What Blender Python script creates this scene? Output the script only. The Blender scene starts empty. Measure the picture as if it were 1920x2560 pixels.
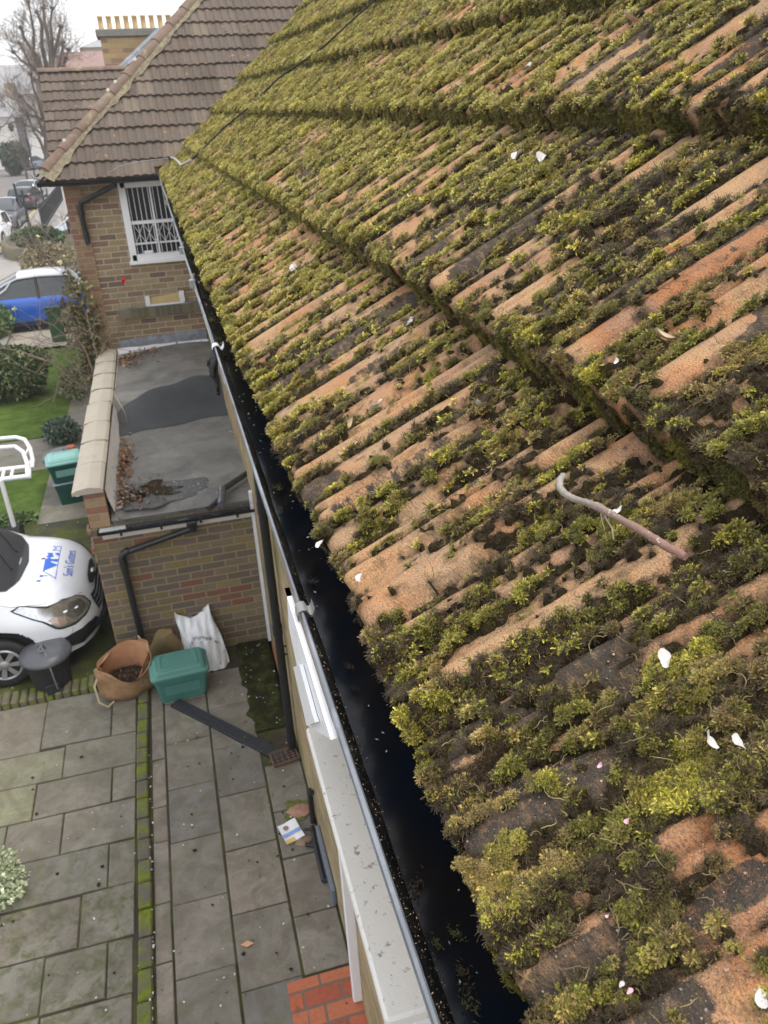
import bpy, math, random
import numpy as np
from mathutils import Vector, Matrix
random.seed(7); RS=np.random.RandomState(7)
R=math.radians
S=bpy.context.scene
# ------------------------------------------------------------ camera
F=1994.; CZ=5.0
_dn=np.array([195,3938,1994.]); _dn/=np.linalg.norm(_dn)
_Y=np.array([352-960,300-1280,1994.]); _Y/=np.linalg.norm(_Y); _Y-=_dn*(_Y@_dn); _Y/=np.linalg.norm(_Y)
_Z=-_dn; _X=np.cross(_Y,_Z)
cam=bpy.data.objects.new('camera',bpy.data.cameras.new('camera')); S.collection.objects.link(cam)
m=Matrix.Identity(4)
for r,a in enumerate((_X,_Y,_Z)):
    m[r][0],m[r][1],m[r][2]=float(a[0]),float(-a[1]),float(-a[2])
m[2][3]=CZ
cam.matrix_world=m
cam.data.sensor_fit='VERTICAL'; cam.data.sensor_height=36; cam.data.lens=36*F/2560
cam.data.clip_start=.05; cam.data.clip_end=2000
cam.data.dof.use_dof=True; cam.data.dof.focus_distance=1.0; cam.data.dof.aperture_fstop=16
S.camera=cam
def ray(x,y):
    c=np.array([(x-960)/F,(y-1280)/F,1.]); return np.array([c@_X,c@_Y,c@_Z])
def onZ(x,y,z=0.): r=ray(x,y); return r*(z-CZ)/r[2]+[0,0,CZ]
def onY(x,y,Y): r=ray(x,y); return r*Y/r[1]+[0,0,CZ]
def onX(x,y,X): r=ray(x,y); return r*X/r[0]+[0,0,CZ]
# ------------------------------------------------------------ light
W=bpy.data.worlds.new('World'); S.world=W; W.use_nodes=True
n=W.node_tree.nodes; l=W.node_tree.links; n.clear()
sky=n.new('ShaderNodeTexSky'); sky.sky_type='NISHITA'; sky.sun_disc=False
sky.sun_elevation=R(66); sky.sun_rotation=R(120); sky.air_density=1; sky.dust_density=3
b1=n.new('ShaderNodeBackground'); b1.inputs[1].default_value=.05; l.new(sky.outputs[0],b1.inputs[0])
b2=n.new('ShaderNodeBackground'); b2.inputs[0].default_value=(.985,.985,1,1); b2.inputs[1].default_value=.92
ad=n.new('ShaderNodeAddShader'); o=n.new('ShaderNodeOutputWorld')
l.new(b1.outputs[0],ad.inputs[0]); l.new(b2.outputs[0],ad.inputs[1]); l.new(ad.outputs[0],o.inputs[0])
sun=bpy.data.objects.new('sun',bpy.data.lights.new('sun','SUN')); S.collection.objects.link(sun)
sun.data.energy=1.4; sun.data.angle=R(14); sun.data.color=(1,.95,.88)
# direction the light travels: from upper left behind camera
d=Vector((-.38,.22,-1.0)); sun.rotation_euler=d.to_track_quat('-Z','Y').to_euler()
S.view_settings.view_transform='Standard'; S.view_settings.look='None'; S.view_settings.exposure=0.56; S.view_settings.gamma=1
# ------------------------------------------------------------ helpers
C=S.collection
def tag(o,label=None,cat=None,group=None,kind=None):
    if label:o['label']=label
    if cat:o['category']=cat
    if group:o['group']=group
    if kind:o['kind']=kind
    return o
def empty(name,loc,label=None,cat=None,group=None,rz=0):
    o=bpy.data.objects.new(name,None); C.objects.link(o); o.location=loc; o.rotation_euler=(0,0,rz); o.empty_display_size=.1
    return tag(o,label,cat,group)
class MB:
    def __init__(s): s.v=[];s.f=[];s.uv=[];s.sm=[];s.mi=[]
    def add(s,vs,fs,uvs=None,smooth=False,mi=0):
        b=len(s.v); s.v+= [tuple(float(c) for c in p) for p in vs]
        for i,f in enumerate(fs):
            s.f.append(tuple(b+k for k in f)); s.sm.append(smooth); s.mi.append(mi)
            s.uv.append(uvs[i] if uvs else None)
        return s
    def box(s,a,b,mi=0,rot=None,c=None):
        x0,y0,z0=a;x1,y1,z1=b
        vs=[Vector((x,y,z)) for z in (z0,z1) for y in (y0,y1) for x in (x0,x1)]
        if rot: 
            cc=Vector(c) if c is not None else Vector(((x0+x1)/2,(y0+y1)/2,(z0+z1)/2)); vs=[rot@(p-cc)+cc for p in vs]
        return s.add(vs,[(0,2,3,1),(4,5,7,6),(0,1,5,4),(2,6,7,3),(0,4,6,2),(1,3,7,5)],mi=mi)
    def bbox(s,a,b,r=.01,mi=0):   # box with chamfered edges
        a=np.array(a,float);b=np.array(b,float);c=(a+b)/2;h=(b-a)/2;r=min(r,min(h)*.9)
        vs=[];idx={}
        for sx in(-1,1):
            for sy in(-1,1):
                for sz in(-1,1):
                    for k in range(3):
                        p=np.array([sx,sy,sz])*h; q=p-np.array([sx,sy,sz])*r; q[k]=p[k]
                        idx[(sx,sy,sz,k)]=len(vs); vs.append(c+q)
        fs=[]
        for k in range(3):
            o=[i for i in range(3) if i!=k]
            for sg in(-1,1):
                q=[]
                for (u,w) in((-1,-1),(1,-1),(1,1),(-1,1)):
                    t=[0,0,0];t[k]=sg;t[o[0]]=u;t[o[1]]=w;q.append(idx[(*t,k)])
                fs.append(q)
        for k in range(3):     # edges along axis k
            o=[i for i in range(3) if i!=k]
            for u in(-1,1):
                for w in(-1,1):
                    t1=[0,0,0];t2=[0,0,0];t1[k]=-1;t2[k]=1
                    for t in(t1,t2): t[o[0]]=u;t[o[1]]=w
                    fs.append([idx[(*t1,o[0])],idx[(*t2,o[0])],idx[(*t2,o[1])],idx[(*t1,o[1])]])
        for sx in(-1,1):
            for sy in(-1,1):
                for sz in(-1,1): fs.append([idx[(sx,sy,sz,k)] for k in range(3)])
        s.add(vs,fs,mi=mi); s.fixn=True; return s
    def tube(s,pts,r,n=8,cap=True,mi=0,smooth=True):
        pts=[Vector(tuple(float(c) for c in p)) for p in pts]; k=len(pts); rr=r if hasattr(r,'__len__') else [r]*k
        vs=[];fs=[];up=None
        for i,p in enumerate(pts):
            if i==0:t=pts[1]-p
            elif i==k-1:t=p-pts[i-1]
            else:t=(pts[i+1]-p).normalized()+(p-pts[i-1]).normalized()
            t.normalize()
            if up is None: up=t.orthogonal().normalized()
            up=(up-t*up.dot(t)); up=up.normalized() if up.length>1e-6 else t.orthogonal().normalized()
            w=t.cross(up)
            for j in range(n):
                a=2*math.pi*j/n; vs.append(p+(up*math.cos(a)+w*math.sin(a))*rr[i])
        for i in range(k-1):
            for j in range(n): fs.append((i*n+j,i*n+(j+1)%n,(i+1)*n+(j+1)%n,(i+1)*n+j))
        s.add(vs,fs,smooth=smooth,mi=mi)
        if cap: s.add(vs[:n],[tuple(range(n))[::-1]],mi=mi); s.add(vs[-n:],[tuple(range(n))],mi=mi)
        return s
    def lathe(s,prof,c=(0,0,0),n=24,mi=0,sx=1,sy=1,smooth=True):
        vs=[];fs=[];k=len(prof)
        for r,z in prof:
            for j in range(n):
                a=2*math.pi*j/n; vs.append((c[0]+r*math.cos(a)*sx,c[1]+r*math.sin(a)*sy,c[2]+z))
        for i in range(k-1):
            for j in range(n): fs.append((i*n+j,i*n+(j+1)%n,(i+1)*n+(j+1)%n,(i+1)*n+j))
        return s.add(vs,fs,smooth=smooth,mi=mi)
    def grid(s,P,smooth=True,mi=0,uv=None,closed=False):
        P=np.asarray(P,float); a,b=P.shape[:2]; vs=P.reshape(-1,3); fs=[];us=[]
        for i in range(a-1):
            for j in range(b-1 if not closed else b):
                j2=(j+1)%b
                q=(i*b+j,i*b+j2,(i+1)*b+j2,(i+1)*b+j); fs.append(q)
                if uv is not None: us.append([tuple(uv[i][j]),tuple(uv[i][j2]),tuple(uv[i+1][j2]),tuple(uv[i+1][j])])
        return s.add(vs,fs,us if uv is not None else None,smooth=smooth,mi=mi)
    def prism(s,poly,axis,a,b,mi=0):
        def P(u,w,t): return {'x':(t,u,w),'y':(u,t,w),'z':(u,w,t)}[axis]
        n=len(poly); vs=[P(*p,a) for p in poly]+[P(*p,b) for p in poly]
        fs=[tuple(range(n))[::-1],tuple(range(n,2*n))]+[(i,(i+1)%n,n+(i+1)%n,n+i) for i in range(n)]
        s.add(vs,fs,mi=mi); s.fixn=True; return s
    def build(s,name,mat,parent=None,world=False,local=False):
        me=bpy.data.meshes.new(name); me.from_pydata(s.v,[],s.f); 
        me.polygons.foreach_set('use_smooth',s.sm); me.polygons.foreach_set('material_index',s.mi)
        for mm in (mat if isinstance(mat,(list,tuple)) else [mat]): me.materials.append(mm)
        if getattr(s,'fixn',False):
            import bmesh; bm=bmesh.new(); bm.from_mesh(me); bmesh.ops.recalc_face_normals(bm,faces=bm.faces); bm.to_mesh(me); bm.free()
        uvl=me.uv_layers.new(name='UVMap'); co=me.vertices
        for p in me.polygons:
            u=s.uv[p.index] if not getattr(s,'fixn',False) else None
            nn=p.normal; ax=max(range(3),key=lambda i:abs(nn[i]))
            for k,li in enumerate(p.loop_indices):
                if u: uvl.data[li].uv=u[k]
                else:
                    c=co[me.loops[li].vertex_index].co
                    uvl.data[li].uv=(c.y,c.z) if ax==0 else (c.x,c.z) if ax==1 else (c.x,c.y)
        o=bpy.data.objects.new(name,me); C.objects.link(o)
        if parent is not None:
            o.parent=parent
            if not local: o.matrix_parent_inverse=Matrix.Identity(4); 
            if not local: 
                # verts given in world space: move them into the parent's frame
                par=parent; M=Matrix.Identity(4); ch=[]
                while par is not None: ch.append(par); par=par.parent
                for q in reversed(ch): M=M@Matrix.LocRotScale(q.location,q.rotation_euler,q.scale)
                me.transform(M.inverted())
        return o
def dup(o,parent=None,loc=None,rz=None):
    c=o.copy(); C.objects.link(c); c.parent=parent
    if loc is not None: c.location=loc
    if rz is not None: c.rotation_euler=(0,0,rz)
    for ch in list(o.children): dup(ch,c)
    return c
# ---- numpy noise
def _h(ix,iy,sd):
    n=(ix.astype(np.int64)*374761393+iy.astype(np.int64)*668265263+sd*974634777)&0x7fffffff
    n=((n^(n>>13))*1274126177)&0x7fffffff; return ((n^(n>>16))&0xffff)/65535.
def vn(x,y,sd=0):
    x=np.asarray(x,float);y=np.asarray(y,float)
    ix=np.floor(x);iy=np.floor(y);fx=x-ix;fy=y-iy;fx=fx*fx*(3-2*fx);fy=fy*fy*(3-2*fy)
    ix=ix.astype(np.int64);iy=iy.astype(np.int64)
    return (_h(ix,iy,sd)*(1-fx)+_h(ix+1,iy,sd)*fx)*(1-fy)+(_h(ix,iy+1,sd)*(1-fx)+_h(ix+1,iy+1,sd)*fx)*fy
def fbm(x,y,oc=4,sd=0,g=.5):
    t=0;a=1;s=0
    for k in range(oc): t=t+a*vn(x*2**k+k*17.3,y*2**k-k*9.1,sd+k); s+=a;a*=g
    return t/s
def sst(x,a,b): t=np.clip((x-a)/(b-a),0,1); return t*t*(3-2*t)
def np_mesh(name,V,Fq,mat,uv=None,cols=None,smooth=True,parent=None):
    me=bpy.data.meshes.new(name); V=np.asarray(V,np.float32); Fq=np.asarray(Fq,np.int32); k=Fq.shape[1]
    me.vertices.add(len(V)); me.vertices.foreach_set('co',V.ravel())
    me.loops.add(Fq.size); me.loops.foreach_set('vertex_index',Fq.ravel())
    me.polygons.add(len(Fq)); me.polygons.foreach_set('loop_start',np.arange(0,Fq.size,k,dtype=np.int32))
    me.polygons.foreach_set('loop_total',np.full(len(Fq),k,np.int32))
    me.polygons.foreach_set('use_smooth',np.full(len(Fq),smooth))
    me.update(calc_edges=True)
    if uv is not None:
        u=me.uv_layers.new(name='UVMap'); u.data.foreach_set('uv',np.asarray(uv,np.float32)[Fq.ravel()].ravel())
    if cols is not None:
        for nm,c in cols.items():
            a=me.color_attributes.new(nm,'FLOAT_COLOR','POINT'); c4=np.ones((len(V),4),np.float32); c4[:,:3]=c; a.data.foreach_set('color',c4.ravel())
    me.materials.append(mat); o=bpy.data.objects.new(name,me); C.objects.link(o)
    if parent is not None:
        o.parent=parent; me.transform(Matrix.Translation(parent.location).inverted())
    return o
def gq(a,b):
    i,j=np.meshgrid(np.arange(a-1),np.arange(b-1),indexing='ij'); q=(i*b+j).ravel()
    return np.stack([q,q+b,q+b+1,q+1],1)
# ------------------------------------------------------------ materials
class NT:
    def __init__(s,name):
        s.m=bpy.data.materials.new(name); s.m.use_nodes=True; s.n=s.m.node_tree.nodes; s.l=s.m.node_tree.links; s.n.clear()
        s.out=s.n.new('ShaderNodeOutputMaterial'); s.b=s.n.new('ShaderNodeBsdfPrincipled'); s.l.new(s.b.outputs[0],s.out.inputs[0])
    def set(s,sock,v):
        if isinstance(v,bpy.types.NodeSocket): s.l.new(v,sock)
        elif isinstance(v,(tuple,list)) and len(v)==3 and sock.type=='RGBA': sock.default_value=(*v,1)
        else: sock.default_value=v
    def uv(s,sc=(1,1,1),kind='UV',rot=0):
        t=s.n.new('ShaderNodeTexCoord'); mp=s.n.new('ShaderNodeMapping'); mp.inputs['Scale'].default_value=sc; mp.inputs['Rotation'].default_value=(0,0,rot)
        s.l.new(t.outputs[kind],mp.inputs[0]); return mp.outputs[0]
    def noise(s,sc=5,det=6,rough=.55,vec=None,dist=0):
        q=s.n.new('ShaderNodeTexNoise'); q.inputs['Scale'].default_value=sc;q.inputs['Detail'].default_value=det;q.inputs['Roughness'].default_value=rough;q.inputs['Distortion'].default_value=dist
        if vec: s.l.new(vec,q.inputs['Vector'])
        return q.outputs['Fac']
    def voro(s,sc=5,vec=None,feat='F1',out='Distance',rnd=1):
        q=s.n.new('ShaderNodeTexVoronoi'); q.feature=feat; q.inputs['Scale'].default_value=sc; q.inputs['Randomness'].default_value=rnd
        if vec: s.l.new(vec,q.inputs['Vector'])
        return q.outputs[out]
    def ramp(s,f,pts,interp='LINEAR'):
        q=s.n.new('ShaderNodeValToRGB'); q.color_ramp.interpolation=interp; e=q.color_ramp.elements
        while len(e)<len(pts): e.new(.5)
        for i,(p,c) in enumerate(pts): e[i].position=p; e[i].color=(*c,1) if len(c)==3 else c
        s.l.new(f,q.inputs[0]); return q.outputs[0]
    def mix(s,f,a,b,mode='MIX'):
        q=s.n.new('ShaderNodeMix'); q.data_type='RGBA'; q.blend_type=mode; s.set(q.inputs[0],f); s.set(q.inputs[6],a); s.set(q.inputs[7],b); return q.outputs[2]
    def math(s,op,a,b=0.,cl=False):
        q=s.n.new('ShaderNodeMath'); q.operation=op; q.use_clamp=cl; s.set(q.inputs[0],a); s.set(q.inputs[1],b); return q.outputs[0]
    def attr(s,name,typ='GEOMETRY',out='Color'):
        q=s.n.new('ShaderNodeAttribute'); q.attribute_name=name; q.attribute_type=typ; return q.outputs[out]
    def bump(s,h,st=.5,d=.01):
        q=s.n.new('ShaderNodeBump'); q.inputs['Strength'].default_value=st; q.inputs['Distance'].default_value=d; s.l.new(h,q.inputs['Height']); s.l.new(q.outputs[0],s.b.inputs['Normal'])
    def fin(s,col,rough=.7,spec=.5,metal=0,**k):
        s.set(s.b.inputs['Base Color'],col); s.set(s.b.inputs['Roughness'],rough); s.set(s.b.inputs['Specular IOR Level'],spec); s.set(s.b.inputs['Metallic'],metal)
        for kk,v in k.items(): s.set(s.b.inputs[kk.replace('_',' ')],v)
        return s.m
def plain(name,c,rough=.6,var=.15,sc=8,spec=.4,metal=0,bump=0,dirt=None,kind='Object',bsc=60,**k):
    t=NT(name); v=t.uv(kind=kind); f=t.noise(sc,6,.6,v)
    c=np.array(c); col=t.ramp(f,[(.25,tuple(c*(1-var))),(.75,tuple(np.minimum(c*(1+var),1)))])
    if dirt: f2=t.noise(dirt[1],8,.65,v,.4); col=t.mix(t.ramp(f2,[(dirt[2],(0,0,0)),(dirt[3],(1,1,1))]),col,dirt[0])
    if bump: t.bump(t.noise(bsc,5,.6,v),bump,.01)
    return t.fin(col,rough,spec,metal,**k)
def brickmat(name,pal,mortar,bw=.225,bh=.075,ms=.012,dirt=None,off=.5,bumpd=.004,kind='UV'):
    t=NT(name); v=t.uv(kind=kind)
    nz=t.n.new('ShaderNodeTexNoise'); nz.inputs['Scale'].default_value=9; nz.inputs['Detail'].default_value=3; t.l.new(v,nz.inputs['Vector'])
    q=t.n.new('ShaderNodeVectorMath'); q.operation='SUBTRACT'; t.l.new(nz.outputs['Color'],q.inputs[0]); q.inputs[1].default_value=(.5,.5,.5)
    q2=t.n.new('ShaderNodeVectorMath'); q2.operation='SCALE'; t.l.new(q.outputs[0],q2.inputs[0]); q2.inputs['Scale'].default_value=.012
    q3=t.n.new('ShaderNodeVectorMath'); t.l.new(v,q3.inputs[0]); t.l.new(q2.outputs[0],q3.inputs[1])
    b=t.n.new('ShaderNodeTexBrick'); t.l.new(q3.outputs[0],b.inputs['Vector']); b.offset=off
    b.inputs['Color1'].default_value=(0,0,0,1);b.inputs['Color2'].default_value=(1,1,1,1);b.inputs['Mortar'].default_value=(.5,.5,.5,1)
    b.inputs['Scale'].default_value=1;b.inputs['Mortar Size'].default_value=ms/2*1.2;b.inputs['Mortar Smooth'].default_value=.25;b.inputs['Brick Width'].default_value=bw;b.inputs['Row Height'].default_value=bh
    k=len(pal); col=t.ramp(b.outputs['Color'],[(i/(k-.001),c) for i,c in enumerate(pal)],'CONSTANT')
    f=t.noise(38,6,.65,v); col=t.mix(.55,col,t.mix(f,(.15,.15,.15),(.85,.85,.85)),'OVERLAY')
    f=t.noise(2.2,5,.6,v); col=t.mix(.35,col,t.mix(f,(.2,.2,.2),(.8,.8,.8)),'OVERLAY')
    mo=t.mix(t.noise(30,4,.6,v),tuple(np.array(mortar)*.75),mortar)
    col=t.mix(b.outputs['Fac'],col,mo)
    if dirt: f2=t.noise(dirt[1],8,.65,v,.4); col=t.mix(t.ramp(f2,[(dirt[2],(0,0,0)),(dirt[3],(1,1,1))]),col,dirt[0])
    h=t.math('SUBTRACT',t.math('MULTIPLY',t.noise(60,4,.6,v),.4),b.outputs['Fac']); t.bump(h,.9,bumpd)
    return t.fin(col,.88,.25)
M={}
M['white']=plain('white_paint',(.78,.79,.80),.35,.05,6,dirt=((.32,.30,.26),14,.62,.8))
M['whiteclean']=plain('clean_white',(.80,.80,.81),.35,.03,6)
M['blackplastic']=plain('black_plastic',(.018,.019,.021),.32,.25,12,spec=.5)
M['blackiron']=plain('black_iron',(.02,.02,.021),.5,.2,20,spec=.4,bump=.2)
M['grey_lead']=plain('grey_lead',(.17,.185,.205),.5,.22,7,dirt=((.42,.45,.5),5,.5,.8),bump=.2)
M['rubber']=plain('rubber',(.02,.02,.02),.8,.2,20)
M['glass_dark']=plain('dark_glass',(.035,.045,.045),.06,.3,3,spec=.8)
STOCK=[(.34,.23,.12),(.22,.165,.10),(.30,.22,.10),(.24,.11,.075),(.20,.155,.12),(.33,.26,.12),(.17,.14,.115),(.27,.20,.13),(.25,.19,.10),(.30,.13,.08),(.21,.17,.11)]
M['brick_ext']=brickmat('stock_brick',[(.20,.155,.105),(.145,.12,.09),(.21,.165,.075),(.20,.095,.065),(.155,.125,.10),(.225,.18,.085),(.13,.11,.09),(.185,.15,.10),(.17,.12,.10),(.175,.145,.08),(.15,.125,.095)],(.33,.25,.155),.237,.079,.015)
M['brick_far']=brickmat('orange_stock_brick',[(.31,.235,.135),(.25,.185,.115),(.29,.215,.125),(.23,.145,.105),(.29,.225,.135),(.25,.16,.11),(.33,.26,.155),(.17,.125,.095),(.27,.20,.12),(.30,.23,.13)],(.50,.43,.32),.235,.080,.014,dirt=((.13,.11,.06),1.2,.62,.85))
M['brick_pier']=brickmat('pier_brick',[(.31,.21,.115),(.27,.18,.10),(.25,.13,.09),(.33,.23,.13)],(.36,.29,.21),.237,.079,.012)
M['brick_side']=brickmat('mellow_brick',[(.34,.26,.14),(.28,.22,.12),(.36,.29,.16),(.24,.18,.11),(.32,.22,.12)],(.42,.34,.22),.237,.079,.014,dirt=((.12,.13,.035),1.6,.5,.75))
M['brick_red']=brickmat('red_brick_paving',[(.42,.12,.065),(.36,.10,.06),(.46,.15,.08),(.33,.09,.06)],(.20,.16,.12),.24,.12,.014,dirt=((.05,.05,.03),5,.62,.8))
M['brick_chim']=brickmat('chimney_brick',[(.42,.30,.14),(.36,.25,.13),(.44,.33,.17),(.28,.17,.11),(.40,.26,.14)],(.40,.33,.22),.3,.1,.014)
# ------------------------------------------------------------ ground, paving
def sheet(name,x0,x1,y0,y1,z,mat,kind='structure',zf=None,nx=2,ny=2,parent=None):
    xs=np.linspace(x0,x1,nx);ys=np.linspace(y0,y1,ny); P=[[(x,y,z+(zf(x,y) if zf else 0)) for x in xs] for y in ys]
    o=MB().grid(P,smooth=nx>2).build(name,mat,parent)
    if kind:o['kind']=kind
    return o
t=NT('soil_and_gravel'); v=t.uv(kind='Object'); c=t.ramp(t.noise(1.5,8,.7,v),[(.3,(.05,.04,.03)),(.55,(.10,.085,.06)),(.75,(.09,.10,.035))])
t.bump(t.noise(25,6,.7,v),.8,.03); M['soil']=t.fin(c,.95,.1)
def rise(x,y): return 1.9*float(sst(np.array(y),70,170))
def terr(name,poly,z,mat,ny=30):  # strip between two x-curves: poly=[(y,x0,x1),...]
    P=[]
    ys=[p[0] for p in poly]
    for y in np.unique(np.concatenate([np.linspace(ys[0],ys[-1],ny),ys])):
        a=np.interp(y,ys,[p[1] for p in poly]); b=np.interp(y,ys,[p[2] for p in poly])
        P.append([(x,y,z+rise(x,y)) for x in np.linspace(a,b,4)])
    o=MB().grid(P).build(name,mat); o['kind']='structure'; return o
P=[]
for y in np.concatenate([np.linspace(-20,60,9),np.linspace(70,180,23),[260,355]]): P.append([(x,y,-.05+rise(x,y)) for x in (-325,-100,-20,0,20,100,325)])
o=MB().grid(P).build('ground',M['soil']); o['kind']='structure'
# dark mossy tarmac forecourt where the van stands
t=NT('mossy_tarmac'); v=t.uv(kind='Object')
c=t.ramp(t.noise(30,5,.7,v),[(.3,(.028,.027,.022)),(.7,(.06,.056,.045))])
f=t.ramp(t.noise(1.6,6,.65,v,.3),[(.40,(0,0,0)),(.58,(1,1,1))]); g=t.mix(t.noise(14,5,.6,v),(.035,.05,.01),(.115,.125,.02))
c=t.mix(f,c,g); t.bump(t.noise(40,5,.7,v),.6,.015); M['tarmac']=t.fin(c,.8,.3)
sheet('forecourt',-6,-.93,6.9,11.0,-.004,M['tarmac'])
# flagstones
t=NT('flagstone'); v=t.uv(kind='Object'); base=t.attr('tint')
n1=t.noise(2.2,7,.62,v,.3); n2=t.noise(45,5,.6,v); n3=t.noise(9,8,.7,v,.6)
c=t.mix(.5,base,t.mix(n1,(.28,.28,.28),(.72,.72,.72)),'OVERLAY'); c=t.mix(.35,c,t.mix(n2,(.25,.25,.25),(.75,.75,.75)),'OVERLAY')
gm=t.attr('moss','GEOMETRY','Fac')
f=t.math('MULTIPLY',t.ramp(n3,[(.45,(0,0,0)),(.62,(1,1,1))]),gm); c=t.mix(f,c,t.mix(n2,(.045,.052,.018),(.10,.115,.03)))
c=t.mix(t.math('MULTIPLY',t.ramp(t.noise(3.3,8,.7,v,.8),[(.40,(1,1,1)),(.58,(0,0,0))]),.55),c,(.095,.078,.058)); c=t.mix(t.math('MULTIPLY',t.ramp(t.noise(5,7,.7,v,.5),[(.55,(0,0,0)),(.66,(1,1,1))]),.55),c,(.12,.125,.05)); sp=t.ramp(t.noise(18,3,.5,v),[(.70,(0,0,0)),(.75,(1,1,1))]); c=t.mix(t.math('MULTIPLY',sp,.65),c,(.06,.055,.045))
t.bump(t.math('ADD',t.math('MULTIPLY',n3,.8),t.math('MULTIPLY',n2,.3)),.55,.012); M['flag']=t.fin(c,.72,.4)
def slabs(name,rects,z,gap=.011,colf=None,th=.035):
    V=[];Fs=[];tint=[];ms=[]
    for (x0,x1,y0,y1) in rects:
        g=gap*.36+random.uniform(0,.003); r=.006; dz=random.uniform(-.003,.003); tx,ty=random.uniform(-.004,.004),random.uniform(-.004,.004)
        b=len(V); col,mo=colf((x0+x1)/2,(y0+y1)/2)
        nx=max(2,int((x1-x0)/.05)); ny=max(2,int((y1-y0)/.05))
        for k,(ins,zz) in enumerate(((0,-th),(0,-r*.8),(r,0))):
            for i,(cx,cy) in enumerate(((x0+g,y0+g),(x1-g,y0+g),(x1-g,y1-g),(x0+g,y1-g))):
                sx=1 if i in(0,3) else -1; sy=1 if i<2 else -1
                V.append((cx+ins*sx,cy+ins*sy,z+zz+dz+tx*sx+ty*sy)); 
        for k in (0,4):
            for i in range(4): Fs.append((b+k+i,b+k+(i+1)%4,b+k+4+(i+1)%4,b+k+4+i))
        Fs.append((b+8,b+9,b+10,b+11)); tint+=[col]*12; ms+=[(mo,)*3]*12
    o=np_mesh(name,V,Fs,M['flag'],cols={'tint':np.array(tint),'moss':np.array(ms)},smooth=False); o['kind']='structure'; return o
rects=[]
def cf(x,y):
    b=random.choice([(.205,.182,.150),(.225,.20,.165),(.185,.170,.150),(.21,.188,.155),(.24,.205,.165)]); k=random.uniform(.9,1.1)
    return tuple(np.array(b)*k),.22
for yy in np.arange(3.57-2*.57-.01,6.9,.567): rects.append((-.665,-.268,yy,yy+.567))
for yy in np.arange(3.35-3*.567,6.6,.567): rects.append((-.262,.142,yy,yy+.567))
ye=[2.2,2.75,3.2,3.70,4.17,4.73,5.09,5.65,6.24,6.9]
for a,b in zip(ye,ye[1:]): rects.append((-.79,-.67,a,b))
for a,b in [(3.34,3.78),(3.78,4.28),(4.75,5.28),(5.75,6.1)]: rects.append((.148,.462,a,b))
rects.append((.148,.462,4.28,4.75))
o=slabs('paving',rects,.0,colf=cf)
for p in [0]: pass
left=[(-2.3,-1.76,6.08,6.8),(-1.76,-1.15,6.11,6.8),(-1.15,-.92,6.1,6.8),(-1.54,-.92,5.68,6.1),(-2.3,-1.54,5.69,6.08),(-2.35,-1.74,5.27,5.69),(-1.74,-1.12,5.27,5.68),(-1.12,-.92,5.28,5.67),
(-1.92,-1.49,4.84,5.27),(-2.6,-1.92,4.9,5.27),(-1.49,-.92,4.84,5.27),(-2.2,-1.12,4.43,4.84),(-1.12,-.92,4.42,4.83),(-1.86,-1.3,3.99,4.42),(-1.3,-.92,3.98,4.42),(-2.4,-1.86,3.99,4.42),(-2.3,-1.51,3.58,3.99),(-1.51,-1.1,3.57,3.98),(-1.1,-.93,3.56,3.97),
(-1.5,-.93,3.1,3.56),(-2.2,-1.5,3.1,3.57),(-1.6,-1.0,2.6,3.1),(-2.2,-1.6,2.6,3.1)]
def cl(x,y):
    b=random.choice([(.20,.185,.145),(.22,.20,.16),(.185,.175,.145),(.205,.185,.15)])
    g=sst(np.array(-x),1.55,2.0)*sst(np.array(y),5.1,5.4)*(1-sst(np.array(y),5.7,6.1))
    c=np.array(b)*(1-.5*g)+np.array((.21,.23,.10))*.5*g
    return tuple(c),float(.30+.70*sst(np.array(4.9-y),0,.6))*.9
slabs('patio',left,.0,gap=.012,colf=cl)
# joint filling under the slabs
t=NT('joint_dirt'); v=t.uv(kind='Object'); c=t.mix(t.ramp(t.noise(4,6,.6,v),[(.45,(0,0,0)),(.6,(1,1,1))]),(.055,.045,.035),(.07,.075,.025)); M['joint']=t.fin(c,.95,.1)
sheet('joint_dirt',-3,.48,1,7.15,-.010,M['joint'])
# mossy soil patch by the drain and moss by the wall
t=NT('dark_moss_ground'); v=t.uv(kind='Object'); c=t.ramp(t.noise(7,8,.7,v,.3),[(.3,(.018,.017,.012)),(.5,(.035,.036,.014)),(.66,(.075,.09,.018)),(.85,(.12,.15,.02))]); t.bump(t.noise(50,6,.7,v),1,.02); M['dmoss']=t.fin(c,.95,.1)
def blob(name,cx,cy,rx,ry,z,mat,sd=1,k=40,jag=.25,kind='stuff',h=.0,label=None,parent=None,n=None):
    P=[];ph=RS.rand(6)*6.28
    for i in range(8):
        rr=i/7; row=[]
        for j in range(k):
            a=2*math.pi*j/k; q=1+jag*(math.sin(3*a+ph[0])*.5+math.sin(5*a+ph[1])*.3+math.sin(9*a+ph[2])*.25+math.sin(14*a+ph[3])*.15)
            row.append((cx+rx*rr*q*math.cos(a),cy+ry*rr*q*math.sin(a),z+h*(1-rr**2)+random.uniform(-1,1)*h*.15))
        P.append(row)
    o=MB().grid(P,closed=True).build(name,mat,parent)
    if kind:o['kind']=kind
    return o
P=[[(x,y,.002+.014*float(fbm(np.array(x*9),np.array(y*9),3,5)) if .2<i<14 else -.01) for i,x in enumerate(np.linspace(.05,.465,16))] for y in np.linspace(5.72,7.14,40)]
for i,row in enumerate(P):
    w=.08*float(vn(np.array(i*.4),np.array(0.),9)); P[i]=[(x+w*(1-k/15),y,z) for k,(x,y,z) in enumerate(row)]
o=MB().grid(P).build('ground_moss',M['dmoss']); tag(o,'dark green moss and dirt over the ground between wall and slabs','moss',kind='stuff')
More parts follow.
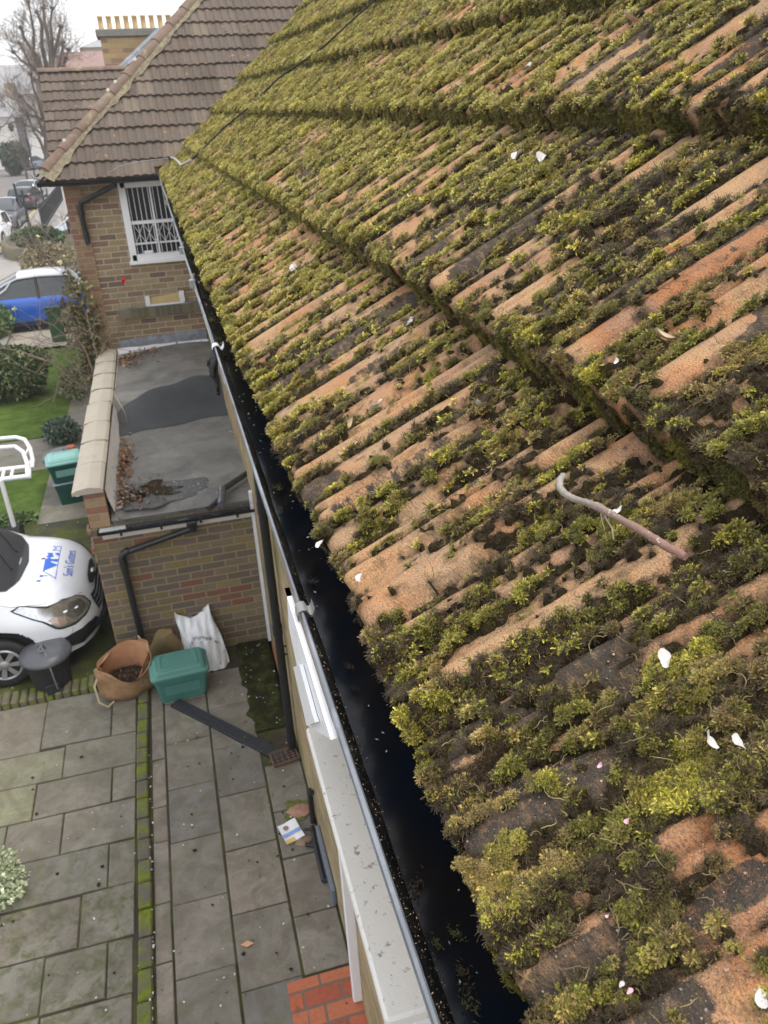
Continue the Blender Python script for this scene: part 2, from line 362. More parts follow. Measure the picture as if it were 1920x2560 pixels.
# mossy dividing kerb of brick on edge
t=NT('mossy_kerb'); v=t.uv(kind='Object'); c=t.mix(t.noise(30,4,.6,v),(.11,.10,.08),(.17,.15,.11))
f=t.ramp(t.noise(5.5,6,.65,v,.4),[(.44,(0,0,0)),(.58,(1,1,1))]); c=t.mix(f,c,t.mix(t.noise(26,5,.6,v),(.08,.10,.012),(.24,.29,.03))); t.bump(t.noise(35,6,.7,v),.9,.02); M['kerb']=t.fin(c,.9,.2)
mb=MB(); y=2.2
while y<6.9:
    L=random.uniform(.19,.24); x0=-.905+.01*math.sin(y*2); mb.bbox((x0,y+.006,-.03),(x0+.095,y+L-.006,.028+random.uniform(-.006,.006)),.012); y+=L
o=mb.build('kerb',M['kerb']); o['kind']='structure'
mb=MB(); x=-2.9
while x<-1.28:
    mb.bbox((x+.005,6.80+.02*(x+2),-.03),(x+.075,6.99+.02*(x+2),.07+random.uniform(-.01,.01)),.014); x+=.08
o=mb.build('edging',M['kerb']); tag(o,'mossy brick on edge kerb between patio and van','edging'); 
# red brick paving bottom
sheet('brick_paving',.03,.9,1.4,3.32,.006,M['brick_red'])
# rows behind: lawn etc
t=NT('lawn_grass'); v=t.uv(kind='Object'); c=t.ramp(t.noise(3,8,.7,v,.2),[(.25,(.05,.085,.016)),(.5,(.12,.20,.035)),(.75,(.21,.30,.06))]); c=t.mix(.5,c,t.mix(t.noise(60,4,.7,v),(.2,.2,.2),(.8,.8,.8)),'OVERLAY'); t.bump(t.noise(70,5,.8,v),1,.05); M['lawn']=t.fin(c,.9,.15)
sheet('lawn',-12,-2.25,14.6,21.2,.0,M['lawn'])
sheet('lawn_strip',-3.3,-2.1,11.2,13.0,-.002,M['lawn'])
M['slabgrey']=plain('path_concrete',(.20,.185,.15),.85,.2,3,bump=.4,dirt=((.07,.08,.03),2,.5,.75))
sheet('path',-12,-1.2,13.0,14.55,.004,M['slabgrey']); sheet('side_path',-2.25,-1.2,14.5,21,.006,M['slabgrey'])
sheet('yard_slabs',-2.3,-1.1,10.9,13.0,.003,M['slabgrey'])
M['drive']=plain('driveway_concrete',(.42,.38,.30),.85,.12,1.5,bump=.3,dirt=((.25,.22,.17),1.2,.5,.8))
sheet('driveway',-14,-1.2,21.4,27.5,.01,M['drive'])
t=NT('asphalt'); v=t.uv(kind='Object'); c=t.ramp(t.noise(1.2,8,.6,v),[(.3,(.15,.135,.125)),(.7,(.21,.19,.175))]); t.bump(t.noise(80,4,.7,v),.3,.01); M['asphalt']=t.fin(c,.8,.3)
M['pave']=plain('pavement_slabs',(.30,.28,.26),.85,.12,2,bump=.2)
# ---- road runs away to the left of the houses
kx=lambda y: np.interp(y,[20,38,46,62,90,130,170,400],[-6.0,-6.75,-6.9,-7.35,-9.6,-14.5,-24,-90])
terr('road',[(y,kx(y)-30-(y>100)*(y-100)*.3,kx(y)) for y in (5,20,38,46,62,90,130,170,300)],.02,M['asphalt'])
terr('pavement',[(y,kx(y),kx(y)+1.9) for y in (5,20,38,46,62,90,130,170)],.10,M['pave'])
mb=MB()
for i in range(40):
    y0=20+i*3.; y1=y0+2.98; mb.box((0,0,0),(0,0,0)) if 0 else None
    a,b=kx(y0),kx(y1); z0=rise(0,y0);z1=rise(0,y1)
    mb.add([(a-.14,y0,.02+z0),(a+.02,y0,.02+z0),(b+.02,y1,.02+z1),(b-.14,y1,.02+z1),(a-.14,y0,.14+z0),(a+.02,y0,.14+z0),(b+.02,y1,.14+z1),(b-.14,y1,.14+z1)],[(4,5,6,7),(0,4,7,3),(1,2,6,5),(0,1,5,4),(3,7,6,2)])
o=mb.build('road_kerb',M['pave']); o['kind']='structure'
mb=MB()
for i in range(38):
    y0=20+i*3.;y1=y0+3; a,b=kx(y0)-.32,kx(y1)-.32; mb.add([(a-.12,y0,.026+rise(0,y0)),(a,y0,.026+rise(0,y0)),(b,y1,.026+rise(0,y1)),(b-.12,y1,.026+rise(0,y1))],[(0,1,2,3)])
o=mb.build('yellow_line',plain('yellow_paint',(.55,.42,.12),.8,.1,3)); o['kind']='structure'
# ============================================================ OUR HOUSE
EX,EZ=.198,CZ-.65
house=empty('brick_house',(1.5,5,0),'brick house under the orange tiled mossy roof with black lined gutter','house')
mb=MB(); mb.box((.47,1.0,0),(.75,12.4,4.05)); wall=mb.build('wall',M['brick_side'],house)
V0=[0,.46,1.08,1.70,2.42,3.1,3.8]
def yend(v): return 12.15+.66*v
def aang(Y): return np.radians(32+8*np.clip(Y,0,13)/13)
def surf(v,Y,h):
    a=aang(Y); h=h-.034; return np.stack([EX+v*np.cos(a)-h*np.sin(a),Y+0*v,EZ+v*np.sin(a)+h*np.cos(a)],-1)
P_=.207
VE=np.array(V0)
def _bp(f,c,w): d=np.abs(np.mod(f-c+.5,1)-.5)/w; return np.sqrt(np.clip(1-d**2.2,0,1))
def ribs(Y):
    f=np.mod(Y/P_,1); f=f+.02*(vn(Y*4,Y*0,6)-.5); return np.maximum(_bp(f,.30,.16),np.maximum(_bp(f,.775,.075),_bp(f,.925,.075)))
def roll(Y):
    f=np.mod(Y/P_,1); f=f+.02*(vn(Y*4,Y*0,6)-.5); return   .022*_bp(f,.30,.16)+.016*np.maximum(_bp(f,.775,.070),_bp(f,.925,.070))-.008*np.exp(-((f-.85)/.02)**2)+.004*_bp(f,.53,.12)
def tjit(Y,ci,sd): return _h(np.floor(Y/(2*P_)).astype(np.int64),(ci+0*np.floor(Y)).astype(np.int64),sd)
def edgev(Y,ci): return VE[ci]+(tjit(Y,ci,11)-.5)*.014+.006*(fbm(Y*22,Y*0+ci,3,4)-.5)
def tileh(v,Y,ci):
    t=(v-VE[ci])/(VE[np.minimum(ci+1,6)]-VE[ci])
    return roll(Y)*(.75+.5*tjit(Y,ci,77))+.060*(1-t)+(tjit(Y,ci,12)-.5)*.010+.004*(fbm(Y*9,v*9,4,8)-.5)+.0022*(fbm(Y*60,v*60,3,18)-.5)
def vofh(v,Y):
    ci=np.clip(np.searchsorted(VE,v)-1,0,5); e=edgev(Y,ci); ci=np.where((v<e)&(ci>0),ci-1,ci); return tileh(v,Y,ci),ci
# bare patches seen in the photograph (roof coordinates), radii along slope / along eave
def onW(x,y,off=0.):
    r=ray(x,y); t=np.concatenate([np.linspace(.15,3,900),np.linspace(3,40,3000)])
    X=r[0]*t;Y=r[1]*t;Z=r[2]*t; g=(X-EX)*np.tan(aang(Y))-(Z+.65)+off/np.cos(aang(Y))
    s=np.nonzero(g[1:]*g[:-1]<0)[0]; k=s[0] if len(s) else 0; t=t[k]; Y=r[1]*t
    return float((r[0]*t-EX)/math.cos(float(aang(Y)))),float(Y)
bare=[]
for (x,y,lv,ly,g) in [(1215,745,.10,.05,0),(1370,640,.13,.04,0),(1540,570,.10,.035,.1),(1060,560,.11,.05,.1),(1000,480,.10,.05,.1),(1640,1010,.09,.035,0),(1780,930,.08,.03,0),(1530,880,.07,.02,0),
 (1820,1170,.05,.02,.0),(1700,340,.22,.05,.15),(1500,200,.25,.06,.2),(1800,120,.2,.06,.1),(1860,60,.2,.05,0),(1240,1640,.06,.035,0),(1000,1480,.03,.02,0),(880,1500,.07,.03,0),(940,1545,.06,.02,0),(860,1420,.06,.03,0),(1000,1450,.07,.02,.1),
 (830,1180,.12,.04,0),(1010,1200,.14,.05,.5),(1080,1040,.12,.04,.1),(1150,1240,.16,.03,.6),(790,1010,.13,.05,0),(870,960,.12,.04,.1),(960,900,.12,.05,.6),(1070,1290,.05,.04,0),(1330,1740,.05,.012,0),(1620,1500,.06,.015,0),(1600,1440,.05,.012,0),(1900,1580,.05,.02,0),
 (1330,2010,.05,.022,1),(1270,2140,.06,.02,1),(1420,1960,.04,.02,1),(1130,1890,.04,.02,1),(1540,1130,.05,.03,.3),(1050,1840,.03,.016,1),(1480,2430,.05,.022,1),(1400,2510,.05,.02,1),(1180,1930,.02,.015,1),(1740,2100,.03,.02,.2),(1850,2220,.05,.02,.9),(760,1340,.06,.02,.3),(1420,1090,.06,.03,.1),
 (700,460,.22,.09,.1),(820,330,.25,.08,.1),(640,620,.12,.1,.1),(1250,180,.3,.07,.2),(1120,250,.2,.07,.1),(1560,80,.28,.04,.3),(1350,350,.12,.04,.5),(940,640,.14,.05,.5),(1320,480,.12,.03,.8),(1180,900,.10,.03,.1),(1290,1010,.08,.03,0),(1870,420,.15,.05,.0),(1780,560,.1,.04,.3),(1890,760,.12,.03,0),(1750,720,.1,.02,.4)]:
    a=onW(x,y); bare.append((a[0],a[1],lv,ly,g))
bare=np.array(bare)
def barefn(v,Y):
    b=np.zeros_like(v+Y); g=np.zeros_like(b); wv=.35*(fbm(Y*14,v*10,3,33)-.5)
    for (bv,by,lv,ly,gg) in bare:
        ly=ly*.74;lv=lv*.95
        d=np.abs(((v-bv)/lv))**2.4+np.abs(((Y-by)/ly))**2.4
        e=np.clip(1.05-(d+wv*3.2),0,1); e=sst(e,0,.45); b=np.maximum(b,e); g=np.maximum(g,e*gg)
    return b,g
def mossf(v,Y,raw=False):     # 0..1 moss cover
    h,ci=vofh(v,Y); t=(v-VE[ci])/(VE[np.minimum(ci+1,6)]-VE[ci])
    far=sst(Y,1.0,4.5)
    n=.35*fbm(Y*7,v*2.4,4,21)+.30*fbm(Y*32,v*9,3,27)+.35*fbm(Y*105,v*65,2,29)
    onroll=ribs(Y)
    m=n+.105*np.exp(-(t*(VE[np.minimum(ci+1,6)]-VE[ci])/.035)**2)+.010*sst(t,.80,1.)-.105*onroll*(1+.8*far)+.040-.030*far-.012*np.exp(-(v/.05)**2)+.034*sst(.95-Y,0,.35)*(1+.9*onroll)
    b,g=barefn(v,Y)
    m=m-b*(.21-.05*far)
    if raw: return m
    return sst(m,.470,.545),b,g
# --- tile mesh
ys=[-.15]; 
while ys[-1]<15.: ys.append(ys[-1]+max(.0055,.0040*max(.6,abs(ys[-1]))+.0012*max(ys[-1]-1,0)))
ys=np.array(ys); Vt=[];Ft=[];UVt=[];off=0; tint=[]
for c in range(6):
    nv={0:70,1:70,2:50,3:40,4:26,5:20}[c]
    yy=ys[ys<yend(VE[c+1])+.12]
    s=np.linspace(0,1,nv)
    e=edgev(yy,np.full(yy.shape,c)); top=VE[c+1]+.06
    G_v=e[:,None]+(top-e[:,None])*s[None,:]; G_Y=np.repeat(yy[:,None],nv,1); ci=np.full(G_v.shape,c)
    hh=tileh(G_v,G_Y,ci); hh=hh-.008*np.exp(-((G_v-e[:,None])/.006)**2)
    # clip to the valley
    lim=yend(G_v); G_Y=np.minimum(G_Y,lim)
    Pm=surf(G_v,G_Y,hh)
    fr=[surf(e,np.minimum(yy,yend(e)),hh[:,0]-dd) if dd<.05 else surf(e+.02,np.minimum(yy,yend(e)),hh[:,0]*0-.004) for dd in (.058,.028,.012)]
    Pm=np.concatenate([fr[0][:,None],fr[1][:,None],fr[2][:,None],Pm],1); k=nv+3
    GV=np.concatenate([e[:,None]-.03,e[:,None]-.02,e[:,None]-.01,G_v],1); GY=np.concatenate([G_Y[:,:1]]*3+[G_Y],1)
    Vt.append(Pm.reshape(-1,3)); Ft.append(gq(len(yy),k)+off); off+=len(yy)*k; UVt.append(np.stack([GY,GV],-1).reshape(-1,2))
    b,g=barefn(GV,GY); tn=_h(np.floor(GY/(2*P_)).astype(np.int64),np.full(GY.shape,c),31)
    tint.append(np.stack([tn,np.maximum(g,np.where(b>.3,0,sst(fbm(GY*7,GV*3,3,41),.54,.66)*.8)),sst(mossf(np.maximum(GV,.001),GY,True),.405,.475)],-1).reshape(-1,3))
t=NT('sandy_concrete_tile'); v=t.uv(); A=t.attr('tint'); sp=t.n.new('ShaderNodeSeparateColor'); t.l.new(A,sp.inputs[0])
big=t.noise(5,6,.6,v,.3); 
c=t.ramp(big,[(.28,(.37,.14,.060)),(.42,(.44,.20,.09)),(.56,(.50,.29,.145)),(.74,(.38,.27,.175))])
c=t.mix(t.math('MULTIPLY',sp.outputs[0],.45),c,(.50,.34,.19))
# weathered tops go grey-tan with distance from the sandy patches
wn=t.ramp(t.noise(11,7,.65,v,.3),[(.42,(0,0,0)),(.62,(1,1,1))]); c=t.mix(t.math('MULTIPLY',wn,.45),c,(.30,.235,.175))
gr=t.noise(420,3,.65,v); c=t.mix(.75,c,t.ramp(gr,[(.3,(.22,.20,.19)),(.5,(.5,.5,.5)),(.72,(.74,.76,.78))]),'OVERLAY')
li=t.math('ADD',sp.outputs[1],t.math('MULTIPLY',t.math('SUBTRACT',t.noise(34,8,.8,v,.3),.5),2.0)); li=t.ramp(li,[(.44,(0,0,0)),(.56,(1,1,1))])
c=t.mix(t.math('MULTIPLY',li,t.ramp(t.noise(60,6,.7,v),[(.30,(.45,.45,.45)),(.52,(1,1,1))])),c,t.mix(gr,(.018,.015,.013),(.125,.105,.085)))
vo=t.voro(330,v); pe=t.ramp(vo,[(.14,(1,1,1)),(.24,(0,0,0))]); vc=t.voro(330,v,out='Color'); pc=t.ramp(vc,[(.2,(.22,.15,.10)),(.5,(.45,.30,.18)),(.8,(.52,.42,.32))])
keep=t.ramp(t.voro(330,v,out='Color'),[(.42,(0,0,0)),(.5,(1,1,1))]); c=t.mix(t.math('MULTIPLY',pe,t.math('MULTIPLY',keep,.8)),c,pc)
hl=t.math('MULTIPLY',sp.outputs[2],t.ramp(t.noise(55,7,.75,v),[(.38,(.15,.15,.15)),(.58,(1,1,1))])); c=t.mix(t.math('MULTIPLY',hl,.80),c,t.mix(gr,(.035,.026,.016),(.12,.095,.06)))
dk=t.ramp(t.noise(26,8,.75,v,.3),[(.54,(0,0,0)),(.66,(1,1,1))]); c=t.mix(t.math('MULTIPLY',dk,.55),c,(.13,.09,.06))
h=t.math('ADD',t.math('MULTIPLY',gr,1.0),t.math('MULTIPLY',pe,.9)); h=t.math('ADD',h,t.math('MULTIPLY',t.noise(40,4,.6,v),1.2)); h=t.math('ADD',h,t.math('MULTIPLY',t.noise(14,5,.6,v),1.)); t.bump(h,1,.0030)
M['tile']=t.fin(c,.95,.08)
roof=np_mesh('roof',np.concatenate(Vt),np.concatenate(Ft),M['tile'],uv=np.concatenate(UVt),cols={'tint':np.concatenate(tint)},parent=house)
# underlay so nothing is seen below the tiles
Pb=[[tuple(surf(np.array(vv),np.array(y),-.03)) for vv in np.linspace(.05,3.8,4)] for y in np.linspace(-.2,12.6,8)]
MB().grid(Pb).build('roof_underlay',M['rubber'],house)
# --- moss mat
ys2=[.12]
while ys2[-1]<14.9: ys2.append(ys2[-1]+max(.0035,.0042*ys2[-1]))
ys2=np.array(ys2); vs2=[-.02]
while vs2[-1]<3.7: vs2.append(vs2[-1]+max(.0038,.0075*vs2[-1]))
vs2=np.array(vs2); GY,GV=np.meshgrid(ys2,vs2,indexing='ij'); 
mo,b_,g_=mossf(np.maximum(GV,.0),GY); hb,_=vofh(np.maximum(GV,.001),GY)
mo=mo*sst(GV-edgev(GY,np.zeros(GY.shape,int)),-.001,.014)
lump=fbm(GY*34,GV*20,4,51); lum2=fbm(GY*95,GV*70,3,57)
thick=mo*(.0035+.017*lump**1.6+.006*lum2)
far=sst(GY,1.5,5); thick=thick*(1+.6*far)
hm=hb+thick-.0035*(1-mo)-.003
keepm=(mo>.16)
YE=yend(GV); Pm=surf(GV,np.minimum(GY,YE),hm)
q=gq(*GY.shape); kk=keepm.ravel()[q].any(1)&(GY.ravel()[q].min(1)<YE.ravel()[q].min(1)+.1); q=q[kk]
hue=fbm(GY*5,GV*4,4,61); dry=sst(fbm(GY*16,GV*9,4,71),.50,.66); yel=sst(fbm(GY*7,GV*4,3,81),.40,.60)
def mosscol(Y,V,rnd=0):
    hue=fbm(Y*6,V*5,4,61)+rnd*.3; dry=sst(fbm(Y*28,V*15,4,71)+rnd*.26,.46,.66); yel=sst(fbm(Y*19,V*11,3,81)+rnd*.30,.36,.66); dk=sst(fbm(Y*26,V*16,4,91)+rnd*.22,.55,.72)
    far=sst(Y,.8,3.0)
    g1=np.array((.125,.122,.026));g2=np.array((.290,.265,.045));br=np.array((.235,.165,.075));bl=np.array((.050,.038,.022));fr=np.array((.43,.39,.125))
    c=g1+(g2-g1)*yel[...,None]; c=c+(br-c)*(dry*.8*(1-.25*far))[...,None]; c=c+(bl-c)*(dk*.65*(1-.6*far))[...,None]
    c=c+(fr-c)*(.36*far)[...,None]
    return c*(.8+.45*hue)[...,None]
t=NT('moss_mat'); v=t.uv(); c=t.mix(.93,t.attr('col'),(.040,.028,.017)); c=t.mix(.8,c,t.mix(t.noise(120,5,.7,v),(.12,.12,.12),(.85,.85,.85)),'OVERLAY'); t.bump(t.noise(150,5,.75,v),1,.012); M['mossmat']=t.fin(c,.95,.1)
mat_o=np_mesh('moss_mat',Pm.reshape(-1,3),q,M['mossmat'],uv=np.stack([GY,GV],-1).reshape(-1,2),cols={'col':mosscol(GY,GV).reshape(-1,3)})
tag(mat_o,'thick matted moss growing in cushions over the orange roof tiles','moss',kind='stuff')
# --- moss shoots: small prototypes instanced on points
def scatter(name,pts,rot,scl,pid,col,protos,label,cat):
    me=bpy.data.meshes.new(name); n=len(pts); me.vertices.add(n); me.vertices.foreach_set('co',np.asarray(pts,np.float32).ravel())
    for nm,ty,key,d in (('rot','FLOAT_VECTOR','vector',rot),('scl','FLOAT_VECTOR','vector',scl),('pid','INT','value',pid)):
        a=me.attributes.new(nm,ty,'POINT'); a.data.foreach_set(key,np.asarray(d,np.int32 if ty=='INT' else np.float32).ravel())
    a=me.attributes.new('col','FLOAT_COLOR','POINT'); c4=np.ones((n,4),np.float32); c4[:,:3]=col; a.data.foreach_set('color',c4.ravel())
    o=bpy.data.objects.new(name,me); C.objects.link(o)
    pc=bpy.data.collections.new(name+'_kinds')
    for p in protos:
        for q in list(p.users_collection): q.objects.unlink(p)
        pc.objects.link(p)
    g=bpy.data.node_groups.new(name,'GeometryNodeTree'); g.interface.new_socket('Geometry',in_out='INPUT',socket_type='NodeSocketGeometry'); g.interface.new_socket('Geometry',in_out='OUTPUT',socket_type='NodeSocketGeometry')
    N=g.nodes; a=N.new('NodeGroupInput'); z=N.new('NodeGroupOutput'); ip=N.new('GeometryNodeInstanceOnPoints'); ci=N.new('GeometryNodeCollectionInfo')
    ci.inputs['Collection'].default_value=pc; ci.inputs['Separate Children'].default_value=True; ci.inputs['Reset Children'].default_value=True
    def na(nm,ty):
        q=N.new('GeometryNodeInputNamedAttribute'); q.data_type=ty; q.inputs['Name'].default_value=nm; return q.outputs[0]
    L=g.links; L.new(a.outputs[0],ip.inputs['Points']); L.new(ci.outputs[0],ip.inputs['Instance']); ip.inputs['Pick Instance'].default_value=True
    L.new(na('pid','INT'),ip.inputs['Instance Index']); L.new(na('rot','FLOAT_VECTOR'),ip.inputs['Rotation']); L.new(na('scl','FLOAT_VECTOR'),ip.inputs['Scale']); L.new(ip.outputs[0],z.inputs[0])
    md=o.modifiers.new('scatter','NODES'); md.node_group=g
    return tag(o,label,cat,kind='stuff')
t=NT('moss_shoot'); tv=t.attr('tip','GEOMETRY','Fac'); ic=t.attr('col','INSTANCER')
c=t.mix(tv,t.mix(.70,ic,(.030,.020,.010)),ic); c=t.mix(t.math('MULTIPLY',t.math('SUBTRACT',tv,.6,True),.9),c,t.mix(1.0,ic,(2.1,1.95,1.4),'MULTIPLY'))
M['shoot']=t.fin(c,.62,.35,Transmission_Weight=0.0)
rs=np.random.RandomState(3)
class PB:
    def __init__(s): s.v=[];s.f=[];s.t=[]
    def tri(s,a,b,c,ta,tb,tc): k=len(s.v); s.v+=[a,b,c]; s.f.append((k,k+1,k+2)); s.t+=[ta,tb,tc]
    def quad(s,a,b,c,d,ta,tb): s.tri(a,b,c,ta,ta,tb); s.tri(a,c,d,ta,tb,tb)
    def obj(s,name,mat=None):
        V=np.array(s.v);T=np.array(s.t); o=np_mesh(name,V,np.array(s.f),mat or M['shoot'],smooth=False)
        a=o.data.attributes.new('tip','FLOAT','POINT'); a.data.foreach_set('value',T.astype(np.float32)); return o
def strand(pb,p,d,L,nseg,lw,up=.3,t0=.0,t1=1.,leaf=True,w=.00022,droop=-.25):
    d=d/np.linalg.norm(d); pts=[p]; dd=d.copy()
    for i in range(nseg):
        dd=dd+rs.randn(3)*.22+np.array([0,0,droop*.12+up*.10*(i>nseg*.5)]); dd/=np.linalg.norm(dd); pts.append(pts[-1]+dd*L/nseg)
    for i in range(nseg):
        a,b=pts[i],pts[i+1]; ax=(b-a); ax/=np.linalg.norm(ax)+1e-9; s=np.cross(ax,[0,0,1.]); s/=np.linalg.norm(s)+1e-9; n_=np.cross(s,ax)
        ta=t0+(t1-t0)*i/nseg; tb=t0+(t1-t0)*(i+1)/nseg
        pb.quad(a-s*w,a+s*w,b+s*w,b-s*w,ta,tb)
        if leaf:
            for k in range(2):
                q=a+(b-a)*k*.5
                for sg in (-1,1):
                    l=lw*(1.-.35*i/nseg)*rs.uniform(.7,1.2); tip=q+s*sg*l*rs.uniform(.5,.85)+ax*l*rs.uniform(.6,1.)+n_*l*rs.uniform(.0,.5)
                    wv=ax*l*.30+n_*l*.12
                    pb.tri(q-wv*.4,q+wv,tip,ta,ta,min(1,tb+.22))
    return pts
protos=[]
for i in range(5):   # feathery mats
    pb=PB()
    for k in range(22):
        a=rs.uniform(0,2*math.pi); r0=rs.uniform(0,.0042); p=np.array([math.cos(a)*r0,math.sin(a)*r0,-.001]); e=rs.uniform(.25,1.25)
        strand(pb,p,np.array([math.cos(a)*math.cos(e),math.sin(a)*math.cos(e),math.sin(e)]),rs.uniform(.0045,.0085),6,.0019)
    protos.append(pb.obj('moss_tuft'))
for i in range(3):   # cushion: many short star shoots
    pb=PB()
    for k in range(34):
        a=rs.uniform(0,2*math.pi); r0=math.sqrt(rs.uniform(0,1))*.007; hh=.0052*(1-(r0/.0078)**2)+.0006
        c0=np.array([math.cos(a)*r0,math.sin(a)*r0,hh]); out=np.array([math.cos(a)*r0*90,math.sin(a)*r0*90,1.]); out/=np.linalg.norm(out)
        sx=np.cross(out,[.3,.9,.1]); sx/=np.linalg.norm(sx); sy=np.cross(out,sx); ph=rs.uniform(0,6)
        for j in range(6):
            q=ph+j*1.047; dr=sx*math.cos(q)+sy*math.sin(q); pr=-sx*math.sin(q)+sy*math.cos(q); l=rs.uniform(.0013,.0021)
            pb.tri(c0-out*.0009+pr*l*.22,c0-out*.0009-pr*l*.22,c0+dr*l*.8+out*l*.75,.35,.35,1.)
    protos.append(pb.obj('moss_tuft'))
for i in range(3):   # dead tangles
    pb=PB()
    for k in range(12):
        a=rs.uniform(0,2*math.pi); p=np.array([rs.uniform(-.004,.004),rs.uniform(-.004,.004),.0])
        strand(pb,p,np.array([math.cos(a),math.sin(a),rs.uniform(.1,.7)]),rs.uniform(.006,.013),7,.0011,leaf=(k%3!=0),t0=.2,t1=.75,w=.00030,droop=-.8)
    protos.append(pb.obj('moss_tuft'))
for i in range(3):   # coarse pale-tipped shoots
    pb=PB()
    for k in range(9):
        a=rs.uniform(0,2*math.pi); e=rs.uniform(.3,1.1); strand(pb,np.array([0,0,0.])+rs.randn(3)*.001,np.array([math.cos(a)*math.cos(e),math.sin(a)*math.cos(e),math.sin(e)]),rs.uniform(.006,.0105),5,.0028,t1=1.1,w=.0004)
    protos.append(pb.obj('moss_tuft'))
for i in range(3):   # far lumps: short chunky
    pb=PB()
    for k in range(46):
        a=rs.uniform(0,2*math.pi); r0=math.sqrt(rs.uniform(0,1))*.0085; c0=np.array([math.cos(a)*r0,math.sin(a)*r0,.006*(1-(r0/.0095)**2)*rs.uniform(.5,1.15)])
        dr=np.array([math.cos(a)+rs.randn()*.7,math.sin(a)+rs.randn()*.7,rs.uniform(.3,1.4)]); dr/=np.linalg.norm(dr); s=np.cross(dr,rs.randn(3)); s/=np.linalg.norm(s); l=rs.uniform(.0025,.0045)
        pb.tri(c0-s*l*.33,c0+s*l*.33,c0+dr*l,.35,.35,1.)
    protos.append(pb.obj('moss_tuft'))
# sampling: density falls with distance from the eye, tuft size grows
def sample(n,ymin,ymax,seed,pw):
    q=np.random.RandomState(seed); u=q.rand(n); Y=(ymin**(1-pw)+u*(ymax**(1-pw)-ymin**(1-pw)))**(1/(1-pw))
    return Y,q
pts=[];rots=[];scs=[];pids=[];cols=[]
def emit(Y,V,q,kindsel,szf,thr=.35,mul=1.):
    mo,b,g=mossf(np.maximum(V,0),Y); fq=np.where(Y>2.5,.62,1.); cl=fbm(Y*62*fq,V*40*fq,3,131); ok=(mo>thr+.3*q.rand(len(Y))-.15)&(Y<yend(V))&(q.rand(len(Y))<.55+.55*sst(cl,.43,.56)); _,c0=vofh(np.maximum(V,.001),Y); gapd=VE[np.minimum(c0+1,6)]-V; ok&=~((gapd<.028)&(gapd>.0)&(q.rand(len(Y))<.85)); Y=Y[ok];V=V[ok];mo=mo[ok];cl=cl[ok]
    hb,ci_=vofh(np.maximum(V,.001),Y); lump=fbm(Y*34,V*20,4,51); lum2=fbm(Y*95,V*70,3,57); far=sst(Y,1.5,5)
    hm=hb+.006*sst(cl,.45,.65)*(1+far)+mo*(.0035+.017*lump**1.6+.006*lum2)*(1+.6*far)-.0030
    P=surf(V,Y,hm); n=len(Y); a=aang(Y)
    dist=np.sqrt(P[:,0]**2+Y**2+(P[:,2]-CZ)**2); s=np.maximum(1,(dist/.8))**.66*szf*q.uniform(.7,1.3,n)*(.65+.5*mo)
    # tilt with the slope (about +Y by -a), lean outward, random spin
    spin=q.uniform(0,6.28,n); lean=q.randn(n)*.28
    rot=np.stack([lean,-a-.15+q.randn(n)*.28,spin*0],-1)
    # compose: spin about local z first then tilt
    R3=np.zeros((n,3))
    cz,sz=np.cos(spin),np.sin(spin); ty=rot[:,1]; cy,sy=np.cos(ty),np.sin(ty); cx,sx_=np.cos(lean),np.sin(lean)
    # Rm = Ry(ty) * Rx(lean) * Rz(spin)
    m00=cy*cz+sy*sx_*sz; m10=cx*sz; m20=-sy*cz+cy*sx_*sz; m21=sy*sz+cy*sx_*cz; m22=cy*cx
    R3[:,0]=np.arctan2(m21,m22); R3[:,1]=np.arcsin(np.clip(-m20,-1,1)); R3[:,2]=np.arctan2(m10,m00)
    pid=kindsel(Y,V,q,n,b[ok]); low=(cl+.05*q.randn(n)<.475); pid=np.where(low,8+q.randint(0,3,n),pid); s=np.where(low,s*.62,s); c=mosscol(Y,V,q.randn(n)*.45)*(.55+.95*sst(cl,.46,.62)+.45*q.rand(n)**2)[:,None]
    dead=(pid>=8)&(pid<11); c=np.where(dead[:,None],np.array((.15,.105,.052))*(.18+1.15*q.rand(n)**2.6)[:,None],c)
    co=(pid>=11)&(pid<14); c=np.where(co[:,None],c*1.25+np.array((.05,.055,.0)),c)
    pts.append(P);rots.append(R3);scs.append(np.repeat((s*mul)[:,None],3,1)*np.array((1.12,1.12,.68)));pids.append(pid);cols.append(c)
def ksel(Y,V,q,n,b):
    z=fbm(Y*9,V*6,3,101)+.12*q.randn(n); r=q.rand(n); p=q.randint(0,5,n)
    near=sst(.62-Y,0,.2)*.06
    p=np.where(z+near>.60,5+q.randint(0,3,n),p); p=np.where(fbm(Y*13,V*8,3,111)+.1*q.randn(n)>.60,8+q.randint(0,3,n),p); p=np.where(r<.15,11+q.randint(0,3,n),p); p=np.where((r>.955),8+q.randint(0,3,n),p)
    p=np.where(Y>1.9+q.rand(n)*1.6,14+q.randint(0,3,n),p); return p
NS=float(globals().get('MOSS',1.0))
Y,q=sample(int(230000*NS),.14,1.3,1,.9); V=q.rand(len(Y))*1.65*np.minimum(1,(.25+Y)); emit(Y,V,q,ksel,.62)
Y,q=sample(int(190000*NS),1.3,4.,2,1.3); V=q.rand(len(Y))**1.1*2.6; emit(Y,V,q,ksel,.66)
Y,q=sample(int(190000*NS),4.,14.8,3,1.5); V=q.rand(len(Y))*3.75; emit(Y,V,q,ksel,.62)
# fringe along course edges and eave
for c in range(5):
    for (a,b,n) in ((.14,1.5,9000),(1.5,14.5,9000)):
        Y,q=sample(int(n*(.7 if c else 1.)*NS),a,b,20+c,1.25); V=edgev(Y,np.full(Y.shape,c))+np.abs(q.randn(len(Y)))*.012-.008*(c>0); emit(Y,V,q,ksel,.62,thr=.32)
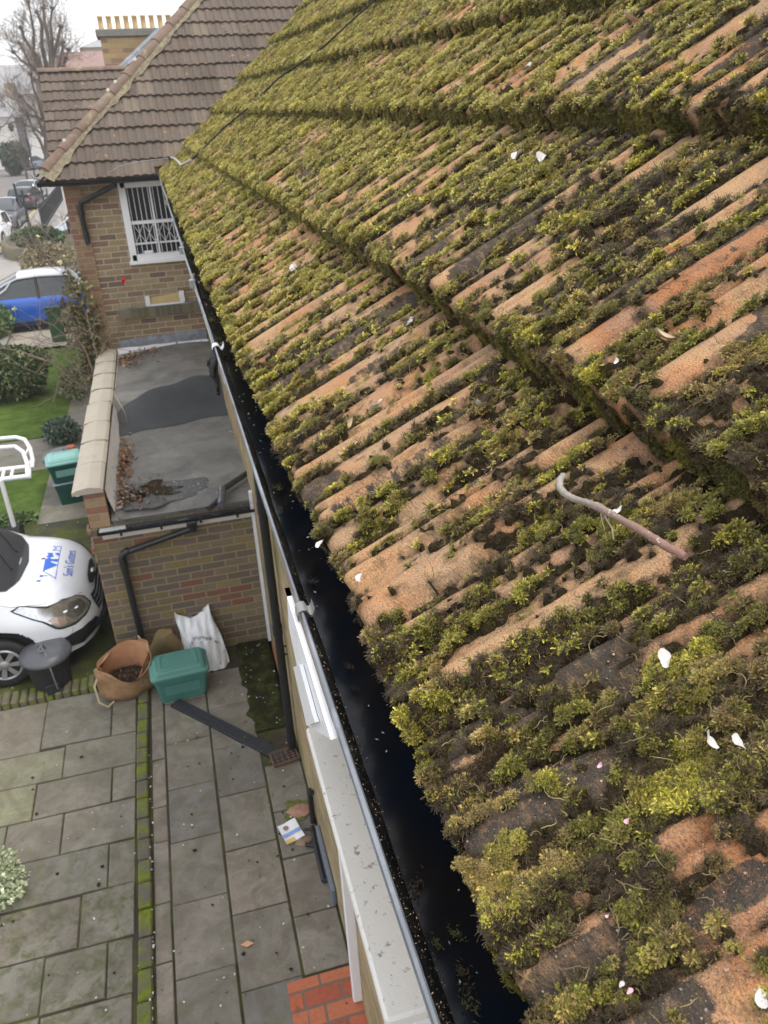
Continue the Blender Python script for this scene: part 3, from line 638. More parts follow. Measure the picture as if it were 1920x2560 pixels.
# tufts hanging on the face of each step
def facec(c,n,a,b,sd):
    Y,q=sample(int(n*NS),a,b,sd,1.25); e=edgev(Y,np.full(Y.shape,c)); mo,_,_=mossf(e+.015,Y); k=(mo>.25+.3*q.rand(len(Y)))&(Y<yend(e)); Y=Y[k];e=e[k]; n=len(Y)
    h=tileh(e,Y,np.full(Y.shape,c)); hh=h-q.rand(n)**.8*(.055 if c else .040); P=surf(e-.004,Y,hh); dist=np.sqrt(P[:,0]**2+Y**2+(P[:,2]-CZ)**2); s=np.maximum(1,dist/.8)**.66*.60*q.uniform(.7,1.3,n)
    R3=np.stack([q.randn(n)*.4,np.full(n,-1.9)+q.randn(n)*.35,q.uniform(0,6.28,n)*0],-1)
    c_=mosscol(Y,e,q.randn(n)*.3)*(.45+.4*q.rand(n))[:,None]; pid=ksel(Y,e,q,n,0)  # shade under each tile edge is put into the hanging tufts' colour
    pts.append(P);rots.append(R3);scs.append(np.repeat(s[:,None],3,1));pids.append(pid);cols.append(c_)
for c in range(5): facec(c,6500,.14,1.6,40+c); facec(c,9000,1.6,14.5,50+c)
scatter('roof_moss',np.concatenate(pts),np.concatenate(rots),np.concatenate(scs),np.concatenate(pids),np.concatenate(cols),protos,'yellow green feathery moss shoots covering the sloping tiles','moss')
# ------------------------------------------------------------ gutter, fascia, pipes of our house
XR=.117; ZR=CZ-.68
t=NT('gutter_lining'); v=t.uv(kind='Object'); 
c=t.ramp(t.noise(60,5,.7,v),[(.3,(.008,.008,.009)),(.62,(.016,.015,.014)),(.74,(.07,.055,.035)),(.85,(.16,.12,.07))])
gy=t.ramp(t.noise(3.2,6,.6,t.uv((3.5,1,3),'Object'),.5),[(.50,(0,0,0)),(.56,(1,1,1))]); sy=t.n.new('ShaderNodeSeparateXYZ'); t.l.new(t.uv(kind='Object'),sy.inputs[0])
fy=t.ramp(t.math('MULTIPLY',sy.outputs[1],.1),[(.12,(0,0,0)),(.26,(1,1,1))]); gy=t.math('MULTIPLY',gy,fy)
c=t.mix(t.math('MULTIPLY',gy,.7),c,(.075,.08,.088)); rg=t.mix(gy,(.45,.45,.45),(.5,.5,.5)); t.bump(t.noise(50,5,.7,v),.6,.004); M['lining']=t.fin(c,t.math('MULTIPLY',t.noise(5,4,.6,v),.75),.5)
t=NT('gutter_water'); v=t.uv(kind='Object'); c=t.mix(t.ramp(t.noise(3,4,.6,v),[(.45,(0,0,0)),(.7,(1,1,1))]),(.004,.008,.014),(.014,.009,.005)); t.bump(t.noise(5,3,.5,v),.02,.01); M['water']=t.fin(c,.16,.20)
gut=empty('gutter',(0,0,ZR)); gut.parent=house; gut.location=Vector((XR,0,ZR))-house.location
def guttergrid(prof,name,mat,y0,y1,ny,wob=0,parent=None):
    P=[]
    for i,y in enumerate(np.linspace(y0,y1,ny)):
        w=wob*float(fbm(np.array(y*3.),np.array(.5),3,7)-.5)
        P.append([(XR+a+w*k,y,ZR+b) for k,(a,b) in enumerate([(p[0],p[1]) for p in prof])] )
    return MB().grid(P,smooth=True).build(name,mat,parent)
gl=MB(); P=[]
prof=[(.003,.000),(.006,-.012),(.020,-.045),(.045,-.075),(.11,-.078),(.17,-.06),(.18,.02)]
for y in np.concatenate([np.linspace(-.3,2,70),np.linspace(2.05,12.15,110)]):
    P.append([(XR+a+(.006*(float(fbm(np.array(y*6.),np.array(k*1.7),3,7))-.5) if 0<k<6 else 0),y,ZR+b+(.006*(float(fbm(np.array(y*9.),np.array(k*2.7),3,17))-.5) if 0<k<6 else 0)) for k,(a,b) in enumerate(prof)])
gl.grid(P); gl.build('gutter_lining',M['lining'],gut)
P=[[(x,y,ZR-.052) for x in np.linspace(XR+.02,XR+.17,3)] for y in np.linspace(-.3,12.1,12)]
w=MB().grid(P).build('water',M['water'],gut)
# metal edge strip
mb=MB()
for a,b,w_ in ((-.3,1.03,.0050),(1.05,2.66,.0045),(2.72,5.0,.006),(5.0,8.1,.009),(8.1,12.15,.012)):
    yy=np.linspace(a,b,14); P=[[(XR-.001+.0012*math.sin(y*7),y,ZR-.012),(XR-.001+.0012*math.sin(y*7),y,ZR+.002),(XR+w_*.5,y,ZR+.004),(XR+w_,y,ZR-.001),(XR+w_+.002,y,ZR-.012)] for y in yy]; mb.grid(P,smooth=False)
mb.build('edge_strip',M['grey_lead'],gut)
M['clip']=plain('clip_metal',(.27,.265,.26),.45,.15,30,metal=.3,bump=.2)
for (cy,sc,mt) in ((1.03,.62,'clip'),(2.67,.9,'white')):
    mb=MB(); L=.022*sc
    pr=[(-.009,-.05),(-.010,-.006),(-.006,.006),(.004,.010),(.014,.008),(.020,-.006),(.026,-.008),(.032,.002),(.034,.012)]
    P=[[(XR+a*sc,cy+yy,ZR+b*sc) for a,b in pr] for yy in (-L,-L*.5,0,L*.5,L)]; mb.grid(P)
    P=[[(XR+a*sc,cy+yy,ZR+b*sc-.003) for a,b in pr] for yy in (-L,0,L)]; mb.grid(P)
    mb.build('gutter_clip',M[mt],gut)
mb=MB(); 
for k in range(14): 
    a=random.uniform(-.06,.03); mb.tube([(XR-.004,2.62+random.uniform(-.07,.07),ZR-.01),(XR-.02+random.uniform(-.01,.01),2.6+random.uniform(-.1,.1),ZR-.05),(XR-.015,2.6+random.uniform(-.1,.1),ZR-.09+a*.4)],.007,5)
mb.build('torn_lining',M['rubber'],gut)
for cy in (3.9,5.0,6.4,8.1):
    mb=MB(); mb.bbox((XR-.02,cy-.012,ZR-.03),(XR+.012,cy+.012,ZR+.012),.004); mb.tube([(XR+.004,cy,ZR+.01),(XR+.006,cy,ZR+.035)],.006,6); mb.build('gutter_bracket',M['clip'],gut)
# fascia and broken white boards
t=NT('flaking_white'); v=t.uv(kind='Object'); st=t.noise(9,6,.6,t.uv((30,2,22),'Object'),.3); c=t.mix(t.ramp(st,[(.56,(0,0,0)),(.66,(1,1,1))]),(.80,.81,.82),(.50,.51,.50)); M['flakewhite']=t.fin(c,.4,.4)
M['bareboard']=plain('bare_timber',(.36,.27,.13),.8,.25,10,bump=.3)
def yz(name,pts,x0,x1,mat,par): 
    mb=MB(); q_=[onX(px,py,x0)[1:] for px,py in pts]; mb.prism([(p[0],min(p[1],ZR-.014)) for p in q_],'x',x0,x1); return mb.build(name,mat,par)
fas=empty('fascia',(.13,2,4.2)); fas.parent=house; fas.location=Vector((.13,2,4.2))-house.location
MB().box((.20,.5,ZR-.33),(.225,12.2,ZR-.09)).build('timber_board',M['bareboard'],fas)
yz('painted_board',[(700,1378),(704,1382),(750,1560),(806,1740),(822,1797),(766,1812),(757,1745),(742,1664),(722,1570),(716,1480),(706,1410)],.106,.1145,M['flakewhite'],fas)
yz('loose_board',[(733,1668),(748,1662),(782,1790),(788,1806),(766,1814)],.099,.105,M['white'],fas)
MB().box((.120,2.4,ZR-.05),(.123,12.1,ZR-.013)).build('thin_trim',M['white'],fas)
# weathered white ledge below the gutter
t=NT('weathered_board'); v=t.uv(kind='Object'); c=t.mix(t.noise(8,6,.6,v),(.62,.60,.55),(.74,.72,.68)); f=t.ramp(t.noise(75,5,.7,v,.2),[(.60,(0,0,0)),(.68,(1,1,1))]); c=t.mix(t.math('MULTIPLY',f,.8),c,(.16,.14,.115))
f=t.ramp(t.noise(16,8,.7,v,.8),[(.635,(0,0,0)),(.66,(1,1,1))]); c=t.mix(f,c,(.25,.21,.17)); f=t.ramp(t.noise(7,4,.6,v,.5),[(.72,(0,0,0)),(.77,(1,1,1))]); c=t.mix(t.math('MULTIPLY',f,.5),c,(.55,.33,.06)); t.bump(t.noise(60,5,.7,v),.3,.004); M['ledge']=t.fin(c,.6,.4)
hood=empty('porch_hood',(.3,.8,4.0)); hood.parent=house; hood.location=Vector((.3,.8,4.0))-house.location
zl=CZ-.95
MB().bbox((.110,.552,zl-.022),(.30,1.075,zl),.004).build('top_board',M['ledge'],hood)
MB().bbox((.150,.575,zl-.17),(.30,1.08,zl-.023),.003).build('front_board',M['whiteclean'],hood)
yz('soffit_board',[(811,1925),(836,2052),(975,2470),(990,2470),(860,1900)],.205,.23,M['whiteclean'],hood)
# white porch panel low down and dark metal things beside it
dp=empty('porch_panel',(.5,3.1,0)); dp.parent=house; dp.location=Vector((.5,3.1,0))-house.location
MB().bbox((.415,3.06,.02),(.60,3.10,1.66),.006).build('panel_board',M['whiteclean'],dp)
# downpipe
def downpipe(pts,r,name,par,joints=()):
    o=MB().tube(pts,r,12).build(name,M['blackplastic'],par)
    for (p,q) in joints: MB().tube([p,q],r*1.16,12).build('pipe_collar',M['blackplastic'],o)
    return o
px,py=.415,5.385
p=downpipe([(px,py,.05),(px,py,4.1),(px-.05,py,4.2),(XR+.1,py,4.28)],.036,'downpipe',house,[((px,py,1.25),(px,py,1.34)),((px,py,2.35),(px,py,2.43)),((px,py,3.05),(px,py,3.12))])
for z in (1.05,1.13,2.62,2.70): MB().tube([(px,py-.0,z),(px+.06,py-.02,z)],.008,6).build('pipe_bracket',M['blackiron'],p)
# white trim where the extension meets the wall
MB().box((.437,7.085,.0),(.468,7.14,1.75)).build('corner_trim',M['white'],house)
MB().box((.455,6.2,.02),(.469,6.9,.12)).build('brick_plinth',plain('terracotta_edge',(.38,.16,.08),.8,.15,9),house)
# ============================================================ EXTENSION
E_=7.15
ext=empty('flat_roof_extension',(-.3,9.5,0),'low brick extension with grey flat roof, stone coping and a puddle','extension')
MB().box((-1.075,E_,-.05),(.437,E_+.22,1.60)).build('front_wall',M['brick_ext'],ext)
MB().box((-1.075,E_+.22,-.05),(-.87,12.3,1.60)).build('side_wall',M['brick_ext'],ext)
mb=MB()   # pier with toothed edge
z=1.60;k=0
mb.box((-1.06,E_+.002,1.60),(-.875,E_+.30,1.965)); mb.box((-1.06,E_+.30,1.60),(-.90,12.28,1.965))
for i,(zz,w) in enumerate([(1.60,.0),(1.50,.02),(1.40,.0),(1.30,.015)]): mb.box((-1.095+w,E_-.012,zz-.06),(-1.06,E_+.1,zz))
mb.build('parapet',M['brick_pier'],ext)
M['coping']=plain('sandstone_coping',(.37,.335,.275),.85,.10,2.5,bump=.3,bsc=40,dirt=((.30,.26,.20),5,.55,.75))
cy=[12.28,11.57,10.98,10.28,9.73,9.01,8.39,7.77,7.12]
M['gmoss']=plain('green_moss',(.12,.13,.03),.95,.4,30,bump=.8)
for a,b in zip(cy[1:],cy):
    a+=.006;b-=.006; mb=MB(); pr=[(-1.148,1.955),(-1.148,1.985),(-1.10,2.005),(-1.0,2.02),(-.90,2.005),(-.872,1.985),(-.872,1.955)]
    dz=random.uniform(-.006,.006); tl=random.uniform(-.006,.006)
    mb.prism([(x+tl,z+dz) for x,z in pr],'y',a,b); c=mb.build('coping_stone',M['coping'],ext)
for b in cy[1:7]:
    mb=MB(); P=[[(x,b+.012*dy+.006*math.sin(x*40),1.998+.018*(1-((x+1.)/.15)**2)*1.0+.004*(1-abs(dy))) for x in np.linspace(-1.14,-.87,14)] for dy in (-1,0,1)]; mb.grid(P); mb.build('joint_moss',M['gmoss'],ext)
t=NT('peeling_render'); v=t.uv(kind='Object'); c=t.mix(t.ramp(t.noise(9,7,.65,v,.4),[(.60,(0,0,0)),(.63,(1,1,1))]),(.74,.73,.74),(.16,.14,.12)); t.bump(t.noise(14,5,.6,v),.6,.02); M['peel']=t.fin(c,.7,.3)
P=[[(-.862+.02*s*float(vn(np.array(y*3),np.array(s*3.)))+.03*s*s,y,1.955-(.255 if y<9.7 else .255-.2*min(1,(y-9.7)/.5))*s) for s in np.linspace(0,1,5)] for y in np.linspace(E_+.05,12.28,50)]
MB().grid(P).build('painted_upstand',M['peel'],ext)
# roof sheet: low part, ramp (dark fold), high part
t=NT('roofing_felt'); v=t.uv(kind='Object'); c=t.mix(t.ramp(t.noise(2.5,8,.7,v,.4),[(.3,(0,0,0)),(.7,(1,1,1))]),(.105,.10,.092),(.25,.24,.215)); c=t.mix(t.math('MULTIPLY',t.ramp(t.noise(22,7,.75,v),[(.60,(0,0,0)),(.72,(1,1,1))]),.4),c,(.07,.068,.06)); c=t.mix(.25,c,t.mix(t.noise(60,4,.6,v),(.2,.2,.2),(.8,.8,.8)),'OVERLAY'); f=t.ramp(t.noise(1.3,5,.6,v,.3),[(.60,(0,0,0)),(.66,(1,1,1))]); c=t.mix(t.math('MULTIPLY',f,.4),c,(.075,.078,.08)); t.bump(t.noise(4,4,.5,v),.3,.02); M['felt']=t.fin(c,.6,.4)
def zroof(x,y):
    e=9.62+.25*sst(np.array(x),-.9,.5); top=.27*sst(np.array(y),e,e+.42)*(1+.12*np.sin(x*3+1.2)); sag=-.015*math.exp(-((x+.4)**2+(y-7.6)**2)/.1)
    edge=-.05*(1-sst(np.array(y),E_-.02,E_+.16)); wr=.012*float(fbm(np.array(x*5),np.array(y*5),3,77))*float(sst(np.array(y),9.3,9.7)*(1-sst(np.array(y),10.0,10.2)))
    return 1.70+float(top)+sag+float(edge)+wr+.004*float(fbm(np.array(x*3),np.array(y*3),3,78))
P=[[(x,y,zroof(x,y)) for x in np.linspace(-.86,.47,24)] for y in np.concatenate([np.linspace(E_-.02,E_+.3,8),np.linspace(E_+.35,9.5,14),np.linspace(9.55,10.4,22),np.linspace(10.5,12.29,8)])]
MB().grid(P).build('felt_roof',M['felt'],ext)
M['feltdark']=plain('dark_fold_felt',(.060,.063,.066),.65,.25,3,spec=.35,bump=.3)
P=[[(x,y,zroof(x,y)+.006+.02*math.sin(math.pi*u)) for x in np.linspace(-.85,.47,30) for y in [9.30+.28*(x+.85)/1.3+.03*math.sin(x*9)+u*(.52+.28*math.sin(math.pi*min(1,(x+.85)/1.1)*.5)+.03*math.sin(x*14))]] for u in np.linspace(0,1,24)]
MB().grid(P).build('felt_fold',M['feltdark'],ext)  # darker sheet laid along the raised fold of the roof
MB().box((-.855,E_+.02,1.60),(.437,E_+.10,1.655)).build('drip_edge',M['felt'],ext)
# flashing at the back wall
mb=MB(); mb.add([(-.86,12.255,1.99),(.45,12.255,2.02),(.45,12.285,2.16),(-.80,12.285,2.12)],[(0,1,2,3)]); mb.build('lead_flashing',M['grey_lead'],ext)
P=[[(x,12.20-.03*s,2.03-.09*s-.012*float(vn(np.array(x*6),np.array(1.))) ) for s in (0,.5,1)] for x in np.linspace(-.86,.46,16)]
MB().grid(P).build('render_strip',M['peel'],ext)
MB().box((-.87,E_-.012,1.50),(-.99,E_+.02,1.58)).build('lead_corner',M['grey_lead'],ext)
# its gutter
def halfgut(name,a,b,r,mat,par,n=8):
    a=Vector(a);b=Vector(b);d=(b-a).normalized(); s=d.cross(Vector((0,0,1))).normalized(); mb=MB(); P=[]
    for k in range(14):
        q=a+(b-a)*k/13; P.append([q+s*r*math.cos(t)*1.0+Vector((0,0,r*math.sin(t))) for t in np.linspace(math.pi,2*math.pi,n)])
    mb.grid([[tuple(p) for p in row] for row in P]); P2=[[tuple(Vector(p)+(a+(b-a)*i/13-Vector(p))*.09) for p in row] for i,row in enumerate(P)]; mb.grid(P2)
    mb.grid([[P[i][0],P2[i][0]] for i in range(14)]); mb.grid([[P[i][-1],P2[i][-1]] for i in range(14)])
    for e in (0,13): mb.add([tuple(p) for p in P[e]],[tuple(range(n))])
    return mb.build(name,mat,par)
gx0,gx1=-1.0,.50; gY=E_-.05; gz=1.585
M['gutblack']=plain('gutter_black',(.02,.02,.022),.35,.3,12,dirt=((.10,.10,.09),14,.6,.75))
g=halfgut('gutter',(gx0,gY,gz),(gx1,gY,gz+.0),.052,M['gutblack'],ext)
MB().box((gx0+.01,gY-.03,gz-.028),(gx1,gY+.03,gz-.022)).build('gutter_silt',plain('wet_silt',(.03,.03,.03),.25,.4,20,dirt=((.16,.15,.13),7,.52,.62)),g)
MB().bbox((gx0+.02,gY-.035,gz-.02),(gx0+.26,gY+.04,gz+.004),.004).build('lead_piece',plain('pale_lead',(.38,.39,.40),.5,.2,12,bump=.3),g)
for x in (-.79,-.42,-.05,.3): MB().bbox((x-.012,gY-.058,gz-.06),(x+.012,gY-.045,gz+.006),.003).build('gutter_bracket',M['blackplastic'],g)
MB().bbox((gx0+.03,E_-.022,1.47),(.437,E_-.003,1.545),.004).build('fascia_board',plain('cream_board',(.62,.58,.52),.5,.08,5),ext)
ox=-.14
mb=MB(); mb.tube([(ox,gY,gz-.03),(ox,gY,gz-.15)],.042,14); mb.bbox((ox-.05,gY-.06,gz-.075),(ox+.05,gY+.05,gz-.03),.01); o=mb.build('gutter_outlet',M['blackplastic'],g)
pe=[(ox,gY,gz-.10),(ox-.02,gY+.002,gz-.13),(-.80,gY,1.315),(-.835,gY,1.275),(-.835,gY,1.22),(-.815,gY,.28),(-.81,gY,.15)]
o=downpipe(pe,.031,'downpipe',ext,[((-.76,gY,1.335),(-.822,gY,1.305)),((-.835,gY,1.25),(-.832,gY,1.12))])
ov=MB().tube([onZ(640,1168,1.76),onZ(553,1226,1.76),onZ(553,1226,1.76)*.4+onZ(553,1258,1.75)*.6,onZ(520,1272,1.71)],.030,12).build('overflow_pipe',plain('wet_black_pipe',(.035,.037,.042),.25,.3,12,spec=.7),ext)
MB().tube([onZ(556,1222,1.76),onZ(553,1262,1.74)],.037,12).build('pipe_elbow',plain('shiny_elbow',(.09,.095,.11),.25,.3,12,spec=.7),ov)
# puddle
pud=blob('puddle',-.45,7.52,.52,.30,1.7035,plain('wet_film',(.115,.117,.115),.16,.15,6,spec=.6),kind='stuff',jag=.22); tag(pud,'shallow grey wet puddle on the flat roof felt near its front edge','puddle')
pc=blob('puddle_water',-.47,7.58,.24,.17,1.7085,plain('dark_water',(.012,.010,.005),.05,.2,6,spec=.6),kind=None,jag=.7,parent=pud)
# ---- leaf litter
def leafproto(name,mat,n=1,sz=.03,curl=.3):
    out=[]
    for i in range(4):
        pb=PB(); 
        for k in range(n):
            c0=rs.randn(3)*np.array([sz,sz,.004])*(n>1); a=rs.uniform(0,6.28); u=np.array([math.cos(a),math.sin(a),rs.uniform(-.2,.5)]);w=np.array([-math.sin(a),math.cos(a),rs.uniform(-.4,.4)])
            z=np.array([0,0,1.])*sz*curl
            p=[c0-u*sz,c0-w*sz*.45+z*.3,c0+u*sz+z*rs.uniform(0,1),c0+w*sz*.45+z*rs.uniform(0,.9)]; pb.tri(p[0],p[1],p[2],.3,.6,.8); pb.tri(p[0],p[2],p[3],.3,.8,.6)
        out.append(pb.obj(name,mat))
    return out
t=NT('leaf_litter_mat'); ic=t.attr('col','INSTANCER'); M['leaf']=t.fin(ic,.7,.3)
def litter(name,pts,cols,protos,label,cat,s=(.7,1.3),flat=.5,sz=1.):
    n=len(pts); rot=np.stack([RS.randn(n)*flat,RS.randn(n)*flat,RS.rand(n)*6.28],1); sc=np.repeat(RS.uniform(*s,n)[:,None]*sz,3,1)
    return scatter(name,pts,rot,sc,RS.randint(0,len(protos),n),cols,protos,label,cat)
def pal(n,p): p=np.array(p); return p[RS.randint(0,len(p),n)]*RS.uniform(.6,1.3,n)[:,None]
bro=[(.22,.12,.06),(.30,.17,.09),(.14,.08,.045),(.34,.22,.13),(.10,.06,.04)]
pp=[]
for i in range(250): x=-.83+abs(RS.randn())*.28; y=12.05-abs(RS.randn())*.28-.25*(x<-.55)*RS.rand(); pp.append((min(x,.1),y,zroof(min(x,.1),y)+.02+RS.rand()*.03))
for i in range(260): y=8.35+RS.randn()*.35; x=-.80+abs(RS.randn())*.06; pp.append((x,y,1.72+RS.rand()*.03))
for i in range(120): y=7.5+RS.randn()*.17; x=-.80+abs(RS.randn())*.16; pp.append((x,y,1.715+RS.rand()*.01))
pp=np.array(pp); cc=pal(len(pp),bro); cc[-120:]=pal(120,[(.30,.12,.05),(.20,.09,.05),(.25,.22,.2),(.10,.07,.05),(.30,.25,.20),(.14,.09,.06)])
litter('leaf_litter',pp,cc,leafproto('dead_leaf',M['leaf'],1,.028,.6),'brown dead leaves drifted along the parapet of the flat roof','leaves',flat=.5)
pp=np.array([(-.25+RS.randn()*.28,7.5+RS.randn()*.18,1.712) for i in range(170)]); pp=pp[(pp[:,0]>-.8)&(pp[:,0]<.3)&(pp[:,1]>7.2)]
litter('puddle_flecks',pp,pal(len(pp),[(.6,.6,.6),(.75,.75,.74),(.4,.38,.36)]),leafproto('fleck',M['leaf'],1,.007,.2),'pale petals and flecks floating across the roof puddle','petals',flat=.1)
def twig(name,pts,r,mat,label,cat='twig',par=None,grp=None,n=6):
    o=MB().tube(pts,r,n).build(name,mat,par)
    if label: tag(o,label,cat,grp)
    return o
M['twig']=plain('dry_twig',(.36,.29,.20),.8,.2,30)
twig('dry_twig',[onZ(286,985,2.02),onZ(300,1010,1.98),onZ(312,1030,1.9),onZ(318,1060,1.73)],.006,M['twig'],'thin dry stem bent over the parapet onto the felt roof')
twig('fallen_twig',[onZ(574,1078,1.715),onZ(588,1083,1.72),onZ(594,1077,1.715)],.009,M['twig'],'short pale stick lying alone in the middle of the felt roof')
# ============================================================ YARD THINGS
# --- green recycling box with lid
def recbox(o,w,dp,h,mb_,ml,z0=0,logo=False,lid=True):
    def ring(s,z,r=.045):   # rounded rectangle
        hw,hd=w/2*s,dp/2*s; P=[]
        for cx,cy,a0 in((hw-r,hd-r,0),(-hw+r,hd-r,90),(-hw+r,-hd+r,180),(hw-r,-hd+r,270)):
            for a in (0,22.5,45,67.5,90): P.append((cx+r*math.cos(R(a0+a)),cy+r*math.sin(R(a0+a)),z))
        return P
    mb=MB(); mb.grid([ring(.80,z0),ring(.80,z0+.004),ring(.87,z0+h*.45),ring(.92,z0+h*.78),ring(.955,z0+h*.80),ring(.97,z0+h),ring(.93,z0+h),ring(.8,z0+.02)],closed=True,smooth=False)
    mb.add(ring(.80,z0+.002),[tuple(range(20))[::-1]]); mb.add(ring(.80,z0+.02),[tuple(range(20))])
    b=mb.build('body',mb_,o,local=True); b.parent=o
    mb=MB(); hw=w*.3
    mb.grid([[(x,-dp/2*(.80+.12*s)-.004,z0+h*(.2+.5*s)) for x in (-hw,hw)] for s in (0,1)]); mb.build('side_panel',ml,b,local=True).parent=b
    for sx in(-1,1):
        mb=MB(); mb.bbox((sx*w*.45-.035*0-.02,-.06,z0+h*.80),(sx*w*.45+.02,.06,z0+h*.97),.01); mb.build('handle',mb_,b,local=True)
    if lid:
        mb=MB(); zl=z0+h
        mb.grid([ring(.99,zl-.012),ring(1.02,zl-.012),ring(1.03,zl+.004),ring(1.0,zl+.018),ring(.94,zl+.026),ring(.88,zl+.055),ring(.80,zl+.066)],closed=True,smooth=False); mb.add(ring(.80,zl+.066),[tuple(range(20))])
        L=mb.build('lid',ml,o,local=True)
        mb=MB(); mb.grid([ring(.70,zl+.066),ring(.68,zl+.0725),ring(.60,zl+.0735),ring(.585,zl+.068)],closed=True,smooth=False); mb.build('lid_rim',ml,L,local=True)
        for i in range(4):
            x=-w*.32+i*w*.21; mb=MB(); mb.prism([(-dp*.47,zl+.024),(-dp*.47,zl+.034),(-dp*.40,zl+.071),(-dp*.36,zl+.073),(-dp*.36,zl+.06)],'x',x-.02,x+.02); mb.build('lid_rib',ml,L,local=True)
    return b
M['teal']=plain('green_plastic',(.055,.175,.145),.42,.06,5,spec=.4,dirt=((.11,.22,.19),4,.5,.85))
M['teal2']=plain('green_plastic_lid',(.085,.23,.195),.45,.06,4,spec=.4,dirt=((.15,.29,.25),3,.5,.85))
M['teald']=plain('dark_green_plastic',(.012,.075,.062),.45,.08,5,spec=.4)
bx=empty('recycling_box',(-.475,6.55,0),'green plastic recycling box with lid standing beside the hessian bag','recycling box',rz=R(3))
recbox(bx,.54,.36,.30,M['teal'],M['teal2'])
# --- drain channel grating
def rot2(a,b): return math.atan2(b[1]-a[1],b[0]-a[0])
a=onZ(438,1757);b=onZ(702,1892); L=float(np.linalg.norm(b-a)); ch=empty('drain_channel',(float(a[0]),float(a[1]),0),'black slotted drainage channel running from green box to brown gully','drain channel',rz=rot2(a,b))
M['grate']=plain('channel_black',(.035,.037,.042),.45,.2,20)
mb=MB(); mb.box((0,-.062,-.02),(L,.062,.008)); mb.build('channel_body',M['rubber'],ch,local=True)
mb=MB()
for k in range(5): 
    y=-.054+k*.0235; mb.bbox((0,y,.006),(L,y+.012,.018),.002)
for k in range(int(L/.055)): mb.bbox((k*.055,-.055,.007),(k*.055+.008,.05,.0155),.001)
mb.build('grating',M['grate'],ch,local=True)
gu=empty('gully_grate',(.335,5.335,0),'rusty brown square gully grate under the black downpipe','drain grate',rz=R(8))
M['rustplastic']=plain('brown_plastic',(.12,.075,.055),.6,.2,20,bump=.2)
mb=MB()
for (x0,x1,y0,y1) in((-.12,.12,-.09,-.075),(-.12,.12,.075,.09),(-.12,-.105,-.09,.09),(.105,.12,-.09,.09)): mb.bbox((x0,y0,.0),(x1,y1,.022),.003)
mb.build('frame',M['rustplastic'],gu,local=True)
mb=MB()
for k in range(5): mb.bbox((-.105,-.066+k*.031,.008),(.105,-.054+k*.031,.017),.002)
for k in range(4): mb.bbox((-.078+k*.048,-.075,.007),(-.066+k*.048,.075,.016),.002)
mb.build('bars',M['rustplastic'],gu,local=True)
MB().box((-.1,-.07,-.004),(.1,.07,.004)).build('well',M['rubber'],gu,local=True)
# --- hessian bag of compost
t=NT('hessian'); v=t.uv((1,1,1),'UV'); wv=t.n.new('ShaderNodeTexWave'); wv.inputs['Scale'].default_value=70; t.l.new(v,wv.inputs[0]); wf=t.noise(50,4,.7,v); c=t.ramp(t.noise(6,7,.65,v),[(.3,(.20,.115,.055)),(.55,(.34,.21,.115)),(.8,(.43,.30,.185))]); c=t.mix(.3,c,t.mix(wf,(.2,.2,.2),(.8,.8,.8)),'OVERLAY'); t.bump(t.math('ADD',wf,t.noise(7,4,.6,v)),.8,.012); M['hessian']=t.fin(c,.95,.1)
M['compost']=plain('dark_compost',(.035,.022,.013),.95,.4,25,bump=1)
bag=empty('garden_bag',(-1.0,6.72,0),'open tan hessian bag of dark compost beside green box','garden bag')
def bagshape(prof,n,fn):
    P=[]
    for k,(s,z) in enumerate(prof): P.append([fn(j/n*2*math.pi,s,z,k) for j in range(n)])
    return P
def bf(a,s,z,k):
    dent=1+.06*math.sin(3*a+k*.8)+.05*math.sin(5*a+1+k*.5); x=.255*s*dent*math.cos(a)*1.02; y=.175*s*dent*math.sin(a)
    zz=z*(1+.30*math.sin(a+.35)*min(1,z/.3))+ (0.03*math.sin(2*a+.6)+.02*math.cos(a*3+1) if z>.2 else 0)*(z/.36); return (x+.05*z+( .03 if k>5 else 0),y-.05*z,max(zz,0.0))
pr=[(.55,0),(.95,.012),(1.05,.10),(1.02,.2),(1.0,.30),(.99,.36),(.96,.372)]
mb=MB(); mb.grid(bagshape(pr,36,bf),closed=True); mb.build('sack_body',M['hessian'],bag,local=True)
M['hessin']=plain('hessian_lining',(.40,.20,.10),.9,.15,12,bump=.4)
pin=[(.96,.372),(.90,.34),(.88,.24),(.86,.16)]
mb=MB(); mb.grid(bagshape(pin,36,bf),closed=True); mb.build('lining',M['hessin'],bag,local=True)
mb=MB(); P=[]
for k in range(9): P.append([tuple(np.array(bf(j/36*2*math.pi,.9*k/8,.16,2))*[1,1,0]+[0,0,.15+.05*float(fbm(np.array(math.cos(j/5.7)*k),np.array(math.sin(j/5.7)*k),3,5))]) for j in range(36)])
mb.grid(P,closed=True); mb.build('compost',M['compost'],bag,local=True)
M['strap']=plain('canvas_strap',(.40,.32,.22),.9,.1,20)
mb=MB()
def strap(pts,w=.016):
    P=[]; 
    for i,p in enumerate(pts): P.append([(p[0]-w,p[1],p[2]),(p[0],p[1]-.004,p[2]),(p[0]+w,p[1],p[2])])
    return MB().grid(P)
strap([(.13,.15,.33),(.145,.17,.44),(.17,.17,.50),(.20,.16,.44),(.205,.13,.33)]).build('strap',M['strap'],bag,local=True)
MB().tube([(-.22,-.06,.30),(-.27,-.14,.22),(-.25,-.22,.09),(-.18,-.24,.03),(-.12,-.21,.06)],.011,6).build('strap',M['strap'],bag,local=True)
pp=np.array([(-1.0+RS.randn()*.09,6.70+RS.randn()*.07,.20+RS.rand()*.03) for i in range(120)])
litter('bag_debris',pp,pal(120,[(.10,.06,.03),(.16,.10,.06),(.05,.03,.02)]),leafproto('crumb',M['leaf'],1,.014,1),'dead leaves and twigs lying on compost in the hessian bag','leaves',flat=.6)
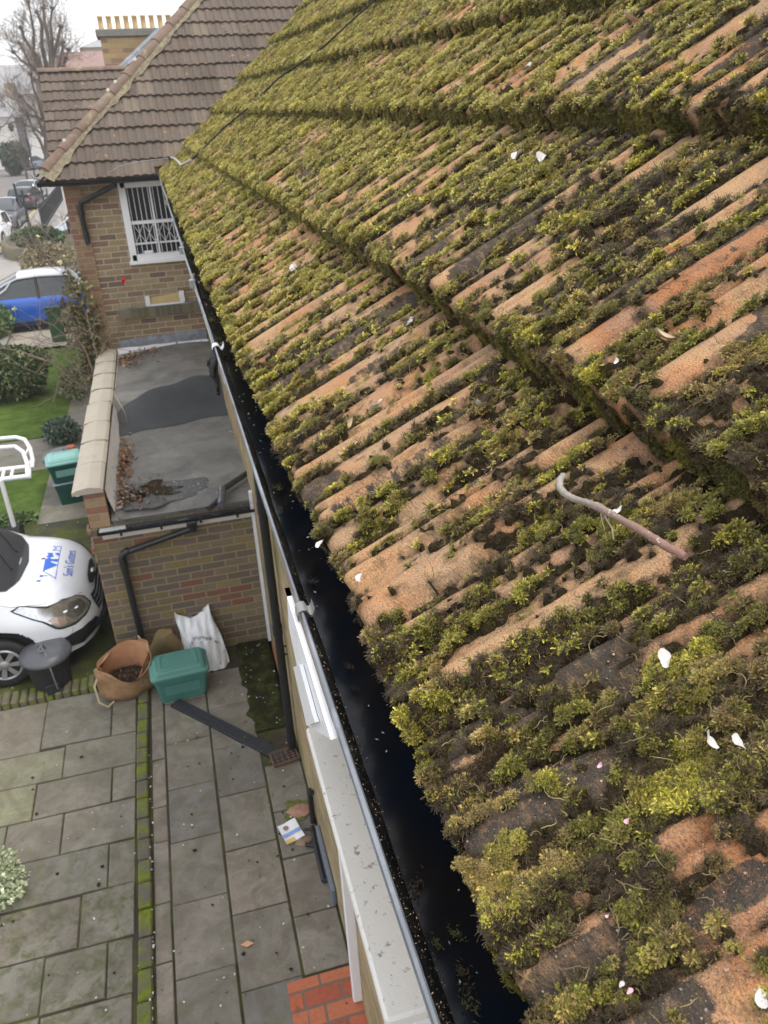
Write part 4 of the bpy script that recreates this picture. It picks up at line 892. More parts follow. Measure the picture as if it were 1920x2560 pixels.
# --- folded olive sack behind
M['olive']=plain('olive_sacking',(.22,.165,.075),.9,.2,6,bump=.8,bsc=12)
P=[]
for i in range(12):
    z=i/11; w=.21*(1-.62*z**1.6); P.append([( -.60+.02*z+w*math.cos(a)*(1+.1*math.sin(4*a+z*4)),6.98+.075*math.sin(a)*(1+.25*math.sin(3*a+z*7)),.42*z) for a in np.linspace(0,2*math.pi,22)[:-1]])
o=MB().grid(P,closed=True); o.add(P[-1],[tuple(range(21))]); o=o.build('folded_sack',M['olive']); tag(o,'slumped olive brown sack between hessian bag and white bag','sack')
# --- white compost sack with printing
t=NT('white_sack_print'); v=t.uv(); c=t.mix(t.noise(4,4,.6,v),(.72,.73,.75),(.80,.81,.82)); t.bump(t.noise(9,5,.6,v,1.2),.7,.03); M['sackw']=t.fin(c,.35,.45)
sk=empty('compost_sack',(-.22,6.86,0),'white plastic compost sack with faint printing leaning on brick wall','sack')
def sackP(u,w,side):   # u across -1..1, w up 0..1
    lean=.25*w; x=u*.195*(1+.10*math.cos(w*3.1)+.04*math.sin(w*9+u*2))+.02*math.sin(w*5); th=.105*(1-abs(u)**2.6)*(max(0,1-w**2.2))**.6+.008
    z=.50*w*(1+0*u)+ (.08*w**6*( (abs(u)**1.5)*1.3-.35 + (.25*u)))
    y=lean-side*th+(.014*math.sin(u*7+w*6)+.010*math.sin(u*15-w*11))*side; return (x-.06*w+.02*w*w,y,z*.97)
nu,nw=22,22
for side,nm in ((1,'front'),(-1,'back')):
    P=[[sackP(-1+2*i/nu,j/nw,side) for i in range(nu+1)] for j in range(nw+1)]
    MB().grid(P).build('sack_'+nm,M['sackw'],sk,local=True)
M['ink']=plain('grey_ink',(.12,.13,.15),.5,.1,9); M['inkb']=plain('pale_ink',(.42,.44,.47),.5,.1,9)
def textobj(s,size,mat,par,fn,name='lettering',ital=0,sp=1.):
    cu=bpy.data.curves.new(name,'FONT'); cu.body=s; cu.size=size; cu.align_x='CENTER'; cu.shear=ital; cu.space_character=sp; cu.resolution_u=3
    o=bpy.data.objects.new(name,cu); C.objects.link(o); dg=bpy.context.evaluated_depsgraph_get(); me=bpy.data.meshes.new_from_object(o.evaluated_get(dg)); bpy.data.objects.remove(o)
    for vtx in me.vertices: vtx.co=Vector(fn(vtx.co.x,vtx.co.y))
    me.materials.clear(); me.materials.append(mat); q=bpy.data.objects.new(name,me); C.objects.link(q); q.parent=par; return q
def onsack(x,y,arc=0): 
    u=x/.19; w=(y+.30-arc*x*x*6)/.60; p=sackP(u,w,1); return (p[0],p[1]-.004,p[2])
for k,chs in enumerate("COVE"): textobj(chs,.052,M['ink'],sk,lambda x,y,k=k: onsack(x-.105+k*.030,y*1.0+.075+.0,1))
for k,chs in enumerate("MANOR"): textobj(chs,.052,M['ink'],sk,lambda x,y,k=k: onsack(x+.018+k*.031,y+.075,1))
for i,(wd) in enumerate((.09,.075,.085,.06)):
    textobj('|'*0+'- - - - -',.028,M['inkb'],sk,lambda x,y,i=i: onsack(x*1.0+.01,y-.005-i*.026),'print_line')
textobj('o',.07,M['inkb'],sk,lambda x,y: onsack(x-.0,y+.02),'emblem')
MB().add([sackP(u,w,1.06) for u,w in((.55,.10),(.93,.10),(.93,.27))],[(0,1,2)]).build('corner_mark',M['ink'],sk,local=True)
# --- black dustbin with domed lid
M['binlid']=plain('grey_bin_lid',(.075,.08,.09),.4,.1,6,spec=.45,dirt=((.12,.125,.13),5,.5,.8))
def dustbin(loc,s,label,tie=True,rz=0):
    d=empty('dustbin',loc,label,'dustbin',rz=rz)
    MB().lathe([(.0,0),(.185*s,0),(.19*s,.02),(.215*s,.30*s),(.235*s,.42*s),(.245*s,.43*s)],n=32).build('bin_body',M['rubber'],d,local=True)
    L=MB().lathe([(.262*s,.405*s),(.268*s,.42*s),(.262*s,.45*s),(.25*s,.455*s),(.245*s,.47*s),(.15*s,.49*s),(.0,.50*s)],n=40).build('lid',M['binlid'],d,local=True)
    mb=MB(); 
    mb.prism([(-.20*s,.462*s),(-.02*s,.50*s),(.0,.53*s),(.02*s,.50*s),(.235*s,.462*s)],'y',-.022*s,.022*s); o=mb.build('lid_grip',M['binlid'],L,local=True)
    return d,L
d,L=dustbin((-1.72,7.04,.0),.92,'black dustbin tied shut with rope in front of van wheel',rz=R(18))
M['rope']=plain('grey_rope',(.16,.16,.165),.8,.1,40)
MB().tube([(.0,.03,.46),(-.02,-.02,.495),(-.01,-.12,.455),(-.015,-.235,.40),(-.01,-.24,.3),(.0,-.225,.12),(.01,-.2,.02)],.008,6).build('rope',M['rope'],d,local=True)
MB().tube([(-.05,.06,.47),(.0,.01,.505),(-.06,-.06,.485),(-.02,-.09,.48)],.008,6).build('rope',M['rope'],d,local=True)
MB().bbox((-.10,-.225,.06),(.03,-.19,.16),.006).build('label_plate',M['rubber'],d,local=True)
# --- white cup
cu=empty('paper_cup',(-1.265,6.90,.075),'white paper cup standing on mossy kerb beside hessian bag','cup')
MB().lathe([(.0,.0),(.022,.0),(.034,.10),(.037,.10),(.037,.106),(.032,.104),(.026,.03),(.0,.03)],n=20).build('cup_body',M['whiteclean'],cu,local=True)
MB().lathe([(.0,.07),(.029,.07)],n=16).build('cup_contents',M['compost'],cu,local=True)
# --- leaflet on the slabs
lf=empty('paper_leaflet',(.255,4.50,.02),'blue and white printed leaflet lying on slabs by the wall','leaflet',rz=R(14))
MB().grid([[(x,y,.004+.012*abs(x)*abs(y)*60+.006*math.sin(x*30)) for x in np.linspace(-.075,.075,6)] for y in np.linspace(-.10,.10,6)]).build('sheet',M['whiteclean'],lf,local=True)
MB().grid([[(x,y,.0085+.012*abs(x)*abs(y)*60+.006*math.sin(x*30)) for x in np.linspace(-.074,.074,6)] for y in (-.035,.0)]).build('blue_band',plain('print_blue',(.25,.36,.66),.5,.05,5),lf,local=True)
MB().grid([[(x,y,.0085+.012*abs(x)*abs(y)*60+.006*math.sin(x*30)) for x in np.linspace(-.074,.0,4)] for y in (-.098,-.06)]).build('yellow_corner',plain('print_yellow',(.70,.48,.12),.5,.05,5),lf,local=True)
MB().lathe([(0,.012),(.022,.012)],(-.025,.045,0),n=10).build('small_picture',plain('print_brown',(.25,.19,.17),.6,.4,60),lf,local=True)
o=blob('stone_disc',.355,4.70,.095,.07,.010,plain('red_sandstone',(.36,.20,.14),.85,.2,9,bump=.4),kind=None,jag=.12,h=.02); tag(o,'round reddish stone lying behind the leaflet on the slabs','stone')
o=blob('stone_disc',.33,4.40,.07,.05,.010,plain('brown_sandstone',(.26,.18,.12),.85,.2,9,bump=.4),kind=None,jag=.2,h=.02); tag(o,'brown flat stone half hidden in front of the leaflet','stone')
o=blob('moss_ring',.36,4.71,.13,.11,.006,M['gmoss'],jag=.35,h=.008); tag(o,'ring of green moss around the reddish stone by the wall','moss')
# dark metal bars beside the wall
br=empty('boot_scraper',(.44,4.2,0),'black metal frame with bars standing beside leaflet against the wall','metal frame')
mb=MB(); mb.tube([(.0,.36,.0),(.0,.36,.34),(.01,.30,.37)],.022,8); mb.build('post',M['blackiron'],br,local=True)
mb=MB(); mb.tube([(-.02,.30,.02),(-.03,.02,.03),(-.03,-.22,.03)],.018,8); mb.tube([(-.03,.10,.03),(-.10,.14,.03)],.015,8); mb.tube([(-.03,.18,.12),(-.09,.2,.12)],.012,8); mb.tube([(-.035,-.22,.03),(.0,-.22,.03)],.016,8); mb.build('rail',M['blackiron'],br,local=True)
MB().bbox((-.005,-.42,.0),(.028,.18,.16),.008).build('grey_panel',plain('grey_blue_board',(.13,.15,.18),.5,.1,5),br,local=True)
# small natural things
cl_=leafproto('dead_leaf',plain('orange_leaf',(.55,.30,.17),.7,.15,20),1,.045,.25)
lo=cl_[0]; lo.location=tuple(onZ(618,2360,.012)); tag(lo,'single orange brown leaf lying on the lower grey slab','leaf')
for q in cl_[1:]: bpy.data.objects.remove(q)
# --- variegated shrub at left edge
def leafcloud(name,c,r,n,cols,sz,label,cat,grp=None,seed=1,zmin=.02,shape=None,trunk=None,elong=1.6,parent=None):
    q=np.random.RandomState(seed); P=[];
    u=q.randn(n,3); u/=np.linalg.norm(u,axis=1)[:,None]; rad=q.rand(n)**.45; 
    lob=.75+.45*vn(u[:,0]*2.2+seed,u[:,1]*2.2+u[:,2]*1.7,seed); p=u*rad[:,None]*lob[:,None]*np.array(r)
    p[:,2]=np.maximum(p[:,2],zmin-c[2]); 
    a=q.randn(n,3);a/=np.linalg.norm(a,axis=1)[:,None]; a=a*.8+u*.6; a/=np.linalg.norm(a,axis=1)[:,None]; b=np.cross(a,q.randn(n,3)); b/=np.linalg.norm(b,axis=1)[:,None]
    s=sz*q.uniform(.6,1.3,n)[:,None]; V=np.stack([p-b*s*.0-a*s*.3,p+b*s*.42+a*s*.35,p+a*s*elong*.75,p-b*s*.42+a*s*.35],1)
    V=V.reshape(-1,3); Fq=np.arange(n*4).reshape(-1,4); cp=np.array(cols); cc=cp[q.randint(0,len(cp),n)]*q.uniform(.7,1.4,n)[:,None]*(.7+.6*vn(u[:,0]*3,u[:,1]*3+u[:,2]*2,seed+5))[:,None]
    if parent is None: o=empty(name,c,label,cat,grp)
    else: o=parent
    ob=np_mesh('foliage',V,Fq,M['foliage'],cols={'col':np.repeat(cc,4,0)},smooth=False); ob.parent=o
    mb=MB()
    for k in range(7):
        e=(u[k]*np.array(r)*.7); e[2]=abs(e[2]); mb.tube([(e[0]*.1,e[1]*.1,-c[2]+.01),(e[0]*.5,e[1]*.5,e[2]*.3-c[2]*.3),tuple(e)],[.03*max(r),.02*max(r),.006*max(r)],5)
    mb.build('stem',M['bark'],o,local=True)
    return o
t=NT('foliage_mat'); M['foliage']=t.fin(t.attr('col'),.6,.3)
M['bark']=plain('bark',(.13,.10,.075),.9,.25,12,bump=.5)
leafcloud('variegated_shrub',(-1.98,4.60,.12),(.30,.34,.24),3600,[(.42,.48,.30),(.55,.58,.40),(.30,.40,.20),(.50,.52,.33),(.34,.42,.24)],.020,'pale cream green variegated shrub at the patio edge','shrub',seed=4)
# ============================================================ NEIGHBOUR HOUSE (closing the view)
YW=12.3
nh=empty('hipped_house',(-.4,13,0),'yellow brick house with brown tiled hipped roof and white barred window','house')
# wall with a window opening
wx0,wx1,wz0,wz1=-.42,.36,3.24,4.25
mb=MB(); mb.box((-.93,YW,-.05),(wx0,YW+.3,4.3)); mb.box((wx0,YW,-.05),(wx1,YW+.3,wz0)); mb.box((wx1,YW,-.05),(1.2,YW+.3,4.3)); mb.box((wx0,YW,wz1),(wx1,YW+.3,4.3))
mb.build('wall',M['brick_far'],nh)
MB().box((-1.155,YW-.02,-.05),(-.93,YW+.3,4.28)).build('corner_pier',M['brick_pier'],nh)
MB().box((-1.15,YW+.3,-.05),(-1.12,24,4.28)).build('side_wall',M['brick_far'],nh)
# recess band: soldier course and painted vent
mb=MB(); mb.box((-.75,YW-.07,2.43),(1.1,YW+.01,2.56)); mb.build('soldier_course',brickmat('soldier_bricks',[(.16,.14,.10),(.12,.11,.08),(.20,.17,.11),(.14,.12,.07)],(.22,.19,.14),.082,.30,.014,off=0,dirt=((.09,.10,.03),2,.5,.8)),nh)
MB().box((-.75,YW-.045,2.56),(1.1,YW-.0,2.575)).build('lead_top',M['grey_lead'],nh)
vt=MB().box((-.35,YW-.05,2.575),(.20,YW-.01,2.60)).build('vent_frame',M['white'],nh)
MB().box((-.35,YW-.06,2.60),(-.285,YW-.005,2.72)).build('frame_side',M['white'],vt); MB().box((.14,YW-.06,2.60),(.21,YW-.005,2.75)).build('frame_side',M['white'],vt)
MB().add([(-.285,YW-.05,2.60),(.14,YW-.05,2.60),(.14,YW-.012,2.72),(-.285,YW-.012,2.69)],[(0,1,2,3)]).build('yellow_panel',plain('ochre_panel',(.48,.36,.16),.7,.15,6),vt)
# window
wn=empty('window',(-.03,YW,3.7)); wn.parent=nh; wn.location=Vector((-.03,YW,3.7))-nh.location
fr=.065
mb=MB(); mb.bbox((wx0-.03,YW-.03,wz0-.05),(wx0+fr,YW+.05,wz1),.004); mb.bbox((wx1-fr,YW-.03,wz0-.05),(wx1+.03,YW+.05,wz1),.004); mb.bbox((wx0,YW-.03,wz1-.07),(wx1,YW+.05,wz1),.004); mb.bbox((wx0-.05,YW-.07,wz0-.07),(wx1+.05,YW+.05,wz0-.02),.006); mb.bbox((wx0,YW-.03,wz0-.03),(wx1,YW+.05,wz0+.06),.004)
mb.build('frame',M['whiteclean'],wn)
mb=MB(); mb.bbox((wx0+fr,YW-.01,3.70),(wx1-fr,YW+.045,3.745),.004)
for z in (3.44,): mb.bbox((wx0+fr,YW,z-.012),(wx1-fr,YW+.03,z+.012),.003)
mb.bbox((-.045,YW-.0,wz0+.05),(-.02,YW+.03,wz1-.06),.003); mb.build('glazing_bars',M['whiteclean'],wn)
MB().box((wx0+.03,YW+.05,wz0),(wx1-.03,YW+.055,wz1-.04)).build('pane',plain('room_dark_glass',(.02,.022,.022),.35,.4,3,spec=.25),wn)
mb=MB(); N_=10
for k in range(N_):
    x=wx0+fr+.02+k*(wx1-wx0-2*fr-.04)/(N_-1)
    mb.tube([(x,YW+.035,wz0+.05),(x,YW+.035,wz1-.07)],.007,4)
    if k<N_-1:
        x2=x+(wx1-wx0-2*fr-.04)/(N_-1)
        for z0,z1 in ((3.45,3.70),):
            zm=(z0+z1)/2
            if k%2==0: mb.tube([(x,YW+.03,z0),(x2,YW+.03,zm)],.005,4); mb.tube([(x2,YW+.03,zm),(x,YW+.03,z1)],.005,4)
            else: mb.tube([(x2,YW+.03,z0),(x,YW+.03,zm)],.005,4); mb.tube([(x,YW+.03,zm),(x2,YW+.03,z1)],.005,4)
mb.build('security_grille',M['whiteclean'],wn)
MB().bbox((-.25,YW+.0,wz0+.06),(-.12,YW+.03,wz0+.10),.01).build('sill_ornament',M['whiteclean'],wn)
# eaves: gutter, downpipe
o=halfgut('gutter',(-1.42,11.93,4.335),(.10,11.93,4.335),.055,M['gutblack'],nh)
MB().box((-1.3,11.99,4.27),(1.2,YW+.1,4.30)).build('soffit',M['blackplastic'],nh)
dp2=downpipe([(-.47,11.95,4.30),(-.48,12.0,4.24),(-.96,12.22,4.04),(-.985,12.24,3.96),(-.975,12.24,3.52),(-.96,12.24,3.50)],.036,'downpipe',nh,[((-.985,12.24,4.0),(-.982,12.24,3.88)),((-.975,12.24,3.66),(-.975,12.24,3.56)),((-.475,11.96,4.29),(-.48,11.99,4.24))])
MB().tube([(-1.36,11.9,4.38),(-1.44,11.88,4.40),(-1.47,11.9,4.45)],.012,6).build('broken_bracket',M['clip'],nh)
# tiled roofs
t=NT('brown_concrete_tile'); v=t.uv(); A=t.attr('tint'); sp=t.n.new('ShaderNodeSeparateColor'); t.l.new(A,sp.inputs[0])
c=t.ramp(sp.outputs[0],[(0,(.095,.075,.060)),(.35,(.130,.102,.080)),(.7,(.112,.090,.074)),(1,(.165,.132,.10))]); c=t.mix(.5,c,t.mix(t.noise(13,6,.7,v),(.25,.25,.25),(.8,.8,.8)),'OVERLAY')
f=t.ramp(t.noise(4.5,5,.65,v,.5),[(.645,(0,0,0)),(.68,(1,1,1))]); c=t.mix(t.math('MULTIPLY',f,.8),c,(.40,.22,.13)); f=t.ramp(t.noise(7.3,5,.7,v,.5),[(.635,(0,0,0)),(.67,(1,1,1))]); c=t.mix(t.math('MULTIPLY',f,.85),c,(.030,.028,.018))
f=t.ramp(t.voro(9,v),[(.07,(1,1,1)),(.10,(0,0,0))]); c=t.mix(t.math('MULTIPLY',f,t.ramp(t.voro(9,v,out='Color'),[(.75,(0,0,0)),(.8,(.7,.7,.7))])),c,(.5,.48,.42)); t.bump(t.noise(60,4,.6,v),.4,.006); M['btile']=t.fin(c,.85,.25)
def troof(name,u0,u1,vlen,ul,ur,o3,ud,vd,nd,gauge,par,roll=.115,seed=0,du=.0125,amp=.016,step=.030):
    o3,ud,vd,nd=[np.array(q,float) for q in(o3,ud,vd,nd)]; V=[];Fs=[];tn=[];uvs=[];off=0; ncr=int(math.ceil(vlen/gauge))
    for c in range(ncr):
        v0=c*gauge; v1=min((c+1)*gauge,vlen); us=np.arange(u0,u1+du,du); s=np.array([0,0.001,.5,1.0]); vv=v0+(v1-v0)*s
        GU,GV=np.meshgrid(us,vv,indexing='ij'); off_=(c%2)*0
        ft=np.mod(GU/roll,1); h=amp*np.sqrt(np.clip(1-np.abs((ft-.5)/.33)**2.4,0,1))-.006*np.exp(-((ft-.0)/.06)**2)
        ji=_h(np.floor(GU/(2*roll)).astype(np.int64),np.full(GU.shape,c+seed*97),5); h=h+step*(1-(GV-v0)/gauge)+(ji-.5)*.007
        GVj=GV+(ji-.5)*.014*(s[None,:]<.4)
        h[:,0]=-.004
        L=ul(GV);Rr=ur(GV); GU2=np.clip(GU,L,Rr)
        P=o3+GU2[...,None]*ud+GVj[...,None]*vd+h[...,None]*nd
        V.append(P.reshape(-1,3)); q=gq(*GU.shape)+off
        okq=((GU>L-du)&(GU<Rr+du)).ravel(); okq=okq[(q-off)].all(1); Fs.append(q[okq]); off+=GU.size
        tn.append(np.stack([_h(np.floor(GU/(2*roll)).astype(np.int64),np.full(GU.shape,c+seed*31),7)]*3,-1).reshape(-1,3)); uvs.append(np.stack([GU,GV+seed*3],-1).reshape(-1,2))
    return np_mesh(name,np.concatenate(V),np.concatenate(Fs),M['btile'],uv=np.concatenate(uvs),cols={'tint':np.concatenate(tn)},parent=par,smooth=False)
b=R(42); cb,sb=math.cos(b),math.sin(b)
troof('roof',-1.5,6.2,3.55,lambda v:-1.40+v*cb,lambda v:np.minimum(6.2,.05+v*cb*1.9+.02),(0,11.93,4.33),(1,0,0),(0,cb,sb),(0,-sb,cb),.285,nh)
# hidden left hip face, built too
P=[[(-1.42+s*cb,11.95+s*cb+ (26-2*s*cb-11.95)*k*1.0*.5,4.33+s*sb) for k in (0,.3,.6,1)] for s in (0,1.8,3.5)]
MB().grid(P,smooth=False).build('hip_side_roof',M['btile'],nh)
# hip ridge tiles with lichen mortar
t=NT('hip_tile'); v=t.uv(kind='Object'); c=t.ramp(t.noise(3,6,.6,v),[(.3,(.15,.10,.078)),(.7,(.21,.155,.12))]); c=t.mix(t.ramp(t.noise(6,6,.7,v,.4),[(.55,(0,0,0)),(.66,(1,1,1))]),c,(.27,.23,.13)); t.bump(t.noise(40,4,.6,v),.4,.01); M['hip']=t.fin(c,.85,.25)
t=NT('lichen_mortar'); v=t.uv(kind='Object'); c=t.ramp(t.noise(11,8,.8,v,.5),[(.36,(.13,.11,.08)),(.5,(.235,.20,.14)),(.62,(.32,.285,.15)),(.72,(.25,.22,.18))]); t.bump(t.noise(20,6,.7,v),1,.03); M['lich']=t.fin(c,.9,.2)
hd=np.array([cb,cb,sb]); hl=np.linalg.norm(hd); hd=hd/hl; h0=np.array([-1.40,11.95,4.37]); k=0; s=.0
side=np.cross(hd,[0,0,1.]); side/=np.linalg.norm(side); up=np.cross(side,hd)
mb=MB()
P=[]
for s in np.linspace(.05,4.7,90):
    w=.085+.05*float(vn(np.array(s*9),np.array(2.)))+.06*max(0,.8-s)
    P.append([tuple(h0+hd*s+side*x+up*(.022-.9*abs(x)*.50+.035*(1-abs(x)/w)+.012*float(vn(np.array(s*20),np.array(x*40))))) for x in np.linspace(-w,w*1.25,9)])
mb.grid(P).build('hip_mortar',M['lich'],nh)
s=.15
while s<4.7:
    P=[]
    for q in (0,.5,1.):
        P.append([tuple(h0+hd*(s+q*.40)+side*(.085*math.cos(a))*(1-.06*q)+up*(.070*math.sin(a)+.012*(1-q)-.0)) for a in np.linspace(0,math.pi,9)])
    mb=MB().grid(P); mb.grid([[tuple(np.array(p)) for p in P[0]],[tuple(np.array(p)*.0+(h0+hd*s-up*.01)) for p in P[0]]]); mb.build('hip_tile',M['hip'],nh); s+=.405
M['lump']=plain('white_mortar',(.5,.48,.42),.9,.2,20)
for x,y in ((185,373),(308,262),(355,168),(312,232)):
    r=ray(x,y); p=onY(x,y,11.95+ (0)); # on the hip line
    s_=np.linspace(0,4.7,200); pts_=[h0+hd*q+up*.07 for q in s_]; d_=[np.linalg.norm(np.cross(q-np.array([0,0,CZ]),r/np.linalg.norm(r))) for q in pts_]; q=pts_[int(np.argmin(d_))]
    MB().lathe([(0.028,-.01),(.024,.02),(.0,.035)],tuple(q),n=8).build('mortar_lump',M['lump'],nh)
# --- rear wing with lower ridge
wg=empty('rear_wing',(-1,20,0),'brown tiled pitched roof wing behind the hip ridge, left','building')
bw=R(43)
troof('roof',-1.90,1.2,2.42,lambda v:-1.86+0*v,lambda v:1.2+0*v,(0,18.25,4.34),(1,0,0),(0,math.cos(bw),math.sin(bw)),(0,-math.sin(bw),math.cos(bw)),.262,wg,roll=.14,seed=3,du=.015)
MB().box((-1.75,18.6,0),(1.2,21.5,4.3)).build('wall',M['brick_far'],wg)
ry=18.25+2.42*math.cos(bw); rz=4.34+2.42*math.sin(bw)
s=-1.9
while s<1.0:
    MB().grid([[(s+q*.44,ry+.10*math.cos(a),rz-.02+.075*math.sin(a)+.01*(1-q)) for a in np.linspace(0,math.pi,8)] for q in (0,1)]).build('ridge_tile',M['hip'],wg); s+=.445
MB().grid([[(x,ry+.02+(k*1.6),rz-k*1.5) for x in (-1.88,1.2)] for k in (0,1)],smooth=False).build('rear_slope',M['btile'],wg)
MB().box((-1.92,18.2,4.26),(-1.3,18.35,4.33)).build('gutter',M['blackplastic'],wg)
MB().add([(-.14,19.9,6.02),(.05,19.8,6.02),(.05,19.8,6.12)],[(0,1,2)]).build('tile_gap',M['hip'],wg)
# --- slate roof with lead hip and chimney
M['slate']=brickmat('slate',[(.20,.225,.26),(.235,.26,.295),(.26,.285,.315),(.22,.24,.27)],(.13,.15,.17),.25,.15,.012,bumpd=.003)
sl=empty('slate_roof',(.3,20.6,6),'blue grey slate roof slope edged in lead between chimney and hip','roof')
a_=onY(303,168,20.3);b_=onY(402,78,21.6);c_=onY(470,170,21.0)
MB().add([a_,c_+[0,-.2,-.1],c_+[0,.5,.9],b_],[(0,1,2,3)]).build('slates',M['slate'],sl)
MB().tube([a_+[-.03,0,-.02],b_+[-.02,0,.03]],.055,8).build('lead_hip',M['grey_lead'],sl)
MB().add([a_,b_,b_+[.2,1.5,-1.5],a_+[-.2,2.,-.3]],[(0,1,2,3)]).build('side_slope',M['slate'],sl)
chm=empty('chimney_stack',(.2,22.5,5.9),'yellow brick chimney stack with stone cap and row of pots','chimney')
ya=22.; L_=onY(265,165,ya);T_=onY(248,82,ya);Rr_=onY(452,70,ya)
zc=onY(255,90,ya)[2]
MB().box((-.60,ya,5.2),(1.25,ya+.75,zc-.02)).build('stack',M['brick_chim'],chm)
MB().bbox((-.68,ya-.07,zc-.02),(1.33,ya+.82,zc+.13),.01).build('cap',plain('stone_cap',(.20,.19,.165),.9,.2,5,bump=.5),chm)
M['pot']=plain('buff_pot',(.56,.40,.20),.8,.08,6)
for i in range(10): 
    x=-.54+i*.19; MB().lathe([(.062,0),(.056,.1),(.054,.24),(.066,.245),(.066,.275),(.045,.275),(.045,.1)],(x,ya+.2,zc+.13),n=12).build('chimney_pot',M['pot'],chm)
# ============================================================ GARDENS BEYOND
cs=[(.10,.14,.04),(.07,.11,.03),(.16,.19,.05),(.22,.21,.08)]
leafcloud('round_bush',(-3.35,17.3,.55),(.72,.75,.62),9000,[(.05,.085,.035),(.07,.115,.045),(.04,.07,.03),(.14,.17,.07),(.26,.27,.12)],.055,'rounded dark green bush on the lawn beyond the parapet','bush',seed=11)
leafcloud('laurel_bush',(-4.95,22.7,.5),(.85,.7,.65),4000,[(.10,.16,.05),(.15,.23,.08),(.08,.13,.045),(.20,.28,.10)],.085,'light green broad leaved bush in front of blue car','bush',seed=12)
leafcloud('ragged_shrub',(-2.2,17.2,.22),(.3,1.1,.28),1600,[(.12,.15,.06),(.09,.12,.05),(.22,.20,.11),(.18,.15,.09)],.045,'ragged low shrub beside extension parapet and round bush','shrub',seed=13)
leafcloud('lavender_clump',(-2.2,14.2,.22),(.32,.4,.22),2600,[(.10,.15,.10),(.07,.11,.08),(.14,.19,.12)],.04,'low grey green clump at lawn corner next to parapet','shrub',seed=14)
leafcloud('hedge',(-5.15,39.6,.5),(1.1,.5,.5),3500,[(.05,.10,.04),(.07,.13,.05),(.04,.08,.03)],.12,'dark green clipped hedge beside the pavement railings','hedge',seed=15)
leafcloud('weed_patch',(-2.75,11.05,.05),(.55,.22,.12),1500,[(.12,.19,.07),(.16,.23,.10),(.09,.14,.05)],.035,'patch of low green weeds by the edge of forecourt','weeds',seed=16)
leafcloud('dry_shrub',(-4.15,33.,.55),(1.05,1.7,.62),5500,[(.20,.15,.10),(.26,.19,.12),(.16,.13,.08),(.14,.16,.07),(.30,.26,.14)],.07,'dry brown and pinkish shrubs behind low curved wall','shrubs',seed=17)
leafcloud('ivy',(-1.25,12.12,2.3),(.26,.14,1.05),1500,[(.14,.15,.055),(.10,.12,.045),(.22,.17,.09),(.19,.13,.08),(.26,.24,.10)],.05,'tangled climbing shrub against corner of the brick house','climber',seed=18,zmin=.1)
# bare twigs in front of it
M['twigm']=plain('twig_grey',(.22,.17,.13),.85,.25,20)
def twigs(name,base,n,hgt,spread,label,cat,seed,r=.012,par=None,lean=(0,0)):
    q=np.random.RandomState(seed); mb=MB()
    def grow(p,d,L,r,dep):
        pts_=[p]; 
        for i in range(4): d=d+q.randn(3)*.16; d/=np.linalg.norm(d); p=p+d*L/4; pts_.append(p)
        mb.tube(pts_,[r,r*.9,r*.75,r*.65,r*.5],4,cap=False)
        if dep>0:
            for k in range(3): 
                i=q.randint(1,5); dd=d+q.randn(3)*.6; dd/=np.linalg.norm(dd); grow(pts_[i],dd,L*q.uniform(.45,.75),r*.55,dep-1)
    for k in range(n): grow(np.array(base)+q.randn(3)*[spread*.3,spread*.3,0],np.array([q.randn()*spread+lean[0],q.randn()*spread+lean[1],1.2]),hgt*q.uniform(.6,1),r,3)
    o=mb.build(name,M['twigm'],par); 
    if label: tag(o,label,cat)
    return o
twigs('bare_climber',(-1.30,12.0,1.2),5,1.7,.14,'leafless climbing stems rising past the house corner','climber',5,.016)
twigs('bare_shrub',(-2.9,22.5,.05),4,1.3,.3,'leafless twiggy shrub in front of the blue car','shrub',8,.016)
twigs('bare_shrub',(-4.8,36,.05),9,1.8,.6,'leafless brown shrub above low curved garden wall','shrub',9,.02)
twigs('bare_shrub',(-3.9,38,.05),3,1.9,.5,'leafless twiggy shrub near the railings by house corner','shrub',10,.02)
# flowers
M['red']=plain('red_flower',(.75,.02,.02),.5,.1,20); M['yel']=plain('pale_flower',(.75,.72,.40),.5,.1,20)
def flower(x,y,Y,r,mat,label):
    c=onY(x,y,Y); q=np.random.RandomState(int(x)); mb=MB()
    for k in range(16):
        a=q.uniform(0,6.28);e=q.uniform(-.6,1.3); d=np.array([math.cos(a)*math.cos(e),math.sin(a)*math.cos(e),math.sin(e)]); s=np.cross(d,q.randn(3));s/=np.linalg.norm(s); mb.add([c,c+d*r*.6+s*r*.4,c+d*r,c+d*r*.6-s*r*.4],[(0,1,2,3)])
    mb.tube([c,c-np.array([0,0,r*2.5])],r*.08,4); tag(mb.build('flower',mat),label,'flower')
flower(308,703,12.2,.05,M['red'],'single bright red flower in front of the brick wall')
flower(150,656,30,.10,M['yel'],'pale yellow rose bloom over the blue car roof')
flower(95,592,38,.10,M['yel'],'pale yellow bloom beside the clipped hedge')
flower(36,772,23,.07,M['yel'],'small pale bloom among leaves left of blue car')
# low curved wall
t=NT('old_wall'); v=t.uv(kind='Object'); c=t.ramp(t.noise(2,7,.65,v),[(.3,(.10,.09,.06)),(.55,(.17,.15,.10)),(.75,(.11,.13,.05))]); t.bump(t.noise(9,5,.6,v),.6,.05); M['oldwall']=t.fin(c,.9,.2)
P=[]
for a in np.linspace(-.6,2.4,22):
    x=-5.0-1.75*math.sin(a)*1.0; y=36.+3.6*(1-math.cos(a))*1.2; P.append([(x,y,0),(x,y,.55),(x+.25*math.sin(a),y+.15,.62),(x+.3*math.sin(a),y+.3,0)])
tag(MB().grid(P).build('garden_wall',M['oldwall']),'low curved mossy garden wall around the dry shrubs','wall')
